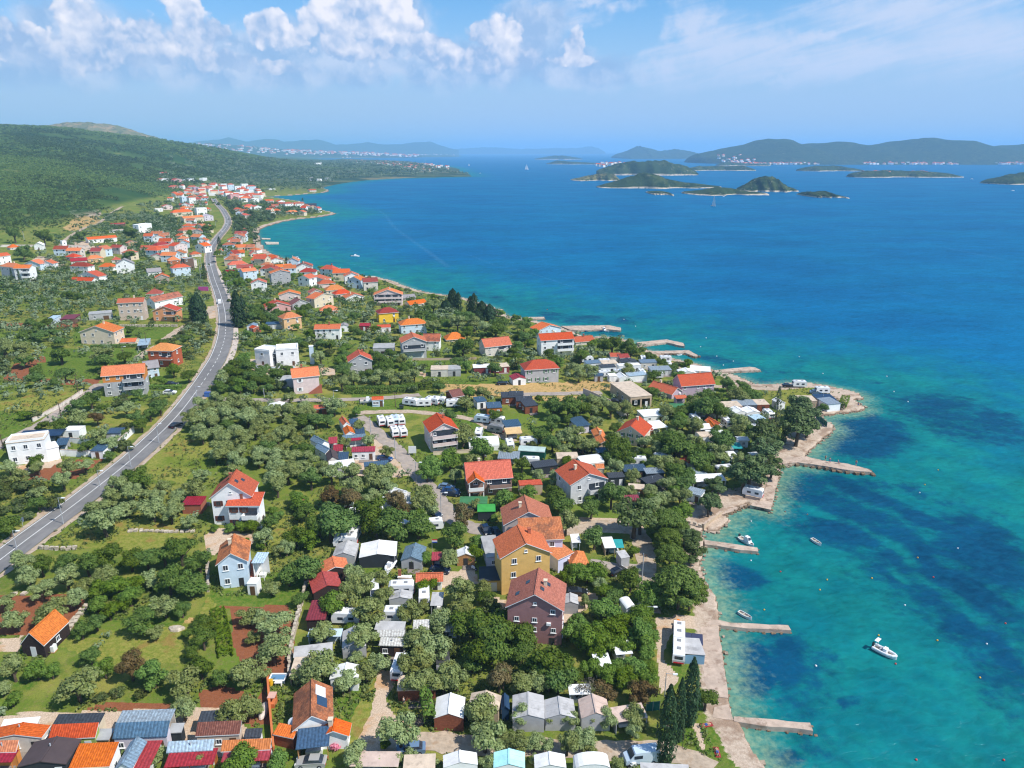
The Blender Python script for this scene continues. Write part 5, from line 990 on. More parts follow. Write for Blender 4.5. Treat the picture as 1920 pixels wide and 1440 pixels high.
PEOPLE = [
[92.43,195.17,1,'red','stand','person in red standing on the rubble mole'],
[92.95,193.36,1,'blue','stand','person in blue trousers walking on the rubble mole'],
[95.42,192.86,1,'blue','stand','person in blue crouching on the rubble mole'],
[99.94,191.77,1,'skin','stand','bather near the end of the rubble mole'],
[30.46,115.42,1.23,'pink','stand','person in a pink top behind the farther camper van'],
[30.94,92.27,1,'skin','lie','sunbather lying on a red towel under the broad tree'],
[31.14,86.77,1.05,'skin','lie','sunbather lying on a dark red towel on the shore lawn'],
[-17.45,94.75,2.76,'white','stand','person in white beside the brown boarded cabin'],
[124.12,243.21,0.8,'skin','stand','bather on the headland rocks'],
]
SPOTS = {
'boat_trailer': [-25.79,132.71,3.39],
'boat_trailer2': [-49.3,231.86,5.79],
'tank': [-79.46,104.35,5.54],
'billboard_red': [-198.96,509.96,3.4],
'billboard_pink': [-189.32,438.11,5.4],
'skip_blue': [-197.97,519.31,3.06],
'solar': [33.4,113.06,1.04],
'awning': [32.3,108.9,1.05],
'parasol': [31.91,117.42,1.21],
'bin_orange': [31.87,117.24,1.21],
'bin1': [-37.17,228.13,5.25],
'binblue': [-104.24,233.54,7.82],
'sign': [-28.75,191.68,4.1],
'oven': [-50.17,156.2,4.53],
'oven2': [-38.2,93.67,3.79],
'pool': [-39.07,99.22,3.85],
'oval': [-39.21,92.13,3.81],
'pickup': [-39.25,91.98,3.81],
'dish': [-34.62,90.42,3.61],
'fire': [-14.67,91.48,2.63],
'board': [-59.64,126.38,4.74],
'kitchen': [-22.05,129.45,3.23],
'yellow': [-39.86,98.01,3.89],
'table': [-38.58,98,3.83],
'lawnsign': [-130.6,299.96,7.28],
'blueflower': [-26.26,84.97,3.26],
'lawnrock': [-61.47,111.49,4.71],
'chim': [-22.97,130.43,3.27],
'net1': [-64.17,133.76,5.03],
'green_fence_a': [104.02,230.83,0.83],
'green_fence_b': [104.3,222.55,0.79],
'green_fence_c': [60.62,191.54,1.29],
'green_fence_d': [63.77,192.59,1.21],
'teal_a': [21.76,94.98,1.28],
'teal_b': [24.01,95.23,1.25],
'roadsign': [-110.25,144.58,7.03],
}
WEED = [
[[(99.9,221.5),(110.8,231.9),(126.2,239),(132.3,226.6),(128.2,211.8),(115.7,198.7),(103,198.7),(94.2,205)],1],
[[(65.1,163.9),(86.4,175.9),(108.3,179.1),(119.7,166.7),(122.1,144.8),(88.4,93.3),(82.9,105.1),(81.6,116.2),(80.6,128.3),(78.2,144.8),(69.2,153.2)],1],
[[(39.8,113.6),(46.7,114.2),(49.4,109.2),(48,103.7),(43.9,99.4),(39,99.8),(37.2,101.9)],0.9],
[[(44.4,144.8),(48.8,143.3),(55,137.5),(56.3,133.4),(50.7,130.2),(45.3,130.8),(43.2,135.8)],0.9],
[[(49.3,117.2),(56.2,117.2),(53.5,106.7),(48.9,99.1),(51.2,96.2),(46.4,90.6),(44.7,99.1),(44.1,106.7)],0.8],
[[(54.4,99.6),(60,100.3),(58.1,97.5),(54.8,96.9)],0.8],
[[(39.1,88.3),(43.9,88.7),(44.7,86.2),(41.4,84.5),(36.6,84.5)],0.8],
[[(77.9,188.7),(92.8,189.7),(102.8,185),(110.1,169.7),(101.4,157.1),(89.3,160.6),(76.7,164.3),(67.6,168.1),(70.2,177.9)],0.8],
[[(12.3,408.7),(67.3,391.2),(64.5,373.8),(41,375.1),(11.6,383)],0.6],
[[(38.3,360.1),(56.6,360.1),(62.3,346.3),(52.4,346.3),(39.9,353.1)],0.5],
[[(92,282.3),(109.1,275.1),(100.4,268.2),(89.9,275.1)],0.6],
[[(139.6,258.5),(165.4,264.9),(174.4,246.5),(178.8,225.2),(160.2,198.9),(142,211.3),(134.9,230.2)],0.7],
[[(-48.4,462.5),(-20,444.8),(12,398.6),(26.2,385.1),(0,444.8),(-37.4,502.2)],0.5],
]
STREAKS = [
[[(97.3,140.8),(101,138.3),(102.6,131.2),(104.6,123.6)],3.2],
[[(89.4,133.5),(92.1,130.1),(92.4,122.6)],3],
[[(92.4,120.1),(94.8,117.2),(95.3,110.1)],3.2],
[[(88,149.5),(89.3,142.1),(89.7,136.5)],3],
[[(84.5,138.3),(85.4,134.1)],1.8],
[[(88.6,179.6),(91.7,169.7),(96,163.6),(101.3,153.7)],2.6],
[[(78.5,164.3),(85.9,157.1),(91.1,147.3)],2.6],
[[(96.8,185),(101.9,175.4),(109.3,160.6)],2.6],
[[(70.4,176.2),(75.5,169.7),(80.5,160.6)],2],
[[(104.2,176.2),(112.7,166.6)],4],
]
WAKES = [
[[(-214.9,1172),(-184.5,1071.4),(-144.3,893.7),(-116.1,795.3),(-79,672.2),(-51.1,575.5)],7],
[[(-37.9,643.5),(-12.9,581.1),(12.2,548.9),(43.1,481.6)],4],
[[(258.5,1194.4),(324.7,1018.8),(389.9,893.7),(409.1,755.9),(418.5,617.1)],7],
[[(-45.2,1254.2),(32.9,1140),(75.6,1044.5)],9],
[[(254.3,502.2),(258.1,453.5),(280,413)],3],
[[(-142.8,604.6),(-108.2,561.9),(-71.9,481.6)],5],
]
RELIEF = [
['island',1837.7,60,[(214.6,1),(244,7.6),(290.8,22),(333.4,33.6),(371.8,23.3),(419.9,12.8),(474.6,6.3),(529.5,1)],'wood'],
['island',1546.6,60,[(369,1),(402.8,5.5),(442.5,12.2),(483.2,7.7),(518.3,2.2),(544.2,1)],'wood'],
['island',1668.8,60,[(526.6,1),(549.6,14.8),(567,25.5),(583.8,29),(603.9,25.5),(630.3,11.2),(661.5,1)],'wood'],
['island',2301.4,60,[(185.3,1),(227.1,9),(285.6,18.7),(319.3,15.5),(340.2,1)],'dry'],
['island',1546.6,60,[(295.2,1),(305.1,3.3),(328.2,3.3),(338.9,1)],'wood'],
['island',1457.4,60,[(597.3,1),(604.8,6.9),(620.2,5.9),(639.5,8),(653.4,1.7),(660.5,1)],'wood'],
['island',2804.2,61.3,[(321.7,15.7),(386,33.2),(466.4,50.7),(568,46.8),(670.6,31.3),(713.5,4)],'wood'],
['island',5151.9,73.6,[(236.9,2.3),(314.3,20),(443.9,12.9),(592.2,5.8),(703.5,1)],'wood'],
['island',3487,60,[(806,3.3),(880.4,17.8),(1006.4,15.4),(1081.5,20.2),(1153.9,1)],'wood'],
['island',8005.3,81.5,[(240.1,4.6),(399.8,31.8),(571,37.3),(754.7,4.6)],'wood'],
['island',3395.3,60,[(1312.8,5.5),(1396.5,21.9),(1494.8,19.6),(1569.7,10.2),(1608.3,1)],'wood'],
['island',4603.5,60,[(1262.6,5.2),(1353.6,21),(1453.6,11.5),(1552.8,11.5),(1603.7,1)],'wood'],
['island',2579.1,61.7,[(1183.8,8.7),(1238.8,17.8),(1351.2,19.6),(1464.4,16),(1540.5,10.5),(1580.5,1)],'wood'],
['island',2043.9,60,[(1330.7,3.2),(1364.1,16.2),(1407.2,24.9),(1495.4,32),(1629.3,34.9)],'wood'],
['hills',8529,900,[(1265.3,22.5),(1396.4,66.9),(1494.1,104.8),(1592,136.3),(1693.4,104.8),(1861,79.5),(2005.9,98.5),(2159.6,85.9),(2329.3,41.5),(2465.6,3.4)],'wood'],
['hills',20677.9,900,[(30.4,68.6),(379.8,140.9),(759.8,126.5),(1290.9,169.8),(1823.2,140.9),(2246.2,213),(2460.8,155.3),(2662.3,54.1)],'wood'],
['hills',4955.2,900,[(1366.7,19.7),(1425.1,67),(1608.9,90.6),(1770.9,121.9),(1891.1,153.2),(1959.8,164.8),(2075.3,161),(2159.8,141.5),(2224.9,114.1),(2345.9,133.7),(2467.8,145.4),(2590.6,149.3),(2684,129.7),(2799.8,125.8),(2920.8,141.5),(3060.2,168.7),(3204,168.7),(3370.4,157.1),(3519.6,129.7),(3668.5,106.3),(3811.1,114.1),(3952.7,125.8),(4477.3,168.7),(5525.7,98.4)],'wood'],
['far_plain',9812,700,[(-4390,163),(-4247.7,177),(-3990.9,163),(-3623.7,141.9),(-3257.5,106.7),(-2667.5,78.6),(-1927.8,57.4),(-1261.9,22)],'wood'],
['bald_hill',4160.1,500,[(-3061.1,207.8),(-2894,229.2),(-2777.8,241.5),(-2695.4,247.6),(-2596.8,253.7),(-2500,250.7),(-2412.2,232.3),(-2297.3,198.5),(-2157.7,152.3)],'bald'],
['hills',15712,900,[(-7723.3,106.5),(-6763.7,283.9),(-6172.6,350.1),(-5712.9,295),(-5302.5,317.1),(-4959.4,250.7),(-4663.6,295),(-4255.5,295),(-3852.5,228.6),(-3150.7,250.7),(-2685.6,217.5),(-2101.3,228.6),(-1808.3,261.8),(-1519,184.3),(-1170.5,95.4)],'wood'],
['hills',20677.9,900,[(-1823.6,126.5),(-1215.2,155.3),(-455.5,184.2),(0,140.9),(760.2,97.6)],'wood'],
]
ROAD = [
(-107.3,122.3),(-106.5,134.7),(-105.8,147),(-105.2,159.4),(-104.7,171.7),(-104.7,184.1),(-105.1,196.5),(-106.1,208.8),
(-107.5,221.1),(-109.2,233.3),(-111.4,245.5),(-114,257.6),(-116.8,269.7),(-119.8,281.7),(-123.1,293.6),(-126.6,305.5),
(-130.4,317.3),(-134.5,329),(-138.7,340.6),(-143.1,352.2),(-147.7,363.8),(-152.3,375.2),(-157.1,386.7),(-161.9,398.1),
(-166.9,409.4),(-171.9,420.8),(-176.9,432.1),(-181.9,443.4),(-187,454.7),(-192.2,466),(-197.3,477.2),(-202.4,488.5),
(-207.4,499.9),(-212.4,511.2),(-217.4,522.5),(-222.4,533.9),(-227.4,545.2),(-232.4,556.5),(-237.3,567.9),(-242,579.4),
(-246.7,590.8),(-251.4,602.3),(-255.9,613.8),(-260.4,625.4),(-264.9,636.9),(-269.3,648.5),(-273.6,660.1),(-277.8,671.8),
(-281.8,683.5),(-285.7,695.3),(-289.5,707.1),(-293.2,718.9),(-296.8,730.7),(-300.4,742.6),(-304,754.5),(-307.6,766.3),
(-311.1,778.2),(-314.6,790.1),(-318,802),(-321.4,813.9),(-324.9,825.8),(-328.4,837.7),(-332,849.5),(-335.7,861.4),
(-339.4,873.2),(-343.2,885),(-347.1,896.7),(-351.2,908.4),(-355.4,920.1),(-359.8,931.7),(-364.2,943.2),(-368.8,954.7),
(-373.5,966.2),(-378.4,977.6),(-383.3,988.9),(-388.3,1000.3),(-393.3,1011.6),(-398.3,1023),(-403.3,1034.3),(-408.4,1045.6),
(-413.5,1056.9),(-418.7,1068.1),(-423.9,1079.4),(-429,1090.6),(-434.2,1101.9),(-439.4,1113.2),(-444.5,1124.4),(-449.7,1135.7),
(-454.8,1147),(-459.9,1158.3),(-464.9,1169.6),(-470,1180.9),(-475.1,1192.2),(-480.2,1203.5),(-485.3,1214.8),(-490.4,1226.1),
(-495.4,1237.4),(-500.4,1248.7),(-505.4,1260.1),(-510.3,1271.4),(-515.2,1282.8),(-520.1,1294.2),(-525,1305.6),(-529.9,1317),
(-534.8,1328.3),
]
ROAD_WIDTH = 6.97
LANES = {
'farm lane': (4.2,[(-144.6,184.6),(-144.7,195),(-142.7,204.9),(-144.1,219.8),(-144.4,233.4),(-146,243.5)]),
'house drive': (3.6,[(-150.7,279),(-152.7,290.4),(-152.6,300.2)]),
'upper lane': (4,[(-154.3,310.1),(-157,329.6),(-157.6,343),(-160.4,371.3),(-165,394)]),
'camp lane': (4.6,[(-50.3,220.3),(-45.5,213.5),(-39.4,203.8),(-33.9,195.3),(-29.7,187.4),(-24.3,176.8),(-19.1,166.3),(-16.3,159.8),(-14.2,155),(-9.3,151.3),(-3.9,149.8)]),
'field track': (3.4,[(-102.8,231.2),(-87.3,232),(-71,233.7),(-58.3,234.9),(-45.1,237.2),(-32.7,241.9)]),
'meadow track': (3.2,[(-51.9,222.6),(-45.4,225.1),(-34.7,225.9),(-24.3,224.8),(-15.7,222.3),(-10,218.5),(-5.3,210.9),(0.5,203.9)]),
'hall lane': (4,[(-2,243.8),(6.6,246.3),(15.3,247.6),(25.8,249.7),(33.1,250.9)]),
'coast path': (4.4,[(10,151.5),(16.1,153),(22.3,156.7),(27.4,156),(30.7,151.5),(30.1,146.1),(30.3,141.5),(28.9,135.2),(28.1,129.3),(27.1,121.2)]),
'garden path': (3.4,[(17.1,138.4),(20.5,138.1),(23.8,137.4),(28.8,136.7)]),
'hill track': (4,[(-380.7,608.4),(-416.1,675.9),(-439.7,730.8),(-463.3,794.3),(-472.9,838.1),(-505.5,918.3),(-528,974.4),(-551.9,1047),(-550.6,1050.5)]),
'cove path': (3.5,[(77.8,264.3),(83.4,264.4),(89.6,263.6),(87.7,265.7),(93.9,261.7),(102.5,261.3)]),
'front drive': (3.8,[(-19.8,86.6),(-15.9,87.6),(-13.1,87.7),(-7.2,86.9),(-1.5,86.7),(-1.6,86.9),(6,86.7),(10.5,86.7),(18.8,87),(24.5,86.9),(26.4,86.4),(28.5,85.1),(29.5,83.4)]),
}
WALK = [
(-107.15,246.01),(-111.78,269.74),(-117.61,293.03),(-124.39,314.74),(-134.25,341.01),(-142.69,361.68),(-159.03,401.64),(-176.68,441.58),
(-195.5,483.23),(-215.78,529.57),(-222.38,542.07),
]
ZONES = {
'soil': [[(-57,118.8),(-49.8,119.4),(-45.7,111.8),(-45.7,107.4),(-49.6,107.6),(-54,118)],[(-49.8,108),(-45.4,108.2),(-43.5,101),(-46.9,103.2)],[(-126.7,169),(-121.5,180),(-112.2,182),(-112.9,169),(-120.4,168)],[(-99.5,119.7),(-82.7,120.6),(-79.2,109.8),(-80.8,108.4),(-91.5,107.9)],[(-182,245),(-193,270),(-187,275),(-174,244)],[(-67,91.5),(-64,93.3),(-54.1,93.1),(-53.3,91.8)],[(-49.5,119.2),(-43.7,120),(-40.7,114.8),(-38.5,106.1),(-38.1,99.1),(-41.1,98.9),(-43,99.9)],[(-169,247),(-157,248),(-149,249),(-146.9,242),(-166,241)],[(-41.2,94.6),(-40.6,98.2),(-37.4,89.6),(-39.5,89.5)],[(-244,335),(-223,336),(-208,338),(-203,328),(-225,330),(-239,328)],[(-190,274),(-187,278),(-181,268),(-186,268)],[(-51,95.6),(-48.1,97.8),(-41.6,95.3),(-39.4,88.9),(-48.9,92.3)]],
'pale': [[(-90.5,106.7),(-87,108.1),(-85,103.7),(-86,102.9),(-87.8,102.8)],[(-78.5,89.2),(-76.1,90.7),(-69.6,90.9),(-61.6,91.4),(-58.6,91.8),(-57.3,89.2),(-59.5,85.8),(-62.2,85.7),(-68,84.6),(-75.3,84.5)],[(-58.8,92.1),(-53.6,92.3),(-49.8,92.3),(-46.8,92.3),(-44.1,92.4),(-40.5,88.5),(-37.6,87),(-37.1,84.8),(-43.5,83.7),(-48.9,85.1),(-56.8,88.2)],[(-23.1,102.2),(-20.3,103.1),(-19.5,99.4),(-20.7,95.8),(-18.4,92.2),(-15.6,90),(-15.1,86.3),(-17.8,85.3),(-21.8,84.8),(-23.4,85.9),(-23,89.6),(-22.4,93),(-22.7,97.1)],[(28,119.8),(36.5,120.8),(35.7,116.7),(31.2,116.3),(28.5,112),(26,103.7),(27.9,101.4),(25.1,99.1),(26.3,109.4)],[(-14.7,133.2),(-8.2,134.7),(-6.6,128.9),(-11.1,128.7),(-14.5,127.4)],[(-42.8,206),(-38.9,201),(-32.9,189),(-28.3,179),(-32.6,177),(-42.8,178),(-44.7,188),(-39.7,191)],[(-19.3,165),(-15.3,160),(-16.4,153),(-19.8,156)],[(-112.1,282),(-105,283),(-93.8,272),(-85.8,273),(-69.8,274),(-67.2,262),(-83.2,264),(-93.3,260),(-102.5,269),(-106.8,270)],[(-41.7,275),(-33.1,270),(-33,265),(-40.6,270)],[(-133.5,175),(-123.2,181),(-121.9,180),(-123.1,175),(-130,172)],[(16.7,159),(31.4,160),(32.2,152),(25.4,152),(16,151)],[(41.9,164),(48.7,167),(52.2,163),(47.7,159),(43.5,160)],[(54.7,173),(62.6,175),(61.8,170),(54.8,166)],[(-69.5,144.3),(-67.7,147.9),(-59.1,145.4),(-57.5,141.5),(-62.7,137),(-65,136.5),(-67.3,138.9)],[(-169,393),(-161,388),(-149.7,361),(-155,360)],[(10.3,129.7),(14.2,129.2),(17.4,126.7),(17.2,124.4),(10.6,117.7),(9.7,117),(10.3,125.5)],[(-4.1,124.6),(-1,124.1),(-0.9,119.8),(-3.4,123.2)],[(-421,683),(-397,684),(-359,632),(-366,598),(-374,603)],[(-381,578),(-364,575),(-328,531),(-326,513),(-366,553)],[(-331,634),(-305,625),(-302,595),(-321,612)],[(26,107.2),(27.4,107.2),(29,102.8),(26.9,99.9),(25.1,100.6)],[(67.7,301),(72.4,294),(70,287),(66.7,296)],[(28.6,92.6),(29.9,92.7),(29.5,87.3),(28.9,87.3)],[(32.4,94.2),(34.4,93),(34.9,89.6),(34.3,84.1),(33.2,84),(33.3,90.5)]],
'dry': [[(-26.4,255),(-10.9,257),(10.1,261),(42.4,270),(40.4,256),(21.9,250),(5.6,245),(-15.7,241),(-25.1,244)],[(5.6,243),(25.8,247),(29.7,239),(23.4,238),(9.4,239)],[(-61.3,114.2),(-59.4,115.2),(-58.6,113.4),(-60.9,113.3)],[(-533,905),(-533,955),(-480,855),(-457,759),(-482,785)]],
'lawn': [[(-31.6,99.1),(-20.1,100.5),(-19.9,95.8),(-23,90.6),(-25,87.6),(-26.7,92),(-29.7,96.7)],[(-78.6,115.3),(-59.1,113.8),(-60,122.6),(-51.2,124.2),(-49.7,119.7),(-57,118.8),(-57.7,113.9),(-67.6,110.5)],[(-53.3,130.6),(-42.2,131.3),(-40.8,120.1),(-49.5,119.2)],[(-175,248),(-185,276),(-167,283),(-148.5,250),(-157,249)],[(-162,214),(-151,213),(-142.7,199),(-146.3,191)],[(-189,339),(-162,340),(-154,312),(-176,313)],[(26.3,92.5),(30.9,92.8),(34.1,89.5),(33.2,84),(26.8,86.9),(25.2,88.7)],[(27.4,106.5),(33.3,105.6),(32.6,102.6),(26.9,102.9)],[(-60.2,248),(-34.9,234),(-12.4,231),(-11.1,203),(-24.3,225),(-49.9,224)],[(-17.6,223),(0.5,206),(0.5,196),(-12.4,197)],[(78.1,258),(94.3,257),(90.7,246),(74.1,243)],[(-42.4,290),(-25.4,293),(-24.2,279),(-40.6,277)],[(-24.9,261),(-2.6,265),(0,257),(-24.3,253)],[(-34.8,134.7),(-26.4,134.1),(-23.8,127.9),(-32.7,130.7)],[(-205,328),(-201,329),(-183,297),(-185,295)],[(-195,290),(-156,296),(-147.4,272),(-185,268)],[(17.3,140.6),(24.3,140.6),(24,138.7),(17.1,138.7)],[(-77.5,97.3),(-78.2,91),(-79.6,90.9),(-83.2,96.2)],[(-60,123.6),(-52.2,124.2),(-48.1,125.1),(-44.8,120.5),(-58.8,119.8)]],
'meadow': [[(-85.4,107.8),(-72.1,108.5),(-58.4,107.6),(-56.1,102.8),(-68.2,101.1),(-75.1,104.2)],[(-76.7,109.9),(-65.2,111.6),(-58.8,113.9),(-59.8,122.1),(-56.7,118.8),(-56.6,111.2),(-57.9,107.7),(-70,107.8)],[(-99.3,177),(-100.9,199),(-88.5,196),(-82.8,185),(-85.4,179),(-85.1,169),(-93.4,172)],[(-101.5,137.2),(-101.7,144.8),(-101.2,154),(-93.3,164),(-76.8,154),(-72.2,146.8),(-69,138.9),(-92.3,136.8)],[(-59.5,155),(-49.8,155),(-47,146),(-53.9,140.6),(-57.2,148)],[(-166,220),(-160,233),(-147.9,233),(-148,213),(-162,214)],[(-130.9,217),(-122.8,221),(-115.9,207),(-124.9,206)],[(-158,360),(-149.7,361),(-136.5,327),(-121.8,272)],[(-109.1,205),(-109.9,231),(-113.6,231),(-112.9,209)],[(94.4,263),(113.6,262),(112,253),(103.1,250),(99.3,252)],[(-23.6,101.8),(-25,93.5),(-25.5,87),(-23.4,85.9),(-22.1,93.7)]],
'rock': [[(-557,910),(-554,958),(-533,955),(-518,927),(-525,886),(-543,885)],[(-963,1888),(-945,1923),(-858,1750),(-892,1762)],[(-590,882),(-581,884),(-561,852),(-574,856)],[(-111.2,151),(-112.3,155),(-110.4,154),(-108.4,150),(-109.5,148.6)],[(-592,886),(-586,895),(-567,861),(-571,855)],[(-558,908),(-547,980),(-518,926),(-542,884)]],
'clear': [[(-19852,31850),(-19259,31861),(-18370,31873),(-17407,31877),(-17852,31747),(-18222,31731),(-19111,31793)]],
}
# ------------------------------------------------------------------ small kit
LAND = Land(SHORE)
def zg(x,y):
 return float(LAND.z(np.array([x]),np.array([y]))[0])
def tag(o,label=None,cat=None,group=None,kind=None):
 if label: o['label'] = label
 if cat: o['category'] = cat
 if group: o['group'] = group
 if kind: o['kind'] = kind
 return o
def empty(name,loc,rz=0.0,label=None,cat=None,group=None):
 o = bpy.data.objects.new(name,None); C.objects.link(o)
 o.location = loc; o.rotation_euler = (0,0,rz); o.empty_display_size = 0.5
 return tag(o,label,cat,group)
def link(name,mesh,parent=None,loc=None,rot=None,scale=None):
 o = bpy.data.objects.new(name,mesh); C.objects.link(o)
 if parent: o.parent = parent
 if loc is not None: o.location = loc
 if rot is not None: o.rotation_euler = rot
 if scale is not None: o.scale = scale if hasattr(scale,'__len__') else (scale,) * 3
 return o
class MB:
 """collects faces of one mesh"""
 def __init__(s):
  s.v = []; s.f = []; s.mi = []; s.uv = []
 def face(s,pts,mi=0,uv=None):
  i = len(s.v); s.v += [tuple(p) for p in pts]; s.f.append(tuple(range(i,i + len(pts)))); s.mi.append(mi)
  s.uv += list(uv) if uv else [(p[0] + p[1] * .3,p[2] + p[1] * .7) for p in pts]
 def box(s,x0,y0,z0,x1,y1,z1,mi=0):
  a = [(x0,y0,z0),(x1,y0,z0),(x1,y1,z0),(x0,y1,z0),(x0,y0,z1),(x1,y0,z1),(x1,y1,z1),(x0,y1,z1)]
  s.hexa(a,mi)
 def hexa(s,a,mi=0):
  for q in ((0,3,2,1),(4,5,6,7),(0,1,5,4),(1,2,6,5),(2,3,7,6),(3,0,4,7)):
   s.face([a[i] for i in q],mi)
 def slab(s,top,th,mi=0,edge=1,uv=None):
  """roof slab: top polygon, thickness downwards"""
  bot = [(p[0],p[1],p[2] - th) for p in top]
  s.face(top,mi,uv); s.face(bot[::-1],edge)
  n = len(top)
  for i in range(n):
   j = (i + 1) % n
   s.face([top[j],top[i],bot[i],bot[j]],edge)
 def tube(s,a,b,r0,r1=None,n=6,mi=0):
  a = Vector(a); b = Vector(b); r1 = r0 if r1 is None else r1
  d = (b - a); L = d.length
  if L < 1e-6: return
  q = d.to_track_quat('Z','Y')
  ra = [a + q @ Vector((math.cos(2 * PI * k / n) * r0,math.sin(2 * PI * k / n) * r0,0)) for k in range(n)]
  rb = [b + q @ Vector((math.cos(2 * PI * k / n) * r1,math.sin(2 * PI * k / n) * r1,0)) for k in range(n)]
  for k in range(n):
   j = (k + 1) % n
   s.face([ra[k],ra[j],rb[j],rb[k]],mi)
  s.face(ra[::-1],mi); s.face(rb,mi)
 def loft(s,rings,mi=0,cap=True):
  for r0,r1 in zip(rings,rings[1:]):
   n = len(r0)
   for k in range(n):
    j = (k + 1) % n
    s.face([r0[k],r0[j],r1[j],r1[k]],mi)
  if cap:
   s.face(rings[0][::-1],mi); s.face(rings[-1],mi)
 def mesh(s,name,mats,smooth_=False):
  me = bpy.data.meshes.new(name); me.from_pydata(s.v,[],s.f)
  for m in (mats if isinstance(mats,(list,tuple)) else [mats]):
   me.materials.append(m)
  me.polygons.foreach_set('material_index',s.mi)
  u = me.uv_layers.new(name='UVMap'); u.data.foreach_set('uv',[c for p in s.uv for c in p])
  if smooth_:
   me.polygons.foreach_set('use_smooth',[True] * len(s.f))
  me.update()
  return me
 def build(s,name,mats,parent=None,smooth_=False):
  return link(name,s.mesh(name,mats,smooth_),parent)
def np_mesh(name,verts,quads,mats,attrs=None,smooth_=True,tris=False):
 me = bpy.data.meshes.new(name)
 n = len(verts); k = 3 if tris else 4; m = len(quads)
 me.vertices.add(n); me.vertices.foreach_set('co',np.ascontiguousarray(verts,np.float32).ravel())
 me.loops.add(m * k); me.loops.foreach_set('vertex_index',np.ascontiguousarray(quads,np.int32).ravel())
 me.polygons.add(m); me.polygons.foreach_set('loop_start',np.arange(0,m * k,k,dtype=np.int32))
 if smooth_:
  me.polygons.foreach_set('use_smooth',np.ones(m,bool))
 for mm in (mats if isinstance(mats,(list,tuple)) else [mats]):
  me.materials.append(mm)
 for nm,arr in (attrs or {}).items():
  if arr.ndim == 1:
   a = me.attributes.new(nm,'FLOAT','POINT'); a.data.foreach_set('value',arr.astype(np.float32))
  else:
   a = me.attributes.new(nm,'FLOAT_COLOR','POINT'); a.data.foreach_set('color',arr.astype(np.float32).ravel())
 me.update(calc_edges=True)
 return me
def grid_quads(nr,nc):
 i = np.arange(nr - 1)[:,None] * nc + np.arange(nc - 1)[None,:]
 return np.stack([i,i + 1,i + nc + 1,i + nc],-1).reshape(-1,4)
# ------------------------------------------------------------------ materials
def simple(name,col,rough=0.7,spec=0.3,var=0.18,scale=1.5,metal=0.0,bump=0.0,stain=None):
 m,t = material(name)
 g = t.new('ShaderNodeNewGeometry').outputs['Position']
 n = t.noise(g,scale,4,0.6)
 c = t.mix(t.lin(n,0.3,0.7),tuple(k * (1 - var) for k in col),tuple(min(1,k * (1 + var)) for k in col))
 if stain:
  c = t.mix(t.step(t.noise(g,0.55,6,0.65),0.5,0.68),c,stain)
 nb = t.bump(t.noise(g,scale * 6,2),bump) if bump else None
 t.out(t.princ(c,rough,nb,spec,metal))
 return m
def tiles(name,col,old=0.0,period=0.33,shine=0.0,pan=True):
 """pan tile or ribbed metal roof: u runs along the ridge, v down the slope, in metres"""
 m,t = material(name)
 uv = t.new('ShaderNodeUVMap').outputs[0]
 u,v,_ = t.sep(uv)
 g = t.new('ShaderNodeNewGeometry').outputs['Position']
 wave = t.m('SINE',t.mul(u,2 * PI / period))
 row = t.m('FRACT',t.mul(v,1 / 0.38))
 h = t.add(t.mul(wave,0.5),t.mul(row,0.7 if pan else 0.0))
 n = t.noise(g,0.9,5,0.65)
 nt = t.noise(t.v('MULTIPLY',uv,(1 / 0.33,1 / 0.38,1)),1.0,1,0.5)
 dark = tuple(k * 0.72 for k in col); lite = (min(1,col[0] * 1.22),col[1] * 1.35,col[2] * 1.4)
 c = t.mix(t.lin(nt,0.3,0.7),dark,lite)
 c = t.mix(t.mul(t.step(n,0.42,0.66),0.35),c,tuple(k * .6 for k in col))
 if old:
  c = t.mix(t.mul(t.step(t.noise(g,0.5,6,0.7),0.45,0.62),old),c,(0.06,0.042,0.035))
  c = t.mix(t.mul(t.step(nt,0.55,0.75),old * .6),c,(0.42,0.24,0.15))
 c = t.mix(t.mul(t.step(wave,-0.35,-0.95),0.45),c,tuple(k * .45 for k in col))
 oi = t.new('ShaderNodeObjectInfo'); hs = t.new('ShaderNodeHueSaturation'); t.put(hs.inputs['Color'],c); t.put(hs.inputs['Value'],t.lin(oi.outputs['Random'],0,1,.80,1.08)); t.put(hs.inputs['Saturation'],t.lin(t.m('FRACT',t.mul(oi.outputs['Random'],7.3)),0,1,.92,1.06)); t.put(hs.inputs['Hue'],t.lin(t.m('FRACT',t.mul(oi.outputs['Random'],13.7)),0,1,.496,.512)); c = hs.outputs[0]
 t.out(t.princ(c,0.62 - shine,t.bump(h,0.05,0.6),0.25 + shine))
 return m
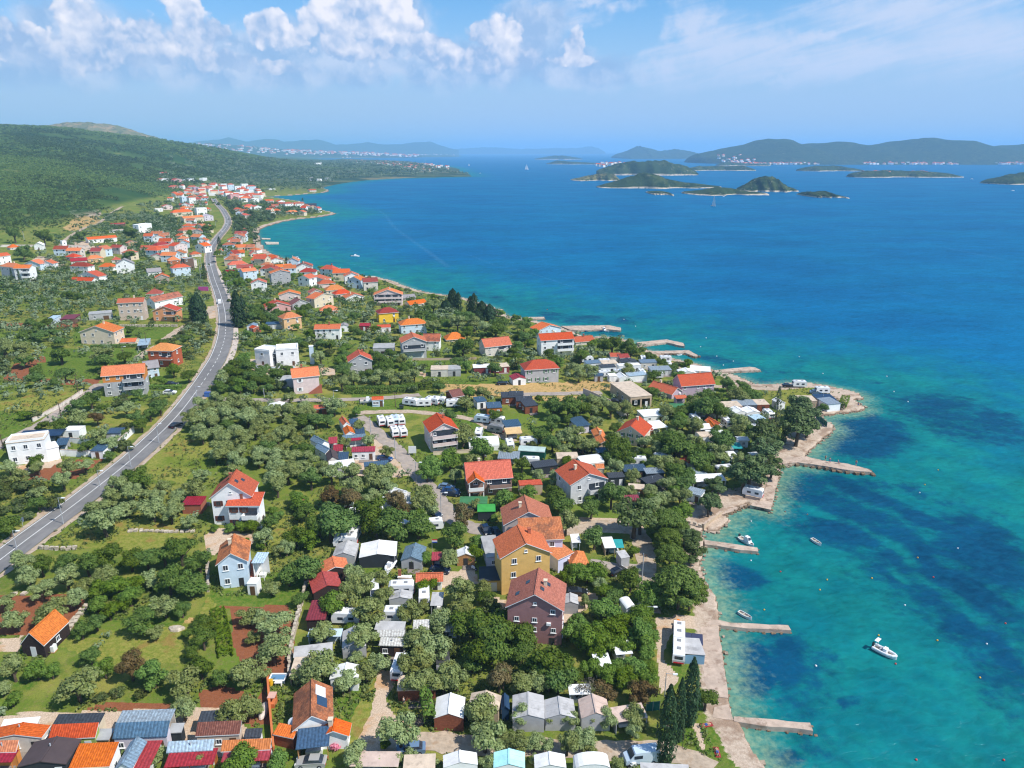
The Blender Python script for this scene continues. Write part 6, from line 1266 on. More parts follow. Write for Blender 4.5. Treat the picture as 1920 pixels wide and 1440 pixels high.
WALLC = {'white': (.82,.82,.80),'pale': (.66,.61,.54),'cream': (.66,.56,.41),'beige': (.55,.44,.35),'green': (.30,.38,.10),'wood': (.42,.22,.09),'lilac': (.60,.55,.60),'dark': (.035,.04,.045),'orange': (.62,.24,.06),'orangewood': (.50,.17,.04),'redwood': (.22,.075,.04),'darkwood': (.04,.028,.025),'paleblue': (.55,.66,.74),'brick': (.35,.12,.07),'grey': (.42,.42,.42),'greyplaster': (.40,.40,.40),'brickred': (.40,.10,.045),'salmon': (.68,.31,.15),'brown': (.16,.10,.07),'ochre': (.58,.38,.20),'stone': (.40,.34,.27),'rust': (.42,.13,.05),'pinkwhite': (.68,.55,.52),'pink': (.62,.35,.33),'apricot': (.66,.42,.22),'yellow': (.78,.50,.04),'maroon': (.22,.05,.05),'mauve': (.46,.36,.43),'sand': (.50,.38,.26),'taupe': (.30,.19,.15),'woodgrey': (.24,.20,.17),'mustard': (.68,.43,.14),'plum': (.34,.175,.165),'taupewhite': (.46,.39,.36),'bluewhite': (.60,.62,.80),'greywhite': (.58,.58,.58),'corrugwall': (.5,.5,.52),'navy': (.02,.05,.10),'darkgreen': (.01,.08,.055),'slate': (.08,.09,.11),'darkgrey': (.06,.07,.09),'silver': (.5,.5,.5)}
ROOFC = {'tile_red': ((.56,.085,.032),0),'tile_bright': ((.70,.145,.035),0),'tile_orange': ((.56,.16,.06),0),'tile_amber': ((.70,.20,.04),0),'tile_dark': ((.36,.045,.03),.15),'tile_old': ((.54,.15,.07),.6),'tile_brown': ((.20,.06,.045),.3),'tile_rose': ((.52,.17,.12),.12)}
METALC = {'white': (.74,.74,.72),'slate': (.05,.055,.065),'grey': (.36,.36,.35),'bluetin': (.075,.15,.22),'greytin': (.26,.30,.33),'brownfelt': (.075,.055,.055),'crimson': (.36,.025,.045),'crimsonbright': (.42,.035,.035),'maroon': (.24,.03,.05),'maroonred': (.22,.025,.028),'greyblue': (.17,.24,.30),'paletin': (.42,.52,.58),'bluefelt': (.05,.095,.15),'sandflat': (.56,.45,.34),'solar': (.02,.035,.07),'greytile': (.27,.25,.25),'greenfelt': (.05,.17,.07),'greenbright': (.05,.30,.06),'fabricgrey': (.44,.43,.42),'fabricwhite': (.72,.71,.68),'fabricbeige': (.56,.45,.34),'fabricamber': (.62,.42,.20),'fabricpink': (.55,.42,.35),'fabricblue': (.50,.62,.72),'corrug': (.58,.53,.47),'teal': (.03,.30,.30),'turq': (.42,.78,.80),'navy': (.02,.05,.10),'dark': (.05,.05,.05),'slateflat': (.04,.05,.06),'greengrey': (.40,.50,.46),'lilacroof': (.5,.42,.48),'pink': (.55,.35,.35),'brown': (.22,.15,.12),'mauve': (.42,.36,.40),'darkgrey': (.06,.07,.09)}
_mc = {}
def wallm(k):
 if ('w',k) not in _mc:
  wood = k in ('wood','orangewood','redwood','darkwood','woodgrey')
  _mc['w',k] = simple('wall ' + k,WALLC[k],0.85,0.15,0.10 if not wood else .25,0.8 if not wood else 3,stain=tuple(c * .72 for c in WALLC[k]) if k in ('greyplaster','stone','greywhite','pale','sand') else None,bump=.01)
 return _mc['w',k]
def roofm(k):
 if ('r',k) not in _mc:
  if k in ROOFC:
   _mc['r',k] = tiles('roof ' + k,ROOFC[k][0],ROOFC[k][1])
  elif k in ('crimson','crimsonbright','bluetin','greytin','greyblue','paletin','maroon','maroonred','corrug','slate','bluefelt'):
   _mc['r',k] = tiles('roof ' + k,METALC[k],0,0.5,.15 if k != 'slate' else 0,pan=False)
  else:
   _mc['r',k] = simple('roof ' + k,METALC[k],0.75 if k != 'solar' else .2,0.2 if k != 'solar' else .6,0.14,0.7,stain=tuple(c * .7 for c in METALC[k]) if k in ('sandflat','grey','fabricgrey','fabricbeige','corrug','fabricpink') else None)
 return _mc['r',k]
def paint(k,col,rough=.35,spec=.5,metal=0,var=.04):
 if ('p',k) not in _mc:
  _mc['p',k] = simple(k,col,rough,spec,var,2.0,metal)
 return _mc['p',k]
WHITE = paint('white trim',(.80,.80,.78),.6,.3)
GLASS = paint('window glass',(.035,.045,.06),.12,.6,var=.3)
DARKM = paint('dark trim',(.03,.03,.035),.5)
CONC = simple('concrete',(.47,.365,.285),.9,.1,.22,.5,stain=(.27,.19,.14),bump=.02)
STONE = simple('pale stone',(.52,.45,.36),.95,.1,.3,1.2,stain=(.30,.25,.19),bump=.08)
STEEL = paint('galvanised steel',(.38,.40,.42),.5,.5)
WOODP = simple('weathered pole wood',(.12,.085,.06),.9,.1,.2,3)
# ------------------------------------------------------------------ land
def ground_material():
 m,t = material('ground')
 g = t.new('ShaderNodeNewGeometry').outputs['Position']
 za = t.attr('zone_a','Color'); zb = t.attr('zone_b','Color')
 sa = t.new('ShaderNodeSeparateColor'); t.put(sa.inputs[0],za); sb = t.new('ShaderNodeSeparateColor'); t.put(sb.inputs[0],zb)
 lawn = t.attr('lawn'); far = t.attr('far'); mead = t.attr('meadow')
 n0 = t.noise(g,1.3,5,0.65); n1 = t.noise(g,0.22,5,0.6); n2 = t.noise(g,0.035,4,0.6); n3 = t.noise(g,4.5,3,0.6)
 def mask(a,amt=.8):
  return t.step(t.add(a,t.mul(t.sub(t.add(t.mul(n0,.55),t.mul(n1,.45)),0.5),amt * 1.8)),0.38,0.62)
 grass = t.mix(t.step(n1,.38,.62),(.100,.145,.022),(.235,.225,.050))
 grass = t.mix(t.step(n2,.45,.62),grass,(.120,.175,.024))
 grass = t.mix(t.mul(t.step(n0,.5,.66),.5),grass,(.20,.165,.07))
 lw = t.mix(t.step(n0,.35,.65),(.065,.135,.014),(.14,.175,.032))
 c = t.mix(mask(lawn),grass,lw)
 md = t.mix(t.step(n0,.35,.65),(.145,.180,.026),(.25,.235,.055)); md = t.mix(t.mul(t.step(n1,.54,.66),.7),md,(.25,.15,.05)); md = t.mix(t.step(n2,.55,.65),md,(.11,.16,.02))
 c = t.mix(mask(mead),c,md)
 dry = t.mix(t.step(n0,.35,.68),(.50,.33,.14),(.36,.235,.085)); dry = t.mix(t.step(n1,.56,.66),dry,(.20,.18,.045))
 c = t.mix(mask(sa.outputs[2]),c,dry)
 soil = t.mix(n0,(.17,.055,.024),(.30,.12,.06))
 c = t.mix(mask(sa.outputs[0],.5),c,soil)
 pale = t.mix(t.lin(n3,.25,.75),(.44,.33,.23),(.56,.44,.33)); pale = t.mix(t.step(n1,.5,.68),pale,(.46,.28,.15))
 c = t.mix(mask(sa.outputs[1],.6),c,pale)
 rock = t.mix(t.lin(n0,.3,.7),(.38,.29,.215),(.53,.43,.335)); rock = t.mix(t.mul(t.step(n1,.47,.60),.75),rock,(.25,.165,.11))
 rock = t.mix(t.step(t.sep(g)[2],.72,.25),rock,(.15,.10,.065))
 c = t.mix(mask(sb.outputs[0],.9),c,rock)
 hn = t.noise(g,.045,6,.7); hm = t.noise(g,.006,4,.6)
 hill = t.mix(t.step(hn,.40,.62),(.024,.056,.010),(.095,.130,.022)); hill = t.mix(t.step(hm,.42,.62),hill,(.060,.105,.018)); hill = t.mix(t.mul(t.step(t.noise(g,.09,4,.7),.64,.70),.5),hill,(.36,.32,.26))
 hill = t.mix(t.step(t.noise(g,.0028,5,.6),.50,.60),hill,(.030,.068,.014)); hill = t.mix(t.step(t.noise(g,.011,5,.65),.60,.68),hill,(.15,.165,.045))
 c = t.mix(sb.outputs[1],c,hill)
 clear = t.mix(t.step(t.noise(g,.02,5,.7),.42,.6),(.24,.17,.075),(.10,.11,.035))
 c = t.mix(t.step(t.add(sb.outputs[2],t.mul(t.sub(hn,.5),.8)),.4,.6),c,clear)
 pn = t.noise(t.v('MULTIPLY',g,(.6,1.6,1)),.012,5,.7)
 plain = t.mix(t.step(pn,.40,.60),(.022,.05,.022),(.085,.115,.045)); plain = t.mix(t.step(t.noise(g,.004,3),.56,.66),plain,(.17,.15,.07))
 c = t.mix(far,c,plain)
 sp_ = t.add(t.add(.25,t.mul(n3,.75)),t.mul(t.noise(g,11.0,2,.6),.75)); c = t.mix(t.sub(1.0,t.m('MAXIMUM',far,sb.outputs[1])),c,t.mix(1.0,c,t.comb(sp_,sp_,sp_),'MULTIPLY'))
 hb = t.add(t.mul(n3,.12),t.mul(n0,.25))
 t.out(t.princ(c,.95,t.bump(hb,.35,.7),.05))
 return m
def build_land():
 rows = [45.0]
 while rows[-1] < 21000:
  rows.append(rows[-1] * (1.0068 if rows[-1] < 760 else 1.016))
 rows = np.array(rows)
 cols = np.concatenate([np.linspace(-2.2,-.82,24,endpoint=False),np.linspace(-.82,.66,420),np.linspace(.68,1.3,10)])
 Yg,Tg = np.meshgrid(rows,cols,indexing='ij')
 Xg = Yg * Tg
 x = Xg.ravel(); y = Yg.ravel()
 s = LAND.sdist(x,y); z = LAND.z(x,y,s)
 near = (y < 900)
 A = np.zeros((len(x),4)); B = np.zeros((len(x),4)); A[:,3] = 1; B[:,3] = 1
 lawn = np.zeros(len(x))
 def poly(k):
  acc = np.zeros(len(x))
  for p in ZONES[k]:
   q = np.array(p); bx0,by0 = q.min(0); bx1,by1 = q.max(0)
   i = np.nonzero((x >= bx0) & (x <= bx1) & (y >= by0) & (y <= by1))[0]
   if len(i):
    acc[i] = np.maximum(acc[i],inside(x[i],y[i],p))
  return acc
 A[:,0] = poly('soil'); A[:,1] = poly('pale'); A[:,2] = poly('dry'); lawn = poly('lawn'); mead = poly('meadow')
 B[:,0] = poly('rock')
 cw = np.interp(y,[80,150,185,270,300,600],[4.2,5,9,9,5,7]); coast = smooth(cw + 2,cw - 2,s) * (s > -3)
 B[:,0] = np.maximum(B[:,0],coast)
 hz = hill_z(x,y) * smooth(20,160,s)
 B[:,1] = smooth(.4,4,hz)
 B[:,2] = poly('clear')
 far = smooth(1500,2100,y) * (1 - B[:,1])
 me = np_mesh('ground',np.stack([x,y,z],1),grid_quads(len(rows),len(cols)),ground_material(),{'zone_a': A,'zone_b': B,'lawn': lawn,'far': far,'meadow': mead})
 tag(link('ground',me),kind='structure')
build_land()
# ------------------------------------------------------------------ sea
def water_material():
 m,t = material('sea water')
 g = t.new('ShaderNodeNewGeometry').outputs['Position']
 weed = t.attr('weed'); shelf = t.attr('shelf'); shal = t.attr('shallow'); foam = t.attr('foam'); far = t.attr('far')
 gx,gy,_ = t.sep(g)
 gs = t.comb(t.mul(gx,.6),gy,0.0)
 n0 = t.noise(g,.35,5,.65); n1 = t.noise(g,.07,6,.62); n2 = t.noise(gs,.013,4,.6); n4 = t.noise(g,.9,3,.6)
 deep = t.mix(t.step(n2,.35,.65),WCOL['deep_a'],WCOL['deep_b'])
 turq = t.mix(t.step(n1,.35,.65),WCOL['turq_a'],WCOL['turq_b'])
 sh = t.step(t.add(shelf,t.mul(t.sub(n1,.5),.5)),.12,.85)
 c = t.mix(sh,deep,turq)
 wm = t.step(t.add(weed,t.add(t.mul(t.sub(n1,.5),2.2),t.mul(t.sub(n0,.5),1.3))),.18,.92)
 wc = t.mix(t.lin(n0,.3,.7),WCOL['weed_a'],WCOL['weed_b'])
 c = t.mix(t.mul(wm,.93),c,wc)
 sm = t.step(t.add(shal,t.mul(t.sub(t.add(t.mul(n0,.5),t.mul(n4,.5)),.5),1.2)),.30,.95)
 c = t.mix(t.mul(sm,.85),c,t.mix(t.lin(n4,.35,.65),WCOL['sand_a'],WCOL['sand_b']))
 c = t.mix(t.mul(t.step(t.add(foam,t.mul(t.sub(n0,.5),.7)),.3,1.1),.45),c,(.16,.33,.45))
 gr = t.comb(t.add(t.mul(gx,.8),t.mul(gy,.35)),t.add(t.mul(gy,1.6),t.mul(gx,-.5)),0.0)
 w1 = t.noise(gr,.42,5,.62,.5); w2 = t.noise(gr,.085,4,.6,.4); w3 = t.noise(gs,.010,5,.6); w4 = t.noise(gr,.022,5,.65,.3)
 h = t.add(t.mul(w1,.9),t.mul(w2,1.6))
 nb = t.bump(h,1.0,.5)
 tone = t.add(t.add(-.26,t.mul(w1,.95)),t.add(t.mul(w2,.70),t.add(t.mul(w3,.38),t.mul(w4,.50))))
 c = t.mix(1.0,c,t.comb(tone,tone,tone),'MULTIPLY')
 df = t.new('ShaderNodeBsdfDiffuse'); t.put(df.inputs[0],c)
 gl = t.new('ShaderNodeBsdfGlossy'); gl.inputs['Roughness'].default_value = .22; t.l.new(nb,gl.inputs['Normal']); t.put(gl.inputs[0],(.55,.85,1.0))
 lw = t.new('ShaderNodeLayerWeight'); lw.inputs[0].default_value = .5; t.l.new(nb,lw.inputs['Normal'])
 fac = t.add(.022,t.mul(t.m('POWER',lw.outputs['Facing'],6.0),.15))
 mx = t.new('ShaderNodeMixShader'); t.put(mx.inputs[0],fac); t.l.new(df.outputs[0],mx.inputs[1]); t.l.new(gl.outputs[0],mx.inputs[2])
 t.out(mx.outputs[0])
 return m
WCOL = dict(deep_a=(.002,.092,.215),deep_b=(.002,.116,.24),turq_a=(.003,.130,.152),turq_b=(.006,.172,.158),weed_a=(.002,.034,.095),weed_b=(.003,.064,.13),sand_a=(.09,.22,.16),sand_b=(.20,.30,.19))
def build_sea():
 rows = [40.0]
 while rows[-1] < 95000:
  rows.append(rows[-1] * (1.0085 if rows[-1] < 700 else 1.02 if rows[-1] < 4000 else 1.08))
 rows = np.array(rows)
 cols = np.concatenate([np.linspace(-2.0,-.75,10,endpoint=False),np.linspace(-.75,-.2,60,endpoint=False),np.linspace(-.2,.9,300),np.linspace(.92,2.4,14)])
 Yg,Tg = np.meshgrid(rows,cols,indexing='ij')
 x = (Yg * Tg).ravel(); y = Yg.ravel()
 s = -LAND.sdist(x,y)
 weed = np.zeros(len(x))
 for p,k in WEED:
  d = seg_dist(x,y,p,True)
  i = inside(x,y,p)
  q = np.array(p); ext = math.sqrt(max(1.0,(np.ptp(q[:,0]) * np.ptp(q[:,1])))) * .17
  weed = np.maximum(weed,k * smooth(-ext,ext,np.where(i,d,-d)))
 for p,w in STREAKS:
  weed *= 1 - .5 * smooth(w * 1.5,0,seg_dist(x + 1.2 * wob(x,y,7),y + 1.5 * wob(x,y,5,2),p))
 near = smooth(420,300,y)
 weed = np.maximum(weed,.62 * smooth(4,9,s) * smooth(26,15,s) * near * (0.5 + .5 * wob(x,y,17)))
 shelf = smooth(150,25,s) * .75 + .25 * smooth(60,8,s)
 shelf = np.maximum(shelf,.95 * smooth(330,170,y + .1 * x) * smooth(-.2,.2,x / y))
 shelf *= np.interp(y,[0,280,420,700,1500],[1.0,.82,.72,.8,.6])
 shal = np.interp(s,[0,2.5,7,14,22],[.95,.75,.35,.1,0]) * np.interp(y,[0,200,420,900,3000],[1,1,.75,.6,.4])
 foam = np.zeros(len(x))
 for p,w in WAKES:
  foam = np.maximum(foam,.55 * smooth(w * 1.2,0,seg_dist(x,y,p)))
 far = smooth(800,3000,y)
 me = np_mesh('sea',np.stack([x,y,np.zeros_like(x)],1),grid_quads(len(rows),len(cols)),water_material(),{'weed': weed,'shelf': shelf,'shallow': shal,'foam': foam,'far': far})
 tag(link('sea',me),kind='structure')
build_sea()
# ------------------------------------------------------------------ islands and far hills
def wood_far(name,dry=False):
 m,t = material(name)
 g = t.new('ShaderNodeNewGeometry').outputs['Position']
 a = t.noise(g,.03,6,.7); b = t.noise(g,.12,4,.65)
 c = t.mix(t.step(a,.4,.62),(.018,.040,.014),(.055,.080,.026))
 if dry:
  c = t.mix(t.step(b,.4,.55),c,(.16,.15,.06))
 c = t.mix(t.mul(t.step(b,.60,.68),.5),c,(.36,.32,.27))
 c = t.mix(t.step(t.noise(g,.008,4),.5,.62),c,(.035,.062,.024))
 edge = t.step(t.attr('edge'),.25,.7)
 c = t.mix(t.mul(edge,t.step(b,.3,.5)),c,(.52,.44,.34))
 t.out(t.princ(c,.95,t.bump(t.noise(g,.12,5,.7),5.0,.8),.05))
 return m
def bald():
 m,t = material('bald hill grass'); g = t.new('ShaderNodeNewGeometry').outputs['Position']
 a = t.noise(g,.012,6,.7); c = t.mix(t.step(a,.40,.55),(.30,.21,.10),(.15,.145,.05)); c = t.mix(t.step(t.noise(g,.05,4),.56,.62),c,(.05,.07,.02))
 t.out(t.princ(c,.95,t.bump(t.noise(g,.06,5,.7),4.0,.8),.05))
 return m
FARWOOD,FARDRY,BALD = wood_far('island scrub'),wood_far('dry island scrub',True),bald()
RELIEF_LABEL = 0
for nm,D,dep,prof,k in RELIEF:
 xs = np.array([p[0] for p in prof]); zs = np.array([p[1] for p in prof])
 W = xs[-1] - xs[0]; isl = nm == 'island'
 depth = dep * 2
 nu,nv = (90,22) if isl else (170,26)
 u = np.linspace(xs[0],xs[-1],nu); v = np.linspace(0,1,nv)
 U,V = np.meshgrid(u,v,indexing='ij')
 cr = np.interp(U,xs,zs)
 f = (U - xs[0]) / W
 taper = np.clip(np.minimum(f,1 - f) / .08,0,1) ** .5
 front = D - depth * .10 * (1 - taper) * 0 + depth * .5 * (1 - taper)
 back = D + depth - depth * .5 * (1 - taper)
 Yv = front + (back - front) * V
 prof_v = np.sin(np.clip(V,0,1) * PI) ** .8
 rough = wob(U,Yv,W * .07,1) * .07 + wob(U,Yv,W * .025,2) * .05 + wob(U,Yv,W * .012,4) * .03
 Z = cr * prof_v * (1 + rough * (.35 if k == 'bald' else 1.3)) + (1.6 if isl else 0) * np.clip(np.sin(V * PI) * 6,0,1) - .6
 if isl:
  Yv = Yv + (wob(U,Yv * 0 + D,W * .11,1) * .22 + wob(U,Yv * 0 + D,W * .04,3) * .10) * depth * (1 - V)
  Z += np.clip(prof_v,0,1) * 1.2 * NP.random(Z.shape) * np.clip(cr / 12,.3,1.5)
 E = (smooth(3.2,1.0,Z) if isl else np.zeros_like(Z))
 me = np_mesh(nm,np.stack([U,Yv,Z],-1).reshape(-1,3),grid_quads(nu,nv)[:,::-1],{'dry': FARDRY,'bald': BALD}.get(k,FARWOOD),{'edge': E.ravel()})
 tag(link(nm,me),kind='structure')
# ------------------------------------------------------------------ roads
def asphalt_material():
 m,t = material('asphalt')
 g = t.new('ShaderNodeNewGeometry').outputs['Position']
 c = t.mix(t.lin(t.noise(g,.25,5,.6),.3,.7),(.165,.16,.155),(.225,.215,.205))
 c = t.mix(t.mul(t.step(t.noise(g,.05,3),.52,.6),.4),c,(.13,.128,.128))
 c = t.mix(t.mul(t.step(t.noise(g,.7,5,.7),.55,.7),.35),c,(.10,.098,.097)); c = t.mix(t.mul(t.step(t.noise(t.v('MULTIPLY',g,(1.6,.3,1)),.35,3),.54,.64),.3),c,(.27,.255,.24))
 t.out(t.princ(c,.85,None,.2))
 return m
def offset_line(pts,d):
 p = np.array(pts,float); tg = np.gradient(p,axis=0); tg /= np.linalg.norm(tg,axis=1)[:,None] + 1e-9
 return p + np.stack([tg[:,1],-tg[:,0]],1) * d
def dense(pts,step):
 p = np.array(pts,float); L = np.concatenate([[0],np.cumsum(np.hypot(*(p[1:] - p[:-1]).T))])
 n = max(2,int(L[-1] / step)); s = np.linspace(0,L[-1],n)
 q = np.stack([np.interp(s,L,p[:,0]),np.interp(s,L,p[:,1])],1)
 for _ in range(6):
  q[1:-1] = .25 * q[:-2] + .5 * q[1:-1] + .25 * q[2:]
 return q
def ribbon(name,pts,w,lift,mat,parent=None,across=3,jitter=0.0,off=0.0):
 """a strip draped on the land"""
 c = np.array(pts,float)
 L = [offset_line(c,off + w * (k / (across - 1) - .5)) for k in range(across)]
 if jitter:
  for a in (0,-1):
   L[a] = L[a] + NP.normal(0,jitter,L[a].shape)
 P = np.stack(L,1)
 z = LAND.z(P[...,0].ravel(),P[...,1].ravel()).reshape(P.shape[:2])
 z = np.maximum(z,z.mean(1)[:,None]) + lift + np.maximum(P[...,1] - 250,0) * .0006
 me = np_mesh(name,np.dstack([P,z]).reshape(-1,3),grid_quads(P.shape[0],across),mat)
 return link(name,me,parent)
ASPHALT = asphalt_material()
MARK = simple('road paint',(.78,.78,.75),.7,.2,.12,3)
PALEWAY = simple('pale track gravel',(.42,.335,.25),.95,.05,.22,1.2,stain=(.36,.25,.16),bump=.03)
GREYWAY = simple('worn grey lane',(.33,.28,.24),.95,.05,.18,.6,stain=(.42,.34,.26),bump=.02)
road_c = dense(ROAD,3.0)
road = tag(ribbon('road',road_c,ROAD_WIDTH,.10,ASPHALT,across=5),kind='structure')
for sgn in (-1,1):
 ribbon('edge_line',road_c,.17,.16,MARK,road,across=2,off=sgn * (ROAD_WIDTH / 2 - .45))
ribbon('verge',road_c,1.3,.05,PALEWAY,road,across=2,jitter=.2,off=-(ROAD_WIDTH / 2 + .5)); ribbon('verge',road_c,1.4,.05,PALEWAY,road,across=2,jitter=.2,off=ROAD_WIDTH / 2 + .6)
ribbon('centre_line',road_c[:40],.16,.16,MARK,road,across=2); ribbon('centre_line',road_c[78:],.16,.16,MARK,road,across=2)
for i in range(41,77,2):
 ribbon('centre_dash',road_c[i:i + 2],.16,.16,MARK,road,across=2)
zi = int(np.argmin((road_c[:,1] - 560) ** 2))
a0 = road_c[zi]; tg = road_c[zi + 1] - a0; tg /= np.linalg.norm(tg); nn = np.array([tg[1],-tg[0]])
for k in range(7):
 c0 = a0 + nn * (k - 3) * .85
 ribbon('zebra_stripe',np.array([c0,c0 + tg * 2,c0 + tg * 4]),.45,.17,MARK,road,across=2)
for nm,(w,pts) in LANES.items():
 q = dense(pts,1.6)
 o = ribbon('path' if 'path' in nm or 'drive' in nm else 'lane',q,w,.06,GREYWAY if nm in ('camp lane','field track','hall lane','garden path','farm lane') else PALEWAY,across=4,jitter=.22)
 tag(o,kind='structure')
tag(ribbon('pavement',dense(WALK,2.0),2.4,.12,simple('pavement slabs',(.52,.44,.37),.9,.1,.12,.8),across=2),kind='structure')
# ------------------------------------------------------------------ buildings
_wm = {}
def window_meshes(w,h,frame,simple_):
 k = (round(w,1),round(h,1),frame,simple_)
 if k in _wm:
  return _wm[k]
 fm = WHITE if frame == 'white' else paint('brown frame',(.12,.05,.03),.6)
 if simple_:
  b = MB(); b.box(-w / 2,-.04,0,w / 2,.05,h); _wm[k] = (b.mesh('window',GLASS),None,None)
  return _wm[k]
 f = MB(); t = .10
 f.box(-w / 2,-.07,0,-w / 2 + t,.03,h); f.box(w / 2 - t,-.07,0,w / 2,.03,h); f.box(-w / 2 + t,-.07,h - t,w / 2 - t,.03,h); f.box(-w / 2 + t,-.07,0,w / 2 - t,.03,t)
 f.box(-.03,-.06,t,.03,.03,h - t); f.box(-w / 2 - .12,-.16,-.09,w / 2 + .12,.03,-.003)
 p = MB(); p.box(-w / 2 + t,-.035,t,-.03,.02,h - t); p.box(.03,-.035,t,w / 2 - t,.02,h - t)
 s = MB()
 for a,c in ((-w / 2 - .5,-w / 2 - .02),(w / 2 + .02,w / 2 + .5)):
  s.box(a,-.06,0,c,.02,h)
 _wm[k] = (f.mesh('window',fm),p.mesh('pane',GLASS),s)
 return _wm[k]
SHUT = {'brown': (.10,.03,.02),'green': (.06,.16,.07),'white': (.8,.8,.8)}
_dm = {}
def door_mesh(w=1.0,h=2.1,col='brown'):
 if (w,h,col) not in _dm:
  b = MB(); b.box(-w / 2,-.05,0,w / 2,.05,h)
  _dm[w,h,col] = b.mesh('door',paint('door ' + col,{'brown': (.12,.06,.03),'white': (.7,.7,.7),'dark': (.03,.03,.03)}[col],.5))
 return _dm[w,h,col]
def roof_mesh(kind,w,d,h,rise,ov,mats,th=.16,par=False):
 b = MB(); x0,x1,y0,y1 = -ov,w + ov,-ov,d + ov
 if kind == 'par':
  cy = d / 2; k = rise / cy; e = h - k * ov; sl = math.hypot(cy + ov,k * (cy + ov))
  b.slab([(x0,y0,e),(x1,y0,e),(x1,cy,h + rise),(x0,cy,h + rise)],th,uv=[(x0,0),(x1,0),(x1,sl),(x0,sl)])
  b.slab([(x1,y1,e),(x0,y1,e),(x0,cy,h + rise),(x1,cy,h + rise)],th,uv=[(x1,0),(x0,0),(x0,sl),(x1,sl)])
  b.box(x0 + .02,cy - .14,h + rise - .05,x1 - .02,cy + .14,h + rise + .07)
 elif kind == 'gf':
  cx = w / 2; k = rise / cx; e = h - k * ov; sl = math.hypot(cx + ov,k * (cx + ov))
  b.slab([(x0,y1,e),(x0,y0,e),(cx,y0,h + rise),(cx,y1,h + rise)],th,uv=[(y1,0),(y0,0),(y0,sl),(y1,sl)])
  b.slab([(x1,y0,e),(x1,y1,e),(cx,y1,h + rise),(cx,y0,h + rise)],th,uv=[(y0,0),(y1,0),(y1,sl),(y0,sl)])
  b.box(cx - .14,y0 + .02,h + rise - .05,cx + .14,y1 - .02,h + rise + .07)
 elif kind == 'hip':
  r = min(w,d) / 2; k = rise / r; e = h - k * ov; R = r + ov; z = h + rise; sl = math.hypot(R,k * R)
  if w >= d:
   p,q = (r,d / 2,z),(w - r,d / 2,z)
   b.slab([(x0,y0,e),(x1,y0,e),q,p],th,uv=[(x0,0),(x1,0),(w - r,sl),(r,sl)])
   b.slab([(x1,y1,e),(x0,y1,e),p,q],th,uv=[(x1,0),(x0,0),(r,sl),(w - r,sl)])
   b.slab([(x1,y0,e),(x1,y1,e),q],th,uv=[(y0,0),(y1,0),(d / 2,sl)]); b.slab([(x0,y1,e),(x0,y0,e),p],th,uv=[(y1,0),(y0,0),(d / 2,sl)])
  else:
   p,q = (w / 2,r,z),(w / 2,d - r,z)
   b.slab([(x0,y0,e),(x1,y0,e),p],th,uv=[(x0,0),(x1,0),(w / 2,sl)]); b.slab([(x1,y1,e),(x0,y1,e),q],th,uv=[(x1,0),(x0,0),(w / 2,sl)])
   b.slab([(x1,y0,e),(x1,y1,e),q,p],th,uv=[(y0,0),(y1,0),(d - r,sl),(r,sl)]); b.slab([(x0,y1,e),(x0,y0,e),p,q],th,uv=[(y1,0),(y0,0),(r,sl),(d - r,sl)])
 elif kind in ('shed','half'):
  k = rise / d; sl = math.hypot(d + 2 * ov,k * d)
  b.slab([(x0,y0,h - k * ov),(x1,y0,h - k * ov),(x1,y1,h + rise + k * ov),(x0,y1,h + rise + k * ov)],th,uv=[(x0,0),(x1,0),(x1,sl),(x0,sl)])
 elif kind == 'flat':
  b.box(x0 * .3,y0 * .3,h - .02,w - x0 * .3,d - y0 * .3,h + .12)
  if par:
   for q in ((0,0,w,.22),(0,d - .22,w,d),(0,.22,.22,d - .22),(w - .22,.22,w,d - .22)):
    b.box(q[0],q[1],h + .123,q[2],q[3],h + .62,1)
 else:
  n = 9; L = w if kind == 'arch' else d
  for i in range(n):
   a0,a1 = PI * i / n,PI * (i + 1) / n
   p0,z0 = L / 2 - math.cos(a0) * (L / 2 + ov),h + math.sin(a0) * rise; p1,z1 = L / 2 - math.cos(a1) * (L / 2 + ov),h + math.sin(a1) * rise
   b.slab([(p0,y0,z0),(p1,y0,z1),(p1,y1,z1),(p0,y1,z0)] if kind == 'arch' else [(x1,p0,z0),(x1,p1,z1),(x0,p1,z1),(x0,p0,z0)],.06,edge=0)
 return b.mesh('roof',mats)
def wall_mesh(kind,w,d,h,rise,mats,foot=1.2,band=False):
 b = MB()
 zt = {'shed': (h - .17,h + rise - .17),'half': (h - .17,h + rise - .17)}.get(kind,(h - .05,h - .05))
 a = [(0,0,-foot),(w,0,-foot),(w,d,-foot),(0,d,-foot),(0,0,zt[0]),(w,0,zt[0]),(w,d,zt[1]),(0,d,zt[1])]
 b.hexa(a)
 if kind == 'par':
  for x,s in ((0,1),(w,-1)):
   p = [(x,0,h - .051),(x,d,h - .051),(x,d / 2,h + rise - .2)]
   b.face(p[::-1] if s > 0 else p)
 elif kind == 'gf':
  for y,s in ((0,1),(d,-1)):
   p = [(0,y,h - .051),(w,y,h - .051),(w / 2,y,h + rise - .2)]
   b.face(p if s > 0 else p[::-1])
 elif kind in ('arch','archx'):
  n = 8; L = w if kind == 'arch' else d
  for e in (0,d if kind == 'arch' else w):
   pts = [(L / 2 - math.cos(PI * i / n) * L / 2,h + math.sin(PI * i / n) * (rise - .05)) for i in range(n + 1)]
   b.face([(p,e,z) for p,z in pts] if kind == 'arch' else [(e,p,z) for p,z in pts])
 return b.mesh('wall',mats)
FOOT = []          # footprints: centre, half size, yaw
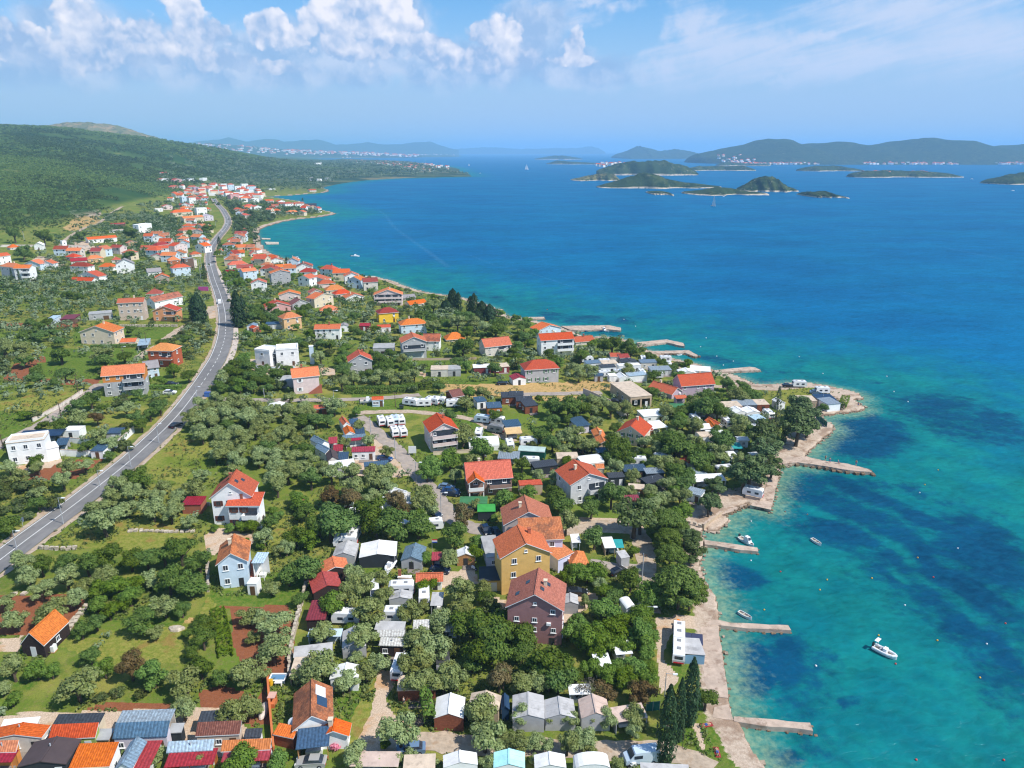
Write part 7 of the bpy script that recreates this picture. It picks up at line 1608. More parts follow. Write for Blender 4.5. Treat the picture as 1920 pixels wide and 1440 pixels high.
CAT = {'house': 'house','mobile_home': 'mobile home','canopy': 'canopy','shed': 'shed','porch': 'porch','hut': 'hut','terrace': 'terrace block','carport': 'carport','garage': 'garage','tower': 'tower','pillar': 'wall pillar','barn': 'barn','tent': 'tent','pavilion': 'pavilion','caravan': 'caravan'}
GRP = {'house': 'houses along the coast','mobile_home': 'holiday mobile homes','canopy': 'awnings and canopy roofs','shed': 'sheds and small stores','tent': 'camping tents and marquees','hut': 'huts and cabins'}
LANDMARKS = []
WIN = 0
ALLB = [(k,*r) for k,rows in BUILDINGS.items() for r in rows]
r3 = random.Random(4); fillb = []
for poly,gap,n in FILL:
 q = np.array(poly); g0,g1 = q.min(0),q.max(0); k = 0
 for _ in range(900):
  x,y = r3.uniform(g0[0],g1[0]),r3.uniform(g0[1],g1[1])
  if k >= n: break
  if not inside(np.array([x]),np.array([y]),poly)[0] or LAND.sdist(np.array([x]),np.array([y]))[0] < 9: continue
  if min((b_[1] + 4 * math.cos(b_[3]) - x) ** 2 + (b_[2] + 4 - y) ** 2 for b_ in ALLB + fillb) < gap * gap: continue
  if np.min((road_c[:,0] - x) ** 2 + (road_c[:,1] - y) ** 2) < (ROAD_WIDTH / 2 + 6.5) ** 2: continue
  k += 1; w_ = r3.uniform(8,11.5); wc_ = r3.choice(['white','white','white','cream','pinkwhite','paleblue','pale']); rf = r3.choice(['gf','hip','par','par']); rc_ = r3.choice(['tile_red','tile_red','tile_bright','tile_old','tile_orange','tile_dark']); h_ = r3.choice([3.2,5.6,6.0])
  cn = {'white': 'white','cream': 'cream','pinkwhite': 'pinkish','paleblue': 'pale blue','pale': 'pale'}[wc_]; rn = {'tile_red': 'red','tile_bright': 'bright orange','tile_old': 'weathered','tile_orange': 'dull orange','tile_dark': 'dark red'}[rc_]
  mk = min(ALLB,key=lambda b_: (b_[1] - x) ** 2 + (b_[2] - y) ** 2); v_ = Vector((mk[1],mk[2])).normalized(); a_,f_ = (x - mk[1]) * v_.y - (y - mk[2]) * v_.x,(x - mk[1]) * v_.x + (y - mk[2]) * v_.y
  rel = ('right of' if a_ > 0 else 'left of') if abs(a_) > abs(f_) * .6 else ('behind' if f_ > 0 else 'in front of')
  fillb.append(('house',x,y,r3.choice([0,.1,-.25,.3,-.4]),w_,r3.uniform(6.5,8.5),h_,rf,r3.uniform(1.7,2.4),wc_,rc_,f'{cn} {rn} {dict(gf="gabled", hip="hipped", par="ridged")[rf]} house {rel} ' + ' '.join(['the'] + mk[11].split(',')[0].split()[:6]),{'far': 1,'st': 1 if h_ < 4 else 2}))
seen_l = {}
for b_ in fillb:
 n = seen_l[b_[11]] = seen_l.get(b_[11],0) + 1
 ALLB.append(b_ if n == 1 else (*b_[:11],'farther ' + b_[11],b_[12]))
for kind,ax,ay,yaw,w,d,h,roof,rise,wc,rc,label,op in ALLB:
 rise = rise or None
 r2 = random.Random(label)
 cs,sn = math.cos(yaw),math.sin(yaw)
 tops = [zg(ax + cs * u - sn * v,ay + sn * u + cs * v) for u,v in ((0,0),(w,0),(0,d),(w,d))]
 z0 = min(tops[:2])
 FOOT.append((ax + cs * w / 2 - sn * d / 2,ay + sn * w / 2 + cs * d / 2,w / 2 + .6,d / 2 + .6,yaw))
 far = op.get('far',0) or ay > 620
 vfar = ay > 850
 o = empty(kind,(ax,ay,z0),yaw,label,CAT[kind],GRP.get(kind))
 cxw,cyw = FOOT[-1][:2]
 LANDMARKS.append((cxw,cyw,max(w,d),label,kind))
 if rise is None:
  rise = {'shed': .3,'half': .8,'flat': 0,'par': .22 * d,'gf': .2 * w,'hip': .22 * min(w,d)}.get(roof,.8)
 open_ = kind in ('canopy','carport','porch','pavilion')
 fabric = rc.startswith('fabric') or rc in ('teal','turq')
 ov = .06 if fabric or kind == 'tent' else .14 if open_ or kind in ('mobile_home','shed','hut') else .4
 th = .05 if fabric else .10 if open_ else .15
 edge = roofm(rc) if (fabric or open_ or rc in METALC) else WHITE
 if op.get('par'): edge = wallm(wc)
 ro = link('roof',roof_mesh(roof,w,d,h,rise,ov,[roofm(rc),edge],th,op.get('par')),o)
 if open_:
  pm = WHITE if wc in ('white','paleblue') else wallm(wc)
  pb = MB(); pb.box(-.05,-.05,-1.0,.05,.05,h - .14); pme = pb.mesh('post',pm)
  for u in (.12,w / 2,w - .12) if w > 5 else (.12,w - .12):
   for v,hh in ((.12,h),(d - .12,h + (rise if roof == 'shed' else 0))):
    link('post',pme,o,(u,v,0))
  if kind != 'pavilion' and d > 1.5:
   b = MB(); b.box(.15,d - .16,-1.0,w - .15,d - .08,h + (rise if roof == 'shed' else 0) - .25); b.box(.05,.15,-1.0,.11,d - .2,h - .2)
   link('side_sheet',b.mesh('side_sheet',wallm(wc)),o)
   b = MB(); b.box(w * .2,d * .45,0,w * .75,d * .8,.75); link('table',b.mesh('table',WHITE),o)
  continue
 if op.get('band'):
  link('wall',wall_mesh('flat',w,d,h * .67,0,wallm(wc)),o); b = MB()
  link('upper_wall',wall_mesh(roof,w,d,h,rise,wallm(op['band']),-h * .67 + .055),o)
 elif op.get('bays'):
  b = MB(); t_ = .3
  b.box(0,t_,-1,t_,d,h - .05); b.box(w - t_,t_,-1,w,d,h - .05); b.box(t_,d - t_,-1,w - t_,d,h - .05)
  b.box(0,0,h - 1.0,w,t_,h - .05)
  for u in (0,w / 2 - .3,w - .6):
   b.box(u,0,-1,u + .6,t_,h - 1.003)
  b.box(t_,6,-1,w - t_,6.3,h - .05)
  link('wall',b.mesh('wall',wallm(wc)),o)
 else:
  link('wall',wall_mesh(roof,w,d,h,rise,wallm(wc) if kind != 'tent' else wallm(wc)),o)
 st = op.get('st',1); fc = op.get('fc',2)
 hs = h / st
 ww,wh = (1.05,1.25) if kind in ('house','garage','tower') and hs > 2.5 else (.9,.95)
 wh = min(wh,hs * .48)
 shut = op.get('shut')
 fr = 'brown' if shut == 'brown' else 'white'
 lx,ly = (-ax) * cs + (-ay) * sn,(ax) * sn - (ay) * cs
 faces = [('f',w,fc)]
 sc = op.get('sc',max(1,int(d / 4))) if fc else 0
 if lx < 0 or (not far and lx < 12): faces.append(('l',d,sc))
 if lx > w or (not far and lx > w - 12): faces.append(('r',d,sc))
 wf,wp,wsh = window_meshes(ww,wh,fr,far)
 for fk,L,n in faces:
  if n <= 0 or (fk != 'f' and kind in ('tent','caravan')): continue
  for s_ in range(st):
   for i in range(n):
    u = L * (i + .5) / n + r2.uniform(-.15,.15)
    if L < ww + .5: continue
    if r2.random() < (.12 if fk == 'f' else .3): continue
    zz = s_ * hs + max(.75,hs * .36) if hs > 1.9 else .5
    rot = {'f': 0,'l': -PI / 2,'r': PI / 2}[fk]
    pos = {'f': (u,0,zz),'l': (0,d - u,zz),'r': (w,u,zz)}[fk]
    if s_ == 0 and i == n - 1 and fk == 'f' and kind in ('house','mobile_home','shed','hut','garage') and not vfar:
     gar = kind == 'garage'
     link('door',door_mesh(2.4 if gar and L > 3 else .95,min(2.1,hs * .8),r2.choice(['brown','white','dark'])),o,(u,0,0))
     continue
    f_ = link('window',wf,o,pos,(0,0,rot)); WIN += 1
    if wp: link('pane',wp,f_)
    if shut and wp and fk == 'f':
     key = ('sh',shut,round(ww,1),round(wh,1))
     if key not in _wm: _wm[key] = wsh.mesh('shutter',paint('shutter ' + shut,SHUT[shut],.6))
     link('shutter',_wm[key],f_)
 if roof == 'gf' and kind == 'house' and not far and w > 6:
  f_ = link('window',window_meshes(.6,.6,'white',False)[0],o,(w / 2,0,h + rise * .15)); link('pane',window_meshes(.6,.6,'white',False)[1],f_)
 if op.get('bal'):
  full = op['bal'] == 2
  u0,u1 = (.3,w - .3) if full else (w * .48,w - .2)
  for s_ in range(1,st + (1 if full and st < 3 else 0)):
   if s_ >= st: continue
   b = MB(); zz = s_ * hs
   b.box(u0,-1.5,zz - .12,u1,-.003,zz + .03); ba = link('balcony',b.mesh('balcony',WHITE),o)
   b = MB(); b.box(u0,-1.5,zz + .033,u1,-1.4,zz + 1.0); b.box(u0,-1.397,zz + .033,u0 + .1,-.003,zz + 1.0); b.box(u1 - .1,-1.397,zz + .033,u1,-.003,zz + 1.0)
   link('railing',b.mesh('railing',wallm(wc)),ba)
   b = MB(); b.box(u0 + .3,-.06,zz + .034,u1 - .3,.02,zz + 2.2); link('balcony_door',b.mesh('balcony_door',GLASS),ba)
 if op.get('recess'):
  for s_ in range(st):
   b = MB(); b.box(w * .66,-.05,s_ * hs + 1.0,w - .4,.02,s_ * hs + hs - .35); link('loggia_shade',b.mesh('loggia_shade',DARKM),o)  # flat dark panel on the wall paints the shade of a recessed balcony
 if op.get('stair'):
  b = MB(); n = 14
  for i in range(n):
   if wc == 'paleblue': b.box(w + .1,d * .05 + i * .33,-1,w + 1.2,d * .05 + i * .33 + .33,.2 + i * .21)
   else: b.box(w * .55 + i * .33,-1.2,-1,w * .55 + i * .33 + .33,-.01,.2 + i * .21)
  link('stair',b.mesh('stair',wallm('brick')),o)
 if op.get('bay'):
  b = MB(); bw = w * .34; b.box(-.1,-2.2,h * .45,bw,-.01,h * .5); bb = link('porch_floor',b.mesh('porch_floor',wallm(wc)),o)
  b = MB()
  for u in (.1,bw - .2): b.box(u,-2.15,-1,u + .25,-1.9,h - .2)
  b.box(0,-2.2,h * .503,bw - .1,-2.1,h * .5 + 1); link('porch_pillars',b.mesh('porch_pillars',WHITE),o)
  rr = link('porch_roof',roof_mesh('gf',bw,5.0,h,1.3,.25,[roofm(rc),WHITE]),o,(0,-2.3,.05))
  b = MB(); b.face([(.1,-2.15,h),(bw - .1,-2.15,h),(bw / 2,-2.15,h + 1.2)]); b.face([(bw - .1,-2.05,h),(.1,-2.05,h),(bw / 2,-2.05,h + 1.2)]); link('porch_gable',b.mesh('porch_gable',wallm(wc)),o)
 tiled = rc.startswith('tile')
 def on_roof(u,v):
  if roof == 'par': return h + rise * (1 - abs(v - d / 2) / (d / 2))
  if roof == 'gf': return h + rise * (1 - abs(u - w / 2) / (w / 2))
  if roof in ('shed','half'): return h + rise * v / d
  if roof == 'hip': return h + rise * min(1,min(u,w - u,v,d - v) / (min(w,d) / 2))
  return h
 if op.get('ch') or (tiled and kind == 'house' and not vfar and r2.random() < .55):
  u,v = w * r2.uniform(.3,.7),d * r2.uniform(.45,.75); zz = on_roof(u,v)
  b = MB(); b.box(u - .3,v - .3,zz - .5,u + .3,v + .3,zz + 1.1); b.box(u - .38,v - .38,zz + 1.103,u + .38,v + .38,zz + 1.22)
  link('chimney',b.mesh('chimney',wallm('cream' if r2.random() < .5 else 'brick')),ro)
 def on_slope(name,u,v,wx,wy,mat,lift=.05):
  b = MB(); q = [(u,v),(u + wx,v),(u + wx,v + wy),(u,v + wy)]
  lo = [(a,c,on_roof(a,c) + .01) for a,c in q]; hi = [(a,c,z_ + lift) for a,c,z_ in lo]
  b.hexa(lo + hi); link(name,b.mesh(name,mat),ro)
 if op.get('solar'):
  on_slope('solar_heater',w * .60,d * .62,1.4,2.2,paint('white collector',(.75,.78,.8),.3)); on_slope('solar_panel',w * .64,d * .34,1.4,2.0,paint('solar glass',(.03,.06,.11),.15,.6))
  b = MB(); b.tube((-.35,d * .30,2.4),(-.42,d * .28,2.5),.75,.8,14); link('satellite_dish',b.mesh('satellite_dish',paint('dish grey',(.6,.65,.68),.5)),o)
 for i in range(op.get('sky',0)):
  on_slope('skylight',w * (.12 + .17 * (i % 2)) if i < 2 else w * (.68 - .1 * (i % 2)),d * (.25 + .3 * ((i + i // 2) % 2)),.7,1.0,GLASS,.08)
 if kind == 'tent' and fabric and ay < 140:
  for v in (d * .33,d * .66):
   b = MB(); k = rise / (w / 2) if roof == 'gf' else 0
   if roof == 'gf':
    for s_ in (0,1):
     a = [(0,v - .05,h + .005),(w / 2,v - .05,h + rise + .005),(w / 2,v + .05,h + rise + .005),(0,v + .05,h + .005)]
     a = [(w - p[0],p[1],p[2]) for p in a] if s_ else a
     b.slab(a[::-1] if not s_ else a,-.03,0,0)
    link('fabric_seam',b.mesh('fabric_seam',roofm(rc)),o)
 if kind in ('mobile_home',) and not far:
  b = MB(); b.box(w * .3,-1.6,-.8,w * .9,-.02,.25); link('deck',b.mesh('deck',wallm('woodgrey')),o)
  if r2.random() < .6:
   u,v = w * .5,d * .6; b = MB(); b.tube((u,v,on_roof(u,v) - .1),(u,v,on_roof(u,v) + .5),.09); link('flue',b.mesh('flue',STEEL),ro)
 if kind == 'house' and not far and tiled and r2.random() < .6:
  b = MB(); b.box(w * .72,-.35,h * .55,w * .72 + .8,-.02,h * .55 + .55); link('air_conditioner',b.mesh('air_conditioner',WHITE),o)
def in_foot(x,y,pad=0.0):
 for cx,cy,hw,hd,yw in FOOT:
  dx,dy = x - cx,y - cy
  if abs(dx) > 30 or abs(dy) > 30: continue
  c_,s_ = math.cos(yw),math.sin(yw)
  if abs(dx * c_ + dy * s_) < hw + pad and abs(-dx * s_ + dy * c_) < hd + pad: return True
 return False
# ------------------------------------------------------------------ trees
def leaf_material(name,ca,cb,cc,trans=.34,rough=.6):
 m,t = material(name)
 oi = t.new('ShaderNodeObjectInfo'); g = t.new('ShaderNodeNewGeometry')
 n = t.noise(g.outputs['Position'],.55,3,.6)
 r = g.outputs['Random Per Island']
 c = t.mix(r,ca,cb); c = t.mix(t.step(n,.5,.7),c,cc)
 hs = t.new('ShaderNodeHueSaturation'); t.put(hs.inputs['Color'],c)
 t.put(hs.inputs['Hue'],t.lin(oi.outputs['Random'],0,1,.485,.515)); t.put(hs.inputs['Value'],t.lin(oi.outputs['Random'],0,1,.98,1.5)); t.put(hs.inputs['Saturation'],t.lin(oi.outputs['Random'],0,1,1.1,.88))
 p = t.princ(hs.outputs[0],rough,None,.25)
 tr = t.new('ShaderNodeBsdfTranslucent'); t.put(tr.inputs[0],hs.outputs[0])
 mx = t.new('ShaderNodeMixShader'); mx.inputs[0].default_value = trans; t.l.new(p,mx.inputs[1]); t.l.new(tr.outputs[0],mx.inputs[2])
 t.out(mx.outputs[0])
 return m
LEAF = {'o': leaf_material('olive leaves',(.140,.186,.050),(.285,.335,.130),(.200,.225,.065)),'d': leaf_material('dark leaves',(.052,.106,.013),(.128,.188,.027),(.085,.130,.018)),'g': leaf_material('bright leaves',(.070,.140,.012),(.150,.230,.022),(.105,.160,.016)),'b': leaf_material('brown oak leaves',(.090,.062,.020),(.190,.130,.045),(.085,.095,.026)),
  'p': leaf_material('pine needles',(.055,.100,.012),(.125,.180,.026),(.085,.130,.018),.2),'n': leaf_material('pale pine needles',(.042,.078,.020),(.105,.145,.042),(.062,.090,.024),.1),'s': leaf_material('scrub leaves',(.045,.075,.018),(.120,.150,.040),(.085,.085,.028)),'l': leaf_material('thin grey leaves',(.105,.085,.060),(.19,.165,.12),(.09,.095,.04)),'c': leaf_material('cypress leaves',(.012,.034,.012),(.034,.066,.018),(.020,.045,.013),.05),'q': leaf_material('poplar leaves',(.070,.100,.045),(.15,.18,.10),(.10,.12,.05))}
BARK = simple('bark',(.11,.085,.06),.95,.05,.3,3)
NAMES = {'o': 'olive_tree','d': 'broadleaf_tree','g': 'leafy_tree','b': 'oak_tree','p': 'umbrella_pine','n': 'pine_tree','s': 'shrub','l': 'bare_tree','c': 'cypress','q': 'poplar'}
WORDS = {'o': 'silvery olive tree','d': 'dark green tree','g': 'bright green tree','b': 'brownish evergreen oak','p': 'round umbrella pine','n': 'loose dark pine','s': 'low shrub','l': 'sparse grey tree','c': 'cypress','q': 'poplar'}
CATS = {'s': 'shrub'}
def leaf_cloud(rg,lobes,n,size,flat=1.0,tang=.75):
 """leaf-sized quads spread over the outside of a set of lobes"""
 vol = np.array([l[3] ** 2 for l in lobes]); pick = rg.choice(len(lobes),n,p=vol / vol.sum())
 L = np.array(lobes)[pick]
 d = rg.normal(size=(n,3)); d /= np.linalg.norm(d,axis=1)[:,None]
 low = d[:,2] < -.35
 d[low,2] *= -rg.random(low.sum())
 rad = L[:,3] * (1 - .42 * rg.random(n) ** 2.2)
 p = L[:,:3] + d * rad[:,None] * np.array([1,1,flat])
 nrm = d * tang + rg.normal(size=(n,3)) * (1 - tang) * .9; nrm[:,2] += .12
 nrm /= np.linalg.norm(nrm,axis=1)[:,None]
 a = np.cross(nrm,rg.normal(size=(n,3))); a /= np.linalg.norm(a,axis=1)[:,None] + 1e-9
 b = np.cross(nrm,a)
 s = (size * (.6 + .8 * rg.random(n)))[:,None]
 e = s * (.55 + .35 * rg.random((n,1)))
 V = np.stack([p - a * s - b * e * .4,p - b * e,p + a * s + b * e * .3,p + b * e],1)
 return V.reshape(-1,3)
def crown_lobes(sp,rg):
 """lobes for a crown of radius 1, standing on z = 0"""
 out = []
 if sp in 'odgblns':
  n = {'o': 13,'d': 11,'g': 11,'b': 12,'l': 12,'n': 12,'s': 7}[sp]
  hz = {'o': 1.12,'d': 1.12,'g': 1.0,'b': 1.15,'l': 1.25,'n': 1.35,'s': .55}[sp]
  vz = {'o': .62,'d': .78,'g': .72,'b': .78,'l': .7,'n': .85,'s': .45}[sp]
  for i in range(n):
   a = 2.4 * i + rg.uniform(0,.8); f = math.sqrt((i + .5) / n) * rg.uniform(.82,1.08)
   zz = rg.uniform(-.75,.85) * (1 - .35 * f)
   r = rg.uniform(.28,.46) * (1.15 if sp in 'dgb' else 1)
   out.append((math.cos(a) * f * .70,math.sin(a) * f * .70,hz + zz * vz,r))
  out.append((0,0,hz + .1,.55 if sp != 'o' else .4))
  if sp in 'odgb':
   ex = rg.uniform(.8,1.0); sh = rg.uniform(-.16,.16,2); drop = rg.integers(0,len(out) - 1,2 if sp == 'o' else 1)
   out = [(x * ex + sh[0] * (z - .6),y / ex + sh[1] * (z - .6),z * rg.uniform(.9,1.1),r * rg.uniform(.75,1.15)) for i_,(x,y,z,r) in enumerate(out) if i_ not in drop]
  if sp == 'n':
   out = [(x * (1.15 - .35 * (z - .5)),y * (1.15 - .35 * (z - .5)),z,r * .8) for x,y,z,r in out]
 elif sp == 'p':
  for i in range(22):
   a = 2.4 * i + rg.uniform(0,.6); f = math.sqrt((i + .5) / 22)
   out.append((math.cos(a) * f * .74,math.sin(a) * f * .74,1.18 + .50 * math.sqrt(max(0,1 - f * f)) + rg.uniform(-.05,.05),rg.uniform(.26,.34)))
  for i in range(9):
   a = 2.4 * i; out.append((math.cos(a) * .72,math.sin(a) * .72,.95 + rg.uniform(-.1,.1),.26))
 return out
PROTO = {}
COUNT = {'o': 2100,'d': 2300,'g': 2300,'b': 2300,'p': 5200,'n': 2600,'s': 600,'l': 700}
SIZE = {'o': .062,'d': .064,'g': .068,'b': .060,'p': .046,'n': .058,'s': .11,'l': .05}
def crown_mesh(sp,seed,n=None,size=None):
 rg = np.random.default_rng(seed)
 lob = crown_lobes(sp,rg)
 n = n or COUNT[sp]; size = size or SIZE[sp]
 V = leaf_cloud(rg,lob,n,size,.9 if sp != 'p' else .75,.74)
 ext = np.percentile(np.hypot(V[:,0],V[:,1]),97); V[:,:2] /= ext
 if sp not in 'ls':
  inner = [(x / ext,y / ext,z,r * .72) for x,y,z,r in lob]
  W = leaf_cloud(rg,inner,n // 4,size * 1.9,.85,.9); V = np.concatenate([V,W])
 return np_mesh('crown',V,np.arange(len(V)).reshape(-1,4),LEAF[sp],smooth_=False)
def trunk_mesh(sp,seed):
 r = random.Random(seed); b = MB()
 top = {'o': .75,'d': .85,'g': .75,'b': .85,'p': 1.15,'n': 1.5,'s': .3,'l': .7}[sp]
 k = .09 if sp != 'p' else .06
 mid = (r.uniform(-.08,.08),r.uniform(-.08,.08),top * .5)
 b.tube((0,0,-.3),mid,k * 1.3,k,7); b.tube(mid,(mid[0],mid[1],top),k,k * .8,7)
 for i in range(5 if sp != 's' else 3):
  a = i * 1.26 + r.uniform(-.3,.3); l = r.uniform(.35,.6)
  b.tube((mid[0],mid[1],top * r.uniform(.55,.95)),(math.cos(a) * l,math.sin(a) * l,top + r.uniform(.15,.5)),k * .55,k * .2,5)
 return b.mesh('trunk',BARK)
def protos(sp,nvar):
 if sp not in PROTO:
  PROTO[sp] = [(crown_mesh(sp,100 * ord(sp) + i),trunk_mesh(sp,i)) for i in range(nvar)]
 return PROTO[sp]
NVAR = {'o': 9,'d': 5,'g': 4,'b': 3,'p': 4,'n': 4,'s': 4,'l': 2}
PLACED = []
def clashes(x,y,R):
 return any(abs(x - a) < 8 and abs(y - b) < 8 and (x - a) ** 2 + (y - b) ** 2 < (.55 * (R + q)) ** 2 for a,b,q in PLACED)
ALLTREES = []       # species, x, y, R, grove label or None
for sp,row in TREES.items():
 for it in row.split(','):
  x,y,R = map(float,it.split())
  ALLTREES.append((sp,x,y,R,None)); PLACED.append((x,y,R))
road_pts = np.array(ROAD)
lane_pts = np.concatenate([dense(p,3.0) for w_,p in LANES.values()])
OPEN = [(p_,min(q[0] for q in p_),max(q[0] for q in p_),min(q[1] for q in p_),max(q[1] for q in p_)) for k_ in ('pale','lawn','dry','soil','meadow') for p_ in ZONES[k_]]
for poly,spc,kinds,r0,r1,lab in GROVES:
 infill = lab.startswith(('gardens','fields','plots','camp plots'))
 if infill: spc *= 1.12
 q = np.array(poly); g0 = q.min(0); g1 = q.max(0); rr = random.Random(lab)
 cells = [(g0[0] + spc * (i + .5 * (j % 2)),g0[1] + spc * .87 * j) for j in range(int((g1[1] - g0[1]) / (spc * .87)) + 2) for i in range(int((g1[0] - g0[0]) / spc) + 2)]
 for cx,cy in cells:
  x,y = cx + rr.uniform(-.3,.3) * spc,cy + rr.uniform(-.3,.3) * spc
  if not inside(np.array([x]),np.array([y]),poly)[0]: continue
  R = rr.uniform(r0,r1); sp = rr.choice(kinds)
  if infill and any(x0_ <= x <= x1_ and y0_ <= y <= y1_ and inside(np.array([x]),np.array([y]),p_)[0] for p_,x0_,x1_,y0_,y1_ in OPEN): continue
  if y > 280: R *= .86
  if in_foot(x,y,R * .45) or clashes(x,y,R): continue
  if y > 200 and any(in_foot(x + x / math.hypot(x,y) * q_,y + y / math.hypot(x,y) * q_) for q_ in (R + 1,R + 3)) and rr.random() < .7: continue
  if np.min((road_pts[:,0] - x) ** 2 + (road_pts[:,1] - y) ** 2) < (ROAD_WIDTH / 2 + R * .8 + .8) ** 2: continue
  if np.min((lane_pts[:,0] - x) ** 2 + (lane_pts[:,1] - y) ** 2) < (1.6 + R * .6) ** 2: continue
  if LAND.sdist(np.array([x]),np.array([y]))[0] < R * .8: continue
  ALLTREES.append((sp,x,y,R,None if infill else lab)); PLACED.append((x,y,R))
STOP = {'and','with','the','of','a','to','in','on','by','from','beside','behind','near','next','at','between','under','below','above','its','first','white','two','among','before','towards','one','is','no','into','around','over','for','outside','big','red','small','dark','blue','orange','three','front','old','grey','pale','brown','green','broad','single','low','long'}
def short(label,n=7):
 w = label.replace(',','').split()[:n]
 while len(w) > 3 and w[-1] in STOP and len(w) < len(label.split()): w.pop()
 return ' '.join(w)
GOODMARK = [l for l in LANDMARKS if l[4] not in ('porch','canopy')]
def relation(x,y):
 best = min(GOODMARK,key=lambda l: math.hypot(l[0] - x,l[1] - y) - .3 * l[2])
 dx,dy = x - best[0],y - best[1]
 v = Vector((best[0],best[1])).normalized(); r_ = Vector((v.y,-v.x))
 a,f = dx * r_.x + dy * r_.y,dx * v.x + dy * v.y
 rel = ('right of' if a > 0 else 'left of') if abs(a) > abs(f) * .8 else ('behind' if f > 0 else 'in front of')
 return rel,best,math.hypot(dx,dy)
GARDEN = {'o': 'olive trees in gardens and on camp plots','d': 'dark broadleaf trees','g': 'bright green trees','b': 'brownish oaks by the camp lane','p': 'umbrella pines on the shore','n': 'loose pines on the shore','s': 'shrubs','l': 'sparse grey trees'}
ORD = ['nearest','second','third','fourth','fifth','sixth','seventh','eighth','ninth','tenth']
ALLTREES.sort(key=lambda q: math.hypot(q[1],q[2]) / q[3])
used = {}; stuff_trees = []; cand = {}
for q in ALLTREES:
 sp,x,y,R,lab = q
 used[sp] = used.get(sp,0) + 1
 if used[sp] > 290 or math.hypot(x,y) / R > 330:
  stuff_trees.append(q); continue
 if lab is None:
  rel,mk,dist = relation(x,y)
  cand.setdefault((sp,rel,mk[3]),[]).append((dist,q))
 else:
  cand.setdefault((sp,None,lab),[]).append((0,q))
def plant(sp,x,y,R,label,group,seed):
 z = zg(x,y); r = random.Random(seed)
 cm,tm = protos(sp,NVAR[sp])[r.randrange(NVAR[sp])]
 px_r = 720 * R / math.hypot(x,y)
 rot = r.uniform(0,6.28); sc = (R * r.uniform(.93,1.07),R * r.uniform(.93,1.07),R * r.uniform(.88,1.12))
 if px_r < 6.5 or sp == 's':
  o = link(NAMES[sp],cm,None,(x,y,z - .05),(0,0,rot),sc); tag(o,label,CATS.get(sp,'tree'),group)
 else:
  o = empty(NAMES[sp],(x,y,z),rot,label,CATS.get(sp,'tree'),group)
  link('crown',cm,o,scale=sc); link('trunk',tm,o,scale=sc)
k_ = 0
for (sp,rel,lm),lst in cand.items():
 lst.sort(key=lambda e: e[0])
 for i,(dist,(s_,x,y,R,lab)) in enumerate(lst):
  k_ += 1
  if rel is None:
   plant(sp,x,y,R,f'{WORDS[sp]} in the {lm}' if 'in the' not in lm and not lm.startswith(('bushes','trees','hedge','shrubs','dark trees','dense trees','walnut','tall trees')) else f'{WORDS[sp]} among the {lm}',lm + ', ' + WORDS[sp],k_)
  else:
   head = '' if len(lst) == 1 else ORD[i] + ' ' if i < 10 else 'one more distant '
   plant(sp,x,y,R,f'{head}{WORDS[sp]} {rel} the {short(lm)}',GARDEN[sp],k_)
def column_mesh(sp,seed):
 rg = np.random.default_rng(seed); n = 2600
 t = rg.random(n); a = rg.random(n) * 2 * PI
 prof = np.interp(t,[0,.06,.3,.6,.85,1],[.55,.8,1,.86,.5,.06])
 ridge = 1 + .16 * np.sin(a * 5 + t * 9 + 2 * np.sin(t * 13))
 if sp == 'q': ridge = ridge * (1 + .25 * np.sin(t * 21 + a * 2))
 rr = prof * ridge * (1 - .35 * rg.random(n) ** 2)
 p = np.stack([np.cos(a) * rr,np.sin(a) * rr,t],1)
 nrm = np.stack([np.cos(a),np.sin(a),np.full(n,.25)],1) + rg.normal(size=(n,3)) * .35
 nrm /= np.linalg.norm(nrm,axis=1)[:,None]
 u = np.cross(nrm,np.array([0,0,1.0]) + rg.normal(size=(n,3)) * .3); u /= np.linalg.norm(u,axis=1)[:,None]; v = np.cross(nrm,u)
 return p,u,v
for i,(sp,x,y,hw,h,label) in enumerate(COLUMNS):
 p,u,v = column_mesh(sp,i % 5)
 n = 2600 if hw / math.hypot(x,y) > .008 else 900
 p,u,v = p[:n] * np.array([hw,hw,h]),u[:n],v[:n]
 s = max(.16,hw * .13) * (.6 + .8 * NP.random((n,1)))
 V = np.stack([p - u * s * .6,p - v * s * 1.2,p + u * s * .6,p + v * s * 1.2],1).reshape(-1,3)
 V[:,2] += h * .02
 o = empty(NAMES[sp],(x,y,zg(x,y)),0,label,'tree','cypresses and conifers' if sp == 'c' else None)
 link('crown',np_mesh('crown',V,np.arange(len(V)).reshape(-1,4),LEAF[sp],smooth_=False),o)
 b = MB(); b.tube((0,0,-.3),(0,0,h * .75),max(.12,hw * .14),.05); link('trunk',b.mesh('trunk',BARK),o)
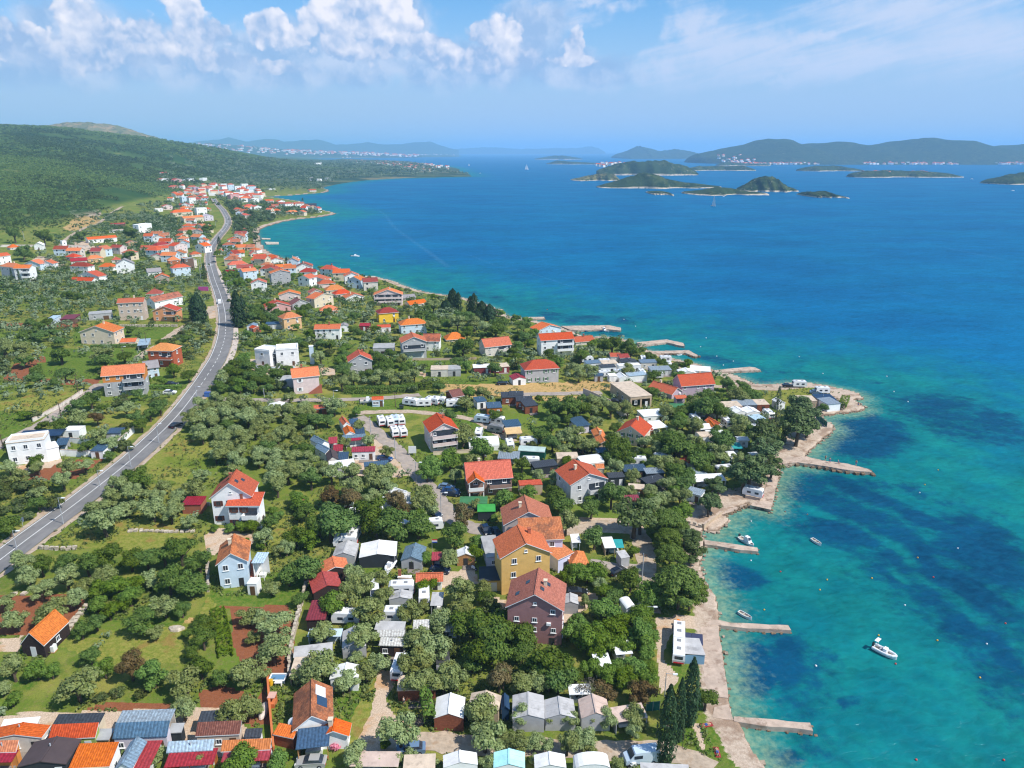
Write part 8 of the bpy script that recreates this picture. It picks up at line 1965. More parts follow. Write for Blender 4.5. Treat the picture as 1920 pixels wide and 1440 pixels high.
def scatter_mass(name,pts,R,mat,n_leaf,flat,seed,label=None):
 """many small crowns in one mesh"""
 rg = np.random.default_rng(seed); kinds = []
 for k in range(6):
  lob = [(rg.normal() * .4,rg.normal() * .4,.55 + rg.random() * .5,.5) for _ in range(4)] + [(0,0,.7,.7)]
  V = leaf_cloud(rg,lob,n_leaf,1.0 / math.sqrt(n_leaf) * 1.25,flat,.85)
  kinds.append(V)
 K = rg.integers(0,6,len(pts)); out = []
 for k in range(6):
  i = np.nonzero(K == k)[0]
  if not len(i): continue
  a = rg.random(len(i)) * 2 * PI; c,s = np.cos(a),np.sin(a)
  V = kinds[k][None] * R[i][:,None,None]
  X = V[...,0] * c[:,None] - V[...,1] * s[:,None]; Y = V[...,0] * s[:,None] + V[...,1] * c[:,None]
  out.append((np.stack([X,Y,V[...,2]],-1) + pts[i][:,None,:]).reshape(-1,3))
 V = np.concatenate(out)
 return tag(link(name,np_mesh(name,V,np.arange(len(V)).reshape(-1,4),mat,smooth_=False)),label,kind='stuff')
FARLEAF = [leaf_material('far tree leaves',(.028,.066,.014),(.075,.122,.030),(.048,.080,.018),.15),leaf_material('far olive leaves',(.080,.115,.045),(.160,.195,.095),(.110,.130,.050),.15)]
for which in (0,1):
 P = [(x,y,zg(x,y),R) for sp,x,y,R,lab in stuff_trees if (sp == 'o') == bool(which)]
 for poly,spc,r0,r1 in FAR_GREEN:
  q = np.array(poly); g0,g1 = q.min(0),q.max(0)
  n = int(np.prod(g1 - g0) / spc ** 2)
  xy = g0 + NP.random((n,2)) * (g1 - g0)
  ok = inside(xy[:,0],xy[:,1],poly) & (LAND.sdist(xy[:,0],xy[:,1]) > 8) & (NP.random(n) < .5)
  xy = xy[ok]
  ok = np.array([not in_foot(a,b,2.0) and np.min((road_c[:,0] - a) ** 2 + (road_c[:,1] - b) ** 2) > (ROAD_WIDTH / 2 + 4.5) ** 2 for a,b in xy],bool) if len(xy) else np.zeros(0,bool)
  xy = xy[ok]; z = LAND.z(xy[:,0],xy[:,1])
  P += [(a,b,c,NP.uniform(r0,r1)) for (a,b),c in zip(xy,z)]
 P = np.array(P)
 scatter_mass('distant_trees',P[:,:3],P[:,3],FARLEAF[which],46,.9,5 + which,'distant olive trees between the far houses' if which else 'distant dark trees between the far houses')
n = 60000
yy = np.exp(NP.uniform(math.log(620),math.log(3200),n)); bb = NP.uniform(-.78,-.2,n); xx = yy * bb
hz = hill_z(xx,yy); sd = LAND.sdist(xx,yy)
clear = np.zeros(n,bool)
for p in ZONES['clear'] + ZONES['rock'] + ZONES['pale']: clear |= inside(xx,yy,p)
fade = NP.random(n) < np.clip((hz + .2) / 3,0,1) * (.55 + .45 * (wob(xx,yy,60,3) > -.35))
ok = fade & ~clear & (sd > 60)
gap = wob(xx,yy,140,7) + .6 * wob(xx,yy,47,2) < -.75
ok &= ~gap; xx,yy = xx[ok][:26000],yy[ok][:26000]
tone = wob(xx,yy,260,1) + .5 * wob(xx,yy,80,5) + NP.normal(0,.35,len(xx)) > .1
RS = np.interp(yy,[600,1200,3200],[1.4,2.4,5.2]) * NP.uniform(.5,1.4,len(xx))
for sel,lm in ((tone,leaf_material('light maquis leaves',(.050,.105,.012),(.15,.20,.03),(.10,.14,.018),.2)),(~tone,leaf_material('dark maquis leaves',(.022,.055,.010),(.075,.115,.020),(.05,.08,.014),.2))):
 scatter_mass('hill_scrub',np.stack([xx[sel],yy[sel],LAND.z(xx[sel],yy[sel]) - .2],1),RS[sel],lm,16,.75,9,'light green scrub on the hillside' if sel is tone else 'dark green scrub on the hillside')
n = 60000
yy = np.exp(NP.uniform(math.log(80),math.log(420),n)); xx = yy * NP.uniform(-.85,.6,n)
sd = LAND.sdist(xx,yy); ok = sd > 6
for k in ('pale','soil'):
 for p in ZONES[k]: ok &= ~inside(xx,yy,p)
ok &= (wob(xx,yy,13,5) + wob(xx,yy,5,1) * .7 > -.1)
xx,yy = xx[ok],yy[ok]; keep = np.ones(len(xx),bool)
for line,gap in ((road_c[::2],ROAD_WIDTH / 2 + 1.2),(lane_pts,2.4)):
 for qx,qy in line:
  keep &= (xx - qx) ** 2 + (yy - qy) ** 2 > gap * gap
xx,yy = xx[keep],yy[keep]
scatter_mass('grass',np.stack([xx,yy,LAND.z(xx,yy) - .05],1),NP.uniform(.18,.55,len(xx)),leaf_material('grass blades',(.055,.10,.016),(.16,.17,.045),(.10,.14,.022),.2),8,.8,12,'tufts of grass and weeds between the trees')
# ------------------------------------------------------------------ vehicles
def profile_body(b,prof,w,inset,mi=0):
 """side profile (x, z, half width factor) extruded across, a little narrower towards the top"""
 L = [(x,-w / 2 * k,z) for x,z,k in prof]; R_ = [(x,w / 2 * k,z) for x,z,k in prof]
 n = len(prof)
 for i in range(n):
  j = (i + 1) % n
  b.face([L[i],L[j],R_[j],R_[i]][::-1],mi)
 b.face(L,mi); b.face(R_[::-1],mi)
def wheel_mesh(r,wd):
 b = MB(); b.tube((0,-wd / 2,0),(0,wd / 2,0),r,r,12); b.tube((0,-wd / 2 - .012,0),(0,wd / 2 + .012,0),r * .55,r * .55,8,1)
 return b.mesh('wheel',[paint('tyre',(.02,.02,.02),.9,.1),STEEL])
WHEEL = wheel_mesh(.33,.22)
CARCOL = {'silver': (.36,.35,.33),'steelblue': (.14,.22,.33),'white': (.78,.78,.78),'navy': (.012,.025,.06),'black': (.012,.013,.016),'blue': (.02,.07,.20),'red': (.45,.02,.02),'paleblue': (.52,.62,.70),'grey': (.2,.2,.2)}
_vm = {}
def car_parts(kind):
 if kind in _vm: return _vm[kind]
 P = []
 if kind == 'car':
  b = MB(); profile_body(b,[(-2.15,.35,.95),(-2.2,.8,.96),(-2.05,.98,.94),(-.95,1.0,.98),(1.0,.96,.98),(2.0,.80,.94),(2.2,.62,.92),(2.18,.3,.92),(1.75,.26,.98),(-1.8,.26,.98)],1.78,0); P.append(('body',b,None))
  b = MB(); a = [(-1.75,.99,.90),(-1.25,1.40,.76),(.15,1.42,.76),(1.05,.97,.90)]; profile_body(b,a,1.70,0); P.append(('window_band',b,GLASS))
  b = MB(); b.box(-1.28,-.62,1.405,.2,.62,1.455); P.append(('roof',b,None))
  for s_,nm in ((1,'headlight'),(-1,'tail_light')):
   for y in (-.6,.6):
    b = MB(); b.box(2.08 if s_ > 0 else -2.23,y - .17,.60,2.20 if s_ > 0 else -2.15,y + .17,.78); P.append((nm,b,paint('headlight lens',(.8,.8,.75),.2,.5) if s_ > 0 else paint('tail light',(.4,.01,.01),.3)))
  W = [(-1.32,.78),(1.34,.78)]
 elif kind == 'van':
  b = MB(); profile_body(b,[(-2.6,.35,.97),(-2.65,2.1,.92),(-2.4,2.3,.86),(1.2,2.3,.86),(1.95,1.35,.94),(2.55,1.1,.92),(2.62,.4,.92)],1.95,0); P.append(('body',b,None))
  b = MB(); b.hexa([(1.30,-.78,2.12),(1.30,.78,2.12),(1.37,.78,2.13),(1.37,-.78,2.13),(1.86,-.84,1.40),(1.86,.84,1.40),(1.96,.84,1.42),(1.96,-.84,1.42)]); P.append(('windscreen',b,GLASS))
  for y in (-.93,.93):
   b = MB(); b.box(.1,y - .02,1.35,1.35,y + .02,1.9); P.append(('side_window',b,GLASS))
  W = [(-1.6,.85),(1.7,.85)]
 elif kind == 'caravan':
  b = MB(); profile_body(b,[(-2.5,.55,.98),(-2.6,1.2,.98),(-2.5,2.3,.95),(-2.2,2.58,.90),(2.0,2.6,.90),(2.45,2.3,.94),(2.65,1.4,.97),(2.5,.55,.98)],2.25,0); P.append(('body',b,None))
  for y in (-1.10,1.10):
   for x in (-1.6,.4):
    b = MB(); b.box(x,y - .03,1.25,x + 1.0,y + .03,1.8); P.append(('window',b,GLASS))
  b = MB(); b.hexa([(2.42,-.8,2.2),(2.42,.8,2.2),(2.47,.8,2.24),(2.47,-.8,2.24),(2.60,-.8,1.6),(2.60,.8,1.6),(2.66,.8,1.6),(2.66,-.8,1.6)]); P.append(('front_window',b,GLASS))
  b = MB(); b.box(-2.60,-.7,1.45,-2.54,.7,2.05); P.append(('rear_window',b,GLASS))
  for x in (-1.3,.9):
   b = MB(); b.box(x,-.35,2.595,x + .7,.35,2.68); P.append(('roof_hatch',b,paint('hatch',(.25,.25,.25),.4)))
  b = MB(); b.box(-2.66,-.9,.62,-2.55,.9,.8); P.append(('tail_light',b,paint('tail light',(.4,.01,.01),.3)))
  W = [(-.3,.95)]
 else:
  b = MB(); b.box(-.6,-.16,.35,.35,.16,.7); b.box(-.55,-.17,.7,.1,.17,.82); P.append(('body',b,None))
  b = MB(); b.tube((.55,0,.3),(.4,0,1.0),.05); b.tube((.4,-.3,1.02),(.4,.3,1.02),.03); P.append(('handlebar',b,DARKM)); W = [(-.5,0),(.6,0)]
 _vm[kind] = ([(nm,b,m) for nm,b,m in P],W,{})
 return _vm[kind]
def vehicle(kind,x,y,yaw,col,label,group):
 P,W,cache = car_parts(kind)
 o = empty({'car': 'parked_car','van': 'van','caravan': 'caravan','scooter': 'scooter'}[kind],(x,y,zg(x,y) + .06),yaw,label,{'car': 'car','van': 'van','caravan': 'caravan','scooter': 'scooter'}[kind],group)
 pm = paint('car paint ' + col,CARCOL[col],.25,.6)
 for i,(nm,b,m) in enumerate(P):
  key = (i,col if m is None else '')
  if key not in cache: cache[key] = b.mesh(nm,m or pm)
  link(nm,cache[key],o)
 for wx,wy in W:
  for s_ in ((-1,1) if wy else (1,)):
   link('wheel',WHEEL,o,(wx,s_ * wy,.32))
for kind,x,y,yaw,col,label in VEHICLES: vehicle(kind,x,y,yaw,col,label,'cars parked and driving' if kind == 'car' else None)
for kind,x,y,yaw,col,label in CARAVANS: vehicle(kind,x,y,yaw,col,label,'caravans and camper vans')
r4 = random.Random(8); camp = [(f[0],f[1],3.0) for f in FOOT]; seen_c = {}
for poly,n in CAMPS:
 q = np.array(poly); g0,g1 = q.min(0),q.max(0); k = 0
 for _ in range(1500):
  x,y = r4.uniform(g0[0],g1[0]),r4.uniform(g0[1],g1[1])
  if k >= n: break
  if not inside(np.array([x]),np.array([y]),poly)[0] or in_foot(x,y,2.6) or any((x - a) ** 2 + (y - b_) ** 2 < 36 for a,b_,_r in camp if _r < 1) or np.min((lane_pts[:,0] - x) ** 2 + (lane_pts[:,1] - y) ** 2) < 20 or any((x - a) ** 2 + (y - b_) ** 2 < (R * .5 + 1.6) ** 2 for a,b_,R in PLACED): continue
  k += 1; camp.append((x,y,.5)); rel,mk,_d = relation(x,y); lab = f'white touring caravan {rel} the {short(mk[3])}'; seen_c[lab] = seen_c.get(lab,0) + 1
  vehicle('caravan',x,y,r4.choice([0,.2,1.5,1.7,3.1]),'white',lab if seen_c[lab] == 1 else 'farther ' + lab,'caravans and camper vans')
# ------------------------------------------------------------------ boats
def hull(L,B,H,mat,inner,draft=.25):
 b = MB(); st = [(-.5,.80,1.0),(-.3,.95,.96),(-.05,1.0,.95),(.2,.88,1.02),(.38,.55,1.12),(.47,.22,1.2),(.5,.02,1.22)]
 rings = [[(f * L,-B / 2 * k,H * h),(f * L,-B / 2 * k * .8,0),(f * L,0,-draft),(f * L,B / 2 * k * .8,0),(f * L,B / 2 * k,H * h)] for f,k,h in st]
 for r0,r1 in zip(rings,rings[1:]):
  for k in range(4): b.face([r0[k],r1[k],r1[k + 1],r0[k + 1]])
 b.face(rings[0])
 inn = [[(f * L * .95,-B / 2 * k * .82,H * h - .02),(f * L * .95,-B / 2 * k * .6,H * .35),(f * L * .95,B / 2 * k * .6,H * .35),(f * L * .95,B / 2 * k * .82,H * h - .02)] for f,k,h in st]
 for r0,r1 in zip(inn,inn[1:]):
  for k in range(3): b.face([r0[k],r0[k + 1],r1[k + 1],r1[k]],1)
 for r0,r1,i0,i1 in zip(rings,rings[1:],inn,inn[1:]):
  b.face([r0[0],i0[0],i1[0],r1[0]]); b.face([r0[4],r1[4],i1[3],i0[3]])
 b.face([rings[0][0],inn[0][0],inn[0][3],rings[0][4]][::-1]); b.face(inn[0],1)
 return b.mesh('hull',[mat,inner])
BOATW = paint('boat white',(.80,.80,.79),.3,.5); BOATI = paint('boat inside',(.45,.40,.33),.7); BLUEP = paint('boat blue',(.03,.10,.28),.3,.5)
def boat(kind,x,y,yaw,L,label,z=0.0):
 L = max(L,{'sail': 11,'cabin': 4.6}.get(kind,3.0)) if kind != 'rib' else 4.2
 o = empty({'sail': 'sailing_boat','rib': 'motorboat','cabin': 'motorboat'}.get(kind,'rowing_boat'),(x,y,z + .02),yaw,label,'boat','boats on the bay')
 B = L * (.30 if kind == 'sail' else .36); H = max(.55,L * .10)
 link('hull',hull(L,B,H,BLUEP if kind == 'dinghyblue' else BOATW,BOATI),o)
 if kind == 'rib':
  for s_ in (-1,1):
   b = MB(); pts = [(-.5 * L,s_ * B * .45,H),(.1 * L,s_ * B * .48,H * 1.05),(.33 * L,s_ * B * .32,H * 1.15),(.47 * L,s_ * .06,H * 1.28)]
   for p,q in zip(pts,pts[1:]): b.tube(p,q,.26,.24,8)
   link('float_tube',b.mesh('float_tube',BOATW,True),o)
  b = MB(); b.box(-.08 * L,-.5,H * .4,.08 * L,.5,H + .75); link('console',b.mesh('console',BOATW),o)
  b = MB(); b.box(-.22 * L,-.5,H * .4,-.13 * L,.5,H + .35); link('seat',b.mesh('seat',paint('grey cushion',(.3,.3,.32),.8)),o)
  b = MB(); b.box(-.56 * L,-.22,H * .3,-.49 * L,.22,H + .75); link('outboard_motor',b.mesh('outboard_motor',DARKM),o)
  b = MB()
  for s_ in (-.6,.6): b.tube((-.40 * L,s_,H),(-.37 * L,s_,H + 1.6),.04)
  b.box(-.45 * L,-.7,H + 1.6,-.30 * L,.7,H + 1.68); link('roll_bar',b.mesh('roll_bar',BOATW),o)
 elif kind == 'cabin':
  b = MB(); b.hexa([(-.12 * L,-B * .34,H * .9),(.28 * L,-B * .30,H),(.28 * L,B * .30,H),(-.12 * L,B * .34,H * .9),(-.08 * L,-B * .28,H + 1.2),(.12 * L,-B * .26,H + 1.2),(.12 * L,B * .26,H + 1.2),(-.08 * L,B * .28,H + 1.2)]); link('cabin',b.mesh('cabin',BOATW),o)
  b = MB(); b.hexa([(.205 * L,-B * .24,H + .55),(.215 * L,-B * .24,H + .55),(.215 * L,B * .24,H + .55),(.205 * L,B * .24,H + .55),(.14 * L,-B * .22,H + 1.1),(.15 * L,-B * .22,H + 1.1),(.15 * L,B * .22,H + 1.1),(.14 * L,B * .22,H + 1.1)]); link('windscreen',b.mesh('windscreen',GLASS),o)
  b = MB(); b.box(-.56 * L,-.2,H * .3,-.49 * L,.2,H + .6); link('outboard_motor',b.mesh('outboard_motor',DARKM),o)
 elif kind == 'sail':
  b = MB(); b.tube((0,0,0),(0,0,L * 1.45),.09); link('mast',b.mesh('mast',STEEL),o)
  for nm,p in (('main_sail',[(-.05 * L,0,1.6),(-.46 * L,.5,1.7),(-.06 * L,.1,L * 1.42)]),('jib_sail',[(.46 * L,0,1.2),(.04 * L,.5,1.4),(.05 * L,.05,L * 1.3)])):
   b = MB(); b.face(p); b.face([(x_,y_ + .05,z_) for x_,y_,z_ in p][::-1]); link(nm,b.mesh(nm,BOATW),o)
 else:
  for f in (-.2,.15):
   b = MB(); b.box(f * L,-B * .42,H * .62,f * L + .28,B * .42,H * .72); link('thwart',b.mesh('thwart',BOATI),o)
 return o
for a in BOATS: boat(*a)
x,y,z = SPOTS['boat_trailer']; bo = boat('rib',x,y,-1.75,6.6,'cream white motorboat standing on its trailer on the grass',z + .75)
for nm,(x,y,z),yw,lab in (('trailer',SPOTS['boat_trailer'],-1.75,'steel boat trailer under the cream white motorboat'),('trailer',SPOTS['boat_trailer2'],.2,'steel boat trailer beside the kiosk')):
 o = empty(nm,(x,y,z),yw,lab,'trailer'); b = MB()
 b.tube((-2.6,-.5,.5),(2.8,-.08,.5),.06); b.tube((-2.6,.5,.5),(2.8,.08,.5),.06); b.tube((2.8,0,.5),(4.2,0,.5),.06); b.box(-1.4,-.9,.35,-1.2,.9,.45); link('frame',b.mesh('frame',STEEL),o)
 for s_ in (-.95,.95): link('wheel',WHEEL,o,(-1.3,s_,.33))
boat('cabin',SPOTS['boat_trailer2'][0],SPOTS['boat_trailer2'][1],.2,5.0,'white boat on its trailer beside the kiosk',SPOTS['boat_trailer2'][2] + .7)
BC = {'w': ('white',(.8,.8,.8)),'y': ('yellow',(.75,.42,.03)),'r': ('red',(.6,.05,.04)),'b': ('brown',(.28,.13,.08))}
_bm = {}
for k,(x,y,c) in enumerate(BUOYS):
 if c not in _bm:
  bm = bmesh.new(); bmesh.ops.create_icosphere(bm,subdivisions=2,radius=.17); me = bpy.data.meshes.new('buoy'); bm.to_mesh(me); bm.free(); me.materials.append(paint('buoy ' + BC[c][0],BC[c][1],.5)); _bm[c] = me
 near = min(BOATS + [['',p[0][0][0],p[0][0][1],0,0,p[2]] for p in PIERS],key=lambda q: (q[1] - x) ** 2 + (q[2] - y) ** 2)
 tag(link('buoy',_bm[c],None,(x,y,.12),scale=1.0 if y < 250 else 1.4),f'{BC[c][0]} mooring buoy near the {short(near[5], 7)}','buoy',BC[c][0] + ' mooring buoys near the ' + short(near[5],7))
# ------------------------------------------------------------------ posts and lamps
for k,x,y,z,h,label in POLES:
 o = empty({'lamp': 'street_lamp','flag': 'flagpole','post': 'post'}.get(k,'utility_pole'),(x,y,z),0,label,{'lamp': 'street lamp','flag': 'flagpole','post': 'post'}.get(k,'pole'),'street lamps' if k == 'lamp' else 'utility poles' if k in ('pole','wood') else None)
 b = MB(); r_ = (.10 if k == 'lamp' else .05 if k in ('post','flag') else .14) + max(0,math.hypot(x,y) - 200) * .0001
 b.tube((0,0,-.5),(0,0,h),r_,r_ * .6,8); link('shaft',b.mesh('shaft',WOODP if k == 'wood' else DARKM if k == 'post' else STEEL),o)
 if k == 'lamp':
  b = MB(); b.tube((0,0,h - .1),(1.2,-.4,h + .15),.05); link('arm',b.mesh('arm',STEEL),o)
  b = MB(); b.box(1.0,-.62,h + .08,1.75,-.25,h + .24); link('lamp_head',b.mesh('lamp_head',paint('lamp head',(.72,.74,.74),.5)),o)
 elif k in ('wood','pole'):
  b = MB(); b.box(-.8,-.06,h - .5,.8,.06,h - .35); link('cross_arm',b.mesh('cross_arm',WOODP),o)
 elif k == 'flag':
  for i,c in enumerate(((.6,.03,.03),(.8,.8,.8),(.02,.05,.3))):
   b = MB(); b.box(.05,-.02,h - .35 - i * .3,1.2,.02,h - .06 - i * .3); link('flag_stripe',b.mesh('flag_stripe',paint('flag %d' % i,c,.8)),o)
# ------------------------------------------------------------------ walls and hedges
WALLS_C = {'orange': (.55,.17,.06),'redstone': (.34,.16,.10)}
for k,c in WALLS_C.items(): WALLC.setdefault(k + '_w',c)
for pts,h,th,c,label in WALLS:
 q = dense(pts,1.0 if c in ('stone','redstone') else 2.5)
 stone = c in ('stone','redstone')
 o = empty('stone_wall' if stone else 'garden_wall',(q[0][0],q[0][1],zg(*q[0])),0,label,'wall')
 L,R_ = offset_line(q,-th / 2),offset_line(q,th / 2); zb = LAND.z(q[:,0],q[:,1]); b = MB()
 rr = random.Random(label); org = Vector(o.location)
 prev = None; kk = 0; tot = len(q) - 1
 if stone:
  for i in range(tot):
   for row in range(max(1,int(h / .45))):
    for side in range(2 if th > .6 else 1):
     f = rr.uniform(-.25,.25); m_ = q[i] * (1 - .5) + q[i + 1] * .5
     ax = Vector((q[i + 1][0] - q[i][0],q[i + 1][1] - q[i][1],0)).normalized(); nx = Vector((ax.y,-ax.x,0))
     c0 = Vector((m_[0],m_[1],zb[i] + .2 + row * .42 + rr.uniform(-.08,.08))) + nx * ((side - .5) * th * .5 if th > .6 else 0) + nx * rr.uniform(-.1,.1) - org + ax * f * .3
     hx,hy,hz_ = rr.uniform(.38,.56),rr.uniform(.22,.36) * max(1,th),rr.uniform(.17,.27)
     a = [c0 + ax * (sx * hx * rr.uniform(.75,1)) + nx * (sy * hy * rr.uniform(.7,1)) + Vector((0,0,sz * hz_ * rr.uniform(.75,1))) for sz in (-1,1) for sx,sy in ((-1,-1),(1,-1),(1,1),(-1,1))]
     sb = MB(); sb.hexa(a); kk += 1
     if kk <= 110: link('stone',sb.mesh('stone',STONE),o)
     else: b.hexa(a)
  if b.f: tag(b.build('rubble',STONE,o),kind='stuff')
 else:
  for i in range(tot):
   a = [(*L[i],zb[i] - .6),(*L[i + 1],zb[i + 1] - .6),(*R_[i + 1],zb[i + 1] - .6),(*R_[i],zb[i] - .6),(*L[i],zb[i] + h),(*L[i + 1],zb[i + 1] + h),(*R_[i + 1],zb[i + 1] + h),(*R_[i],zb[i] + h)]
   b.hexa([Vector(p) - org for p in a])
  link('wall_body',b.mesh('wall_body',wallm('orange_w' if c == 'orange' else c)),o)
  L2,R2 = offset_line(q,-th / 2 - .04),offset_line(q,th / 2 + .04); b = MB()
  for i in range(tot):
   a = [(*P_,zz) for dz in (.003,.09) for P_,zz in ((L2[i],zb[i] + h + dz),(L2[i + 1],zb[i + 1] + h + dz),(R2[i + 1],zb[i + 1] + h + dz),(R2[i],zb[i] + h + dz))]
   b.hexa([Vector(p) - org for p in a])
  link('coping',b.mesh('coping',wallm('orange_w') if c == 'orange' else CONC),o)
for pts,h,w,label in HEDGES:
 q = dense(pts,.8); rg = np.random.default_rng(len(label)); z = LAND.z(q[:,0],q[:,1]); n = int(len(q) * 60 * max(1,w / 2.2))
 i = rg.integers(0,len(q),n); tg = np.gradient(q,axis=0); tg /= np.linalg.norm(tg,axis=1)[:,None]; nm = np.stack([tg[:,1],-tg[:,0]],1)
 side = rg.uniform(-1,1,n); zz = rg.random(n) ** .6; top = rg.random(n) < .45; side = np.where(top,side,np.sign(side) * rg.uniform(.82,1.05,n)); zz = np.where(top,rg.uniform(.93,1.05,n),zz)
 p = np.concatenate([q[i] + nm[i] * (side * w / 2)[:,None] + tg[i] * rg.uniform(-.5,.5,(n,1)),(z[i] + zz * h)[:,None]],1)
 d = np.concatenate([nm[i] * np.where(top,.2,side)[:,None],np.where(top,1,.3)[:,None]],1) + rg.normal(size=(n,3)) * .4; d /= np.linalg.norm(d,axis=1)[:,None]
 a = np.cross(d,rg.normal(size=(n,3))); a /= np.linalg.norm(a,axis=1)[:,None]; c_ = np.cross(d,a); s_ = rg.uniform(.18,.34,(n,1))
 V = np.stack([p - a * s_,p - c_ * s_ * .7,p + a * s_,p + c_ * s_ * .7],1).reshape(-1,3)
 tag(link('hedge',np_mesh('hedge',V,np.arange(len(V)).reshape(-1,4),LEAF['g' if 'green' in label and 'dark' not in label else 'd'],smooth_=False)),label,'hedge')
# ------------------------------------------------------------------ jetties
for pts,h,label in PIERS:
 cx = sum(p[0] for p in pts) / len(pts); cy = sum(p[1] for p in pts) / len(pts)
 far = cy > 500; plinth = 'plinth' in label; ramp = 'slipway' in label and 'ledge' not in label
 o = empty('jetty' if not plinth else 'plinth',(cx,cy,0),0,label,'jetty' if 'jetty' in label or 'mole' in label or 'quay' in label else 'platform','stone jetties and platforms')
 rr = random.Random(label); ring = []
 for i in range(len(pts)):
  a,c_ = Vector(pts[i]),Vector(pts[(i + 1) % len(pts)]); n = max(1,int((c_ - a).length / 1.6))
  for k in range(n):
   p = a.lerp(c_,k / n); j = .14 if k else .05
   ring.append((p.x - cx + rr.uniform(-j,j),p.y - cy + rr.uniform(-j,j)))
 area = sum(ring[i][0] * ring[(i + 1) % len(ring)][1] - ring[(i + 1) % len(ring)][0] * ring[i][1] for i in range(len(ring)))
 if area < 0: ring = ring[::-1]
 b = MB(); n = len(ring); zz = [h + rr.uniform(-.04,.04) for _ in ring]
 if ramp: zz = [h * .9 - .3 * max(0,(ring[i][0] + ring[i][1] * .2) / 8) for i in range(n)]
 bm = bmesh.new(); vs_ = [bm.verts.new((*ring[i],zz[i])) for i in range(n)]; f = bm.faces.new(vs_); bmesh.ops.triangulate(bm,faces=[f])
 lo = [bm.verts.new((ring[i][0] * 1.01,ring[i][1] * 1.01,-1.5)) for i in range(n)]
 for i in range(n): bm.faces.new([vs_[(i + 1) % n],vs_[i],lo[i],lo[(i + 1) % n]])
 bm.normal_update(); me = bpy.data.meshes.new('deck'); bm.to_mesh(me); bm.free(); me.materials.append(CONC if not far else STONE); link('deck',me,o)
 if far or ramp: continue
 b = MB(); kk = 0; wet = simple('wet rubble',(.20,.14,.09),.9,.2,.35,2) if 'wetm' not in globals() else wetm; globals()['wetm'] = wet
 many = 'rubble' in label or 'ledge' in label or 'rock' in label
 for i in range(n):
  for k in range(5 if many else 2):
   s_ = rr.uniform(.25,.65) if many else rr.uniform(.15,.32)
   c0 = Vector((ring[i][0] * (1.0 + rr.uniform(-.01,.02)) + rr.uniform(-.5,.5),ring[i][1] + rr.uniform(-.5,.3) * (1.2 if many else .6),rr.uniform(-.1,.45 if many else .15)))
   a = [c0 + Vector((sx * s_ * rr.uniform(.6,1),sy * s_ * rr.uniform(.6,1),sz * s_ * .7 * rr.uniform(.6,1))) for sz in (-1,1) for sx,sy in ((-1,-1),(1,-1),(1,1),(-1,1))]
   b.hexa(a)
 tag(b.build('rubble',wet,o),kind='stuff')
b = MB(); rr = random.Random(3)
shore_l = dense([p for p in SHORE if p[1] > 84 and p[1] < 420 and p[0] > -60],1.0)
for x,y in shore_l:
 if 120 < y < 330 or rr.random() < .35:
  for k in range(2):
   s_ = rr.uniform(.15,.5); c0 = Vector((x + rr.uniform(-1.6,.9),y + rr.uniform(-.9,.9),rr.uniform(-.05,.35)))
   b.hexa([c0 + Vector((sx * s_ * rr.uniform(.6,1),sy * s_ * rr.uniform(.6,1),sz * s_ * .6 * rr.uniform(.6,1))) for sz in (-1,1) for sx,sy in ((-1,-1),(1,-1),(1,1),(-1,1))])
tag(b.build('shore_rocks',simple('shore rock',(.34,.27,.20),.95,.1,.35,1.5)),'loose pale rocks along the waterline',kind='stuff')
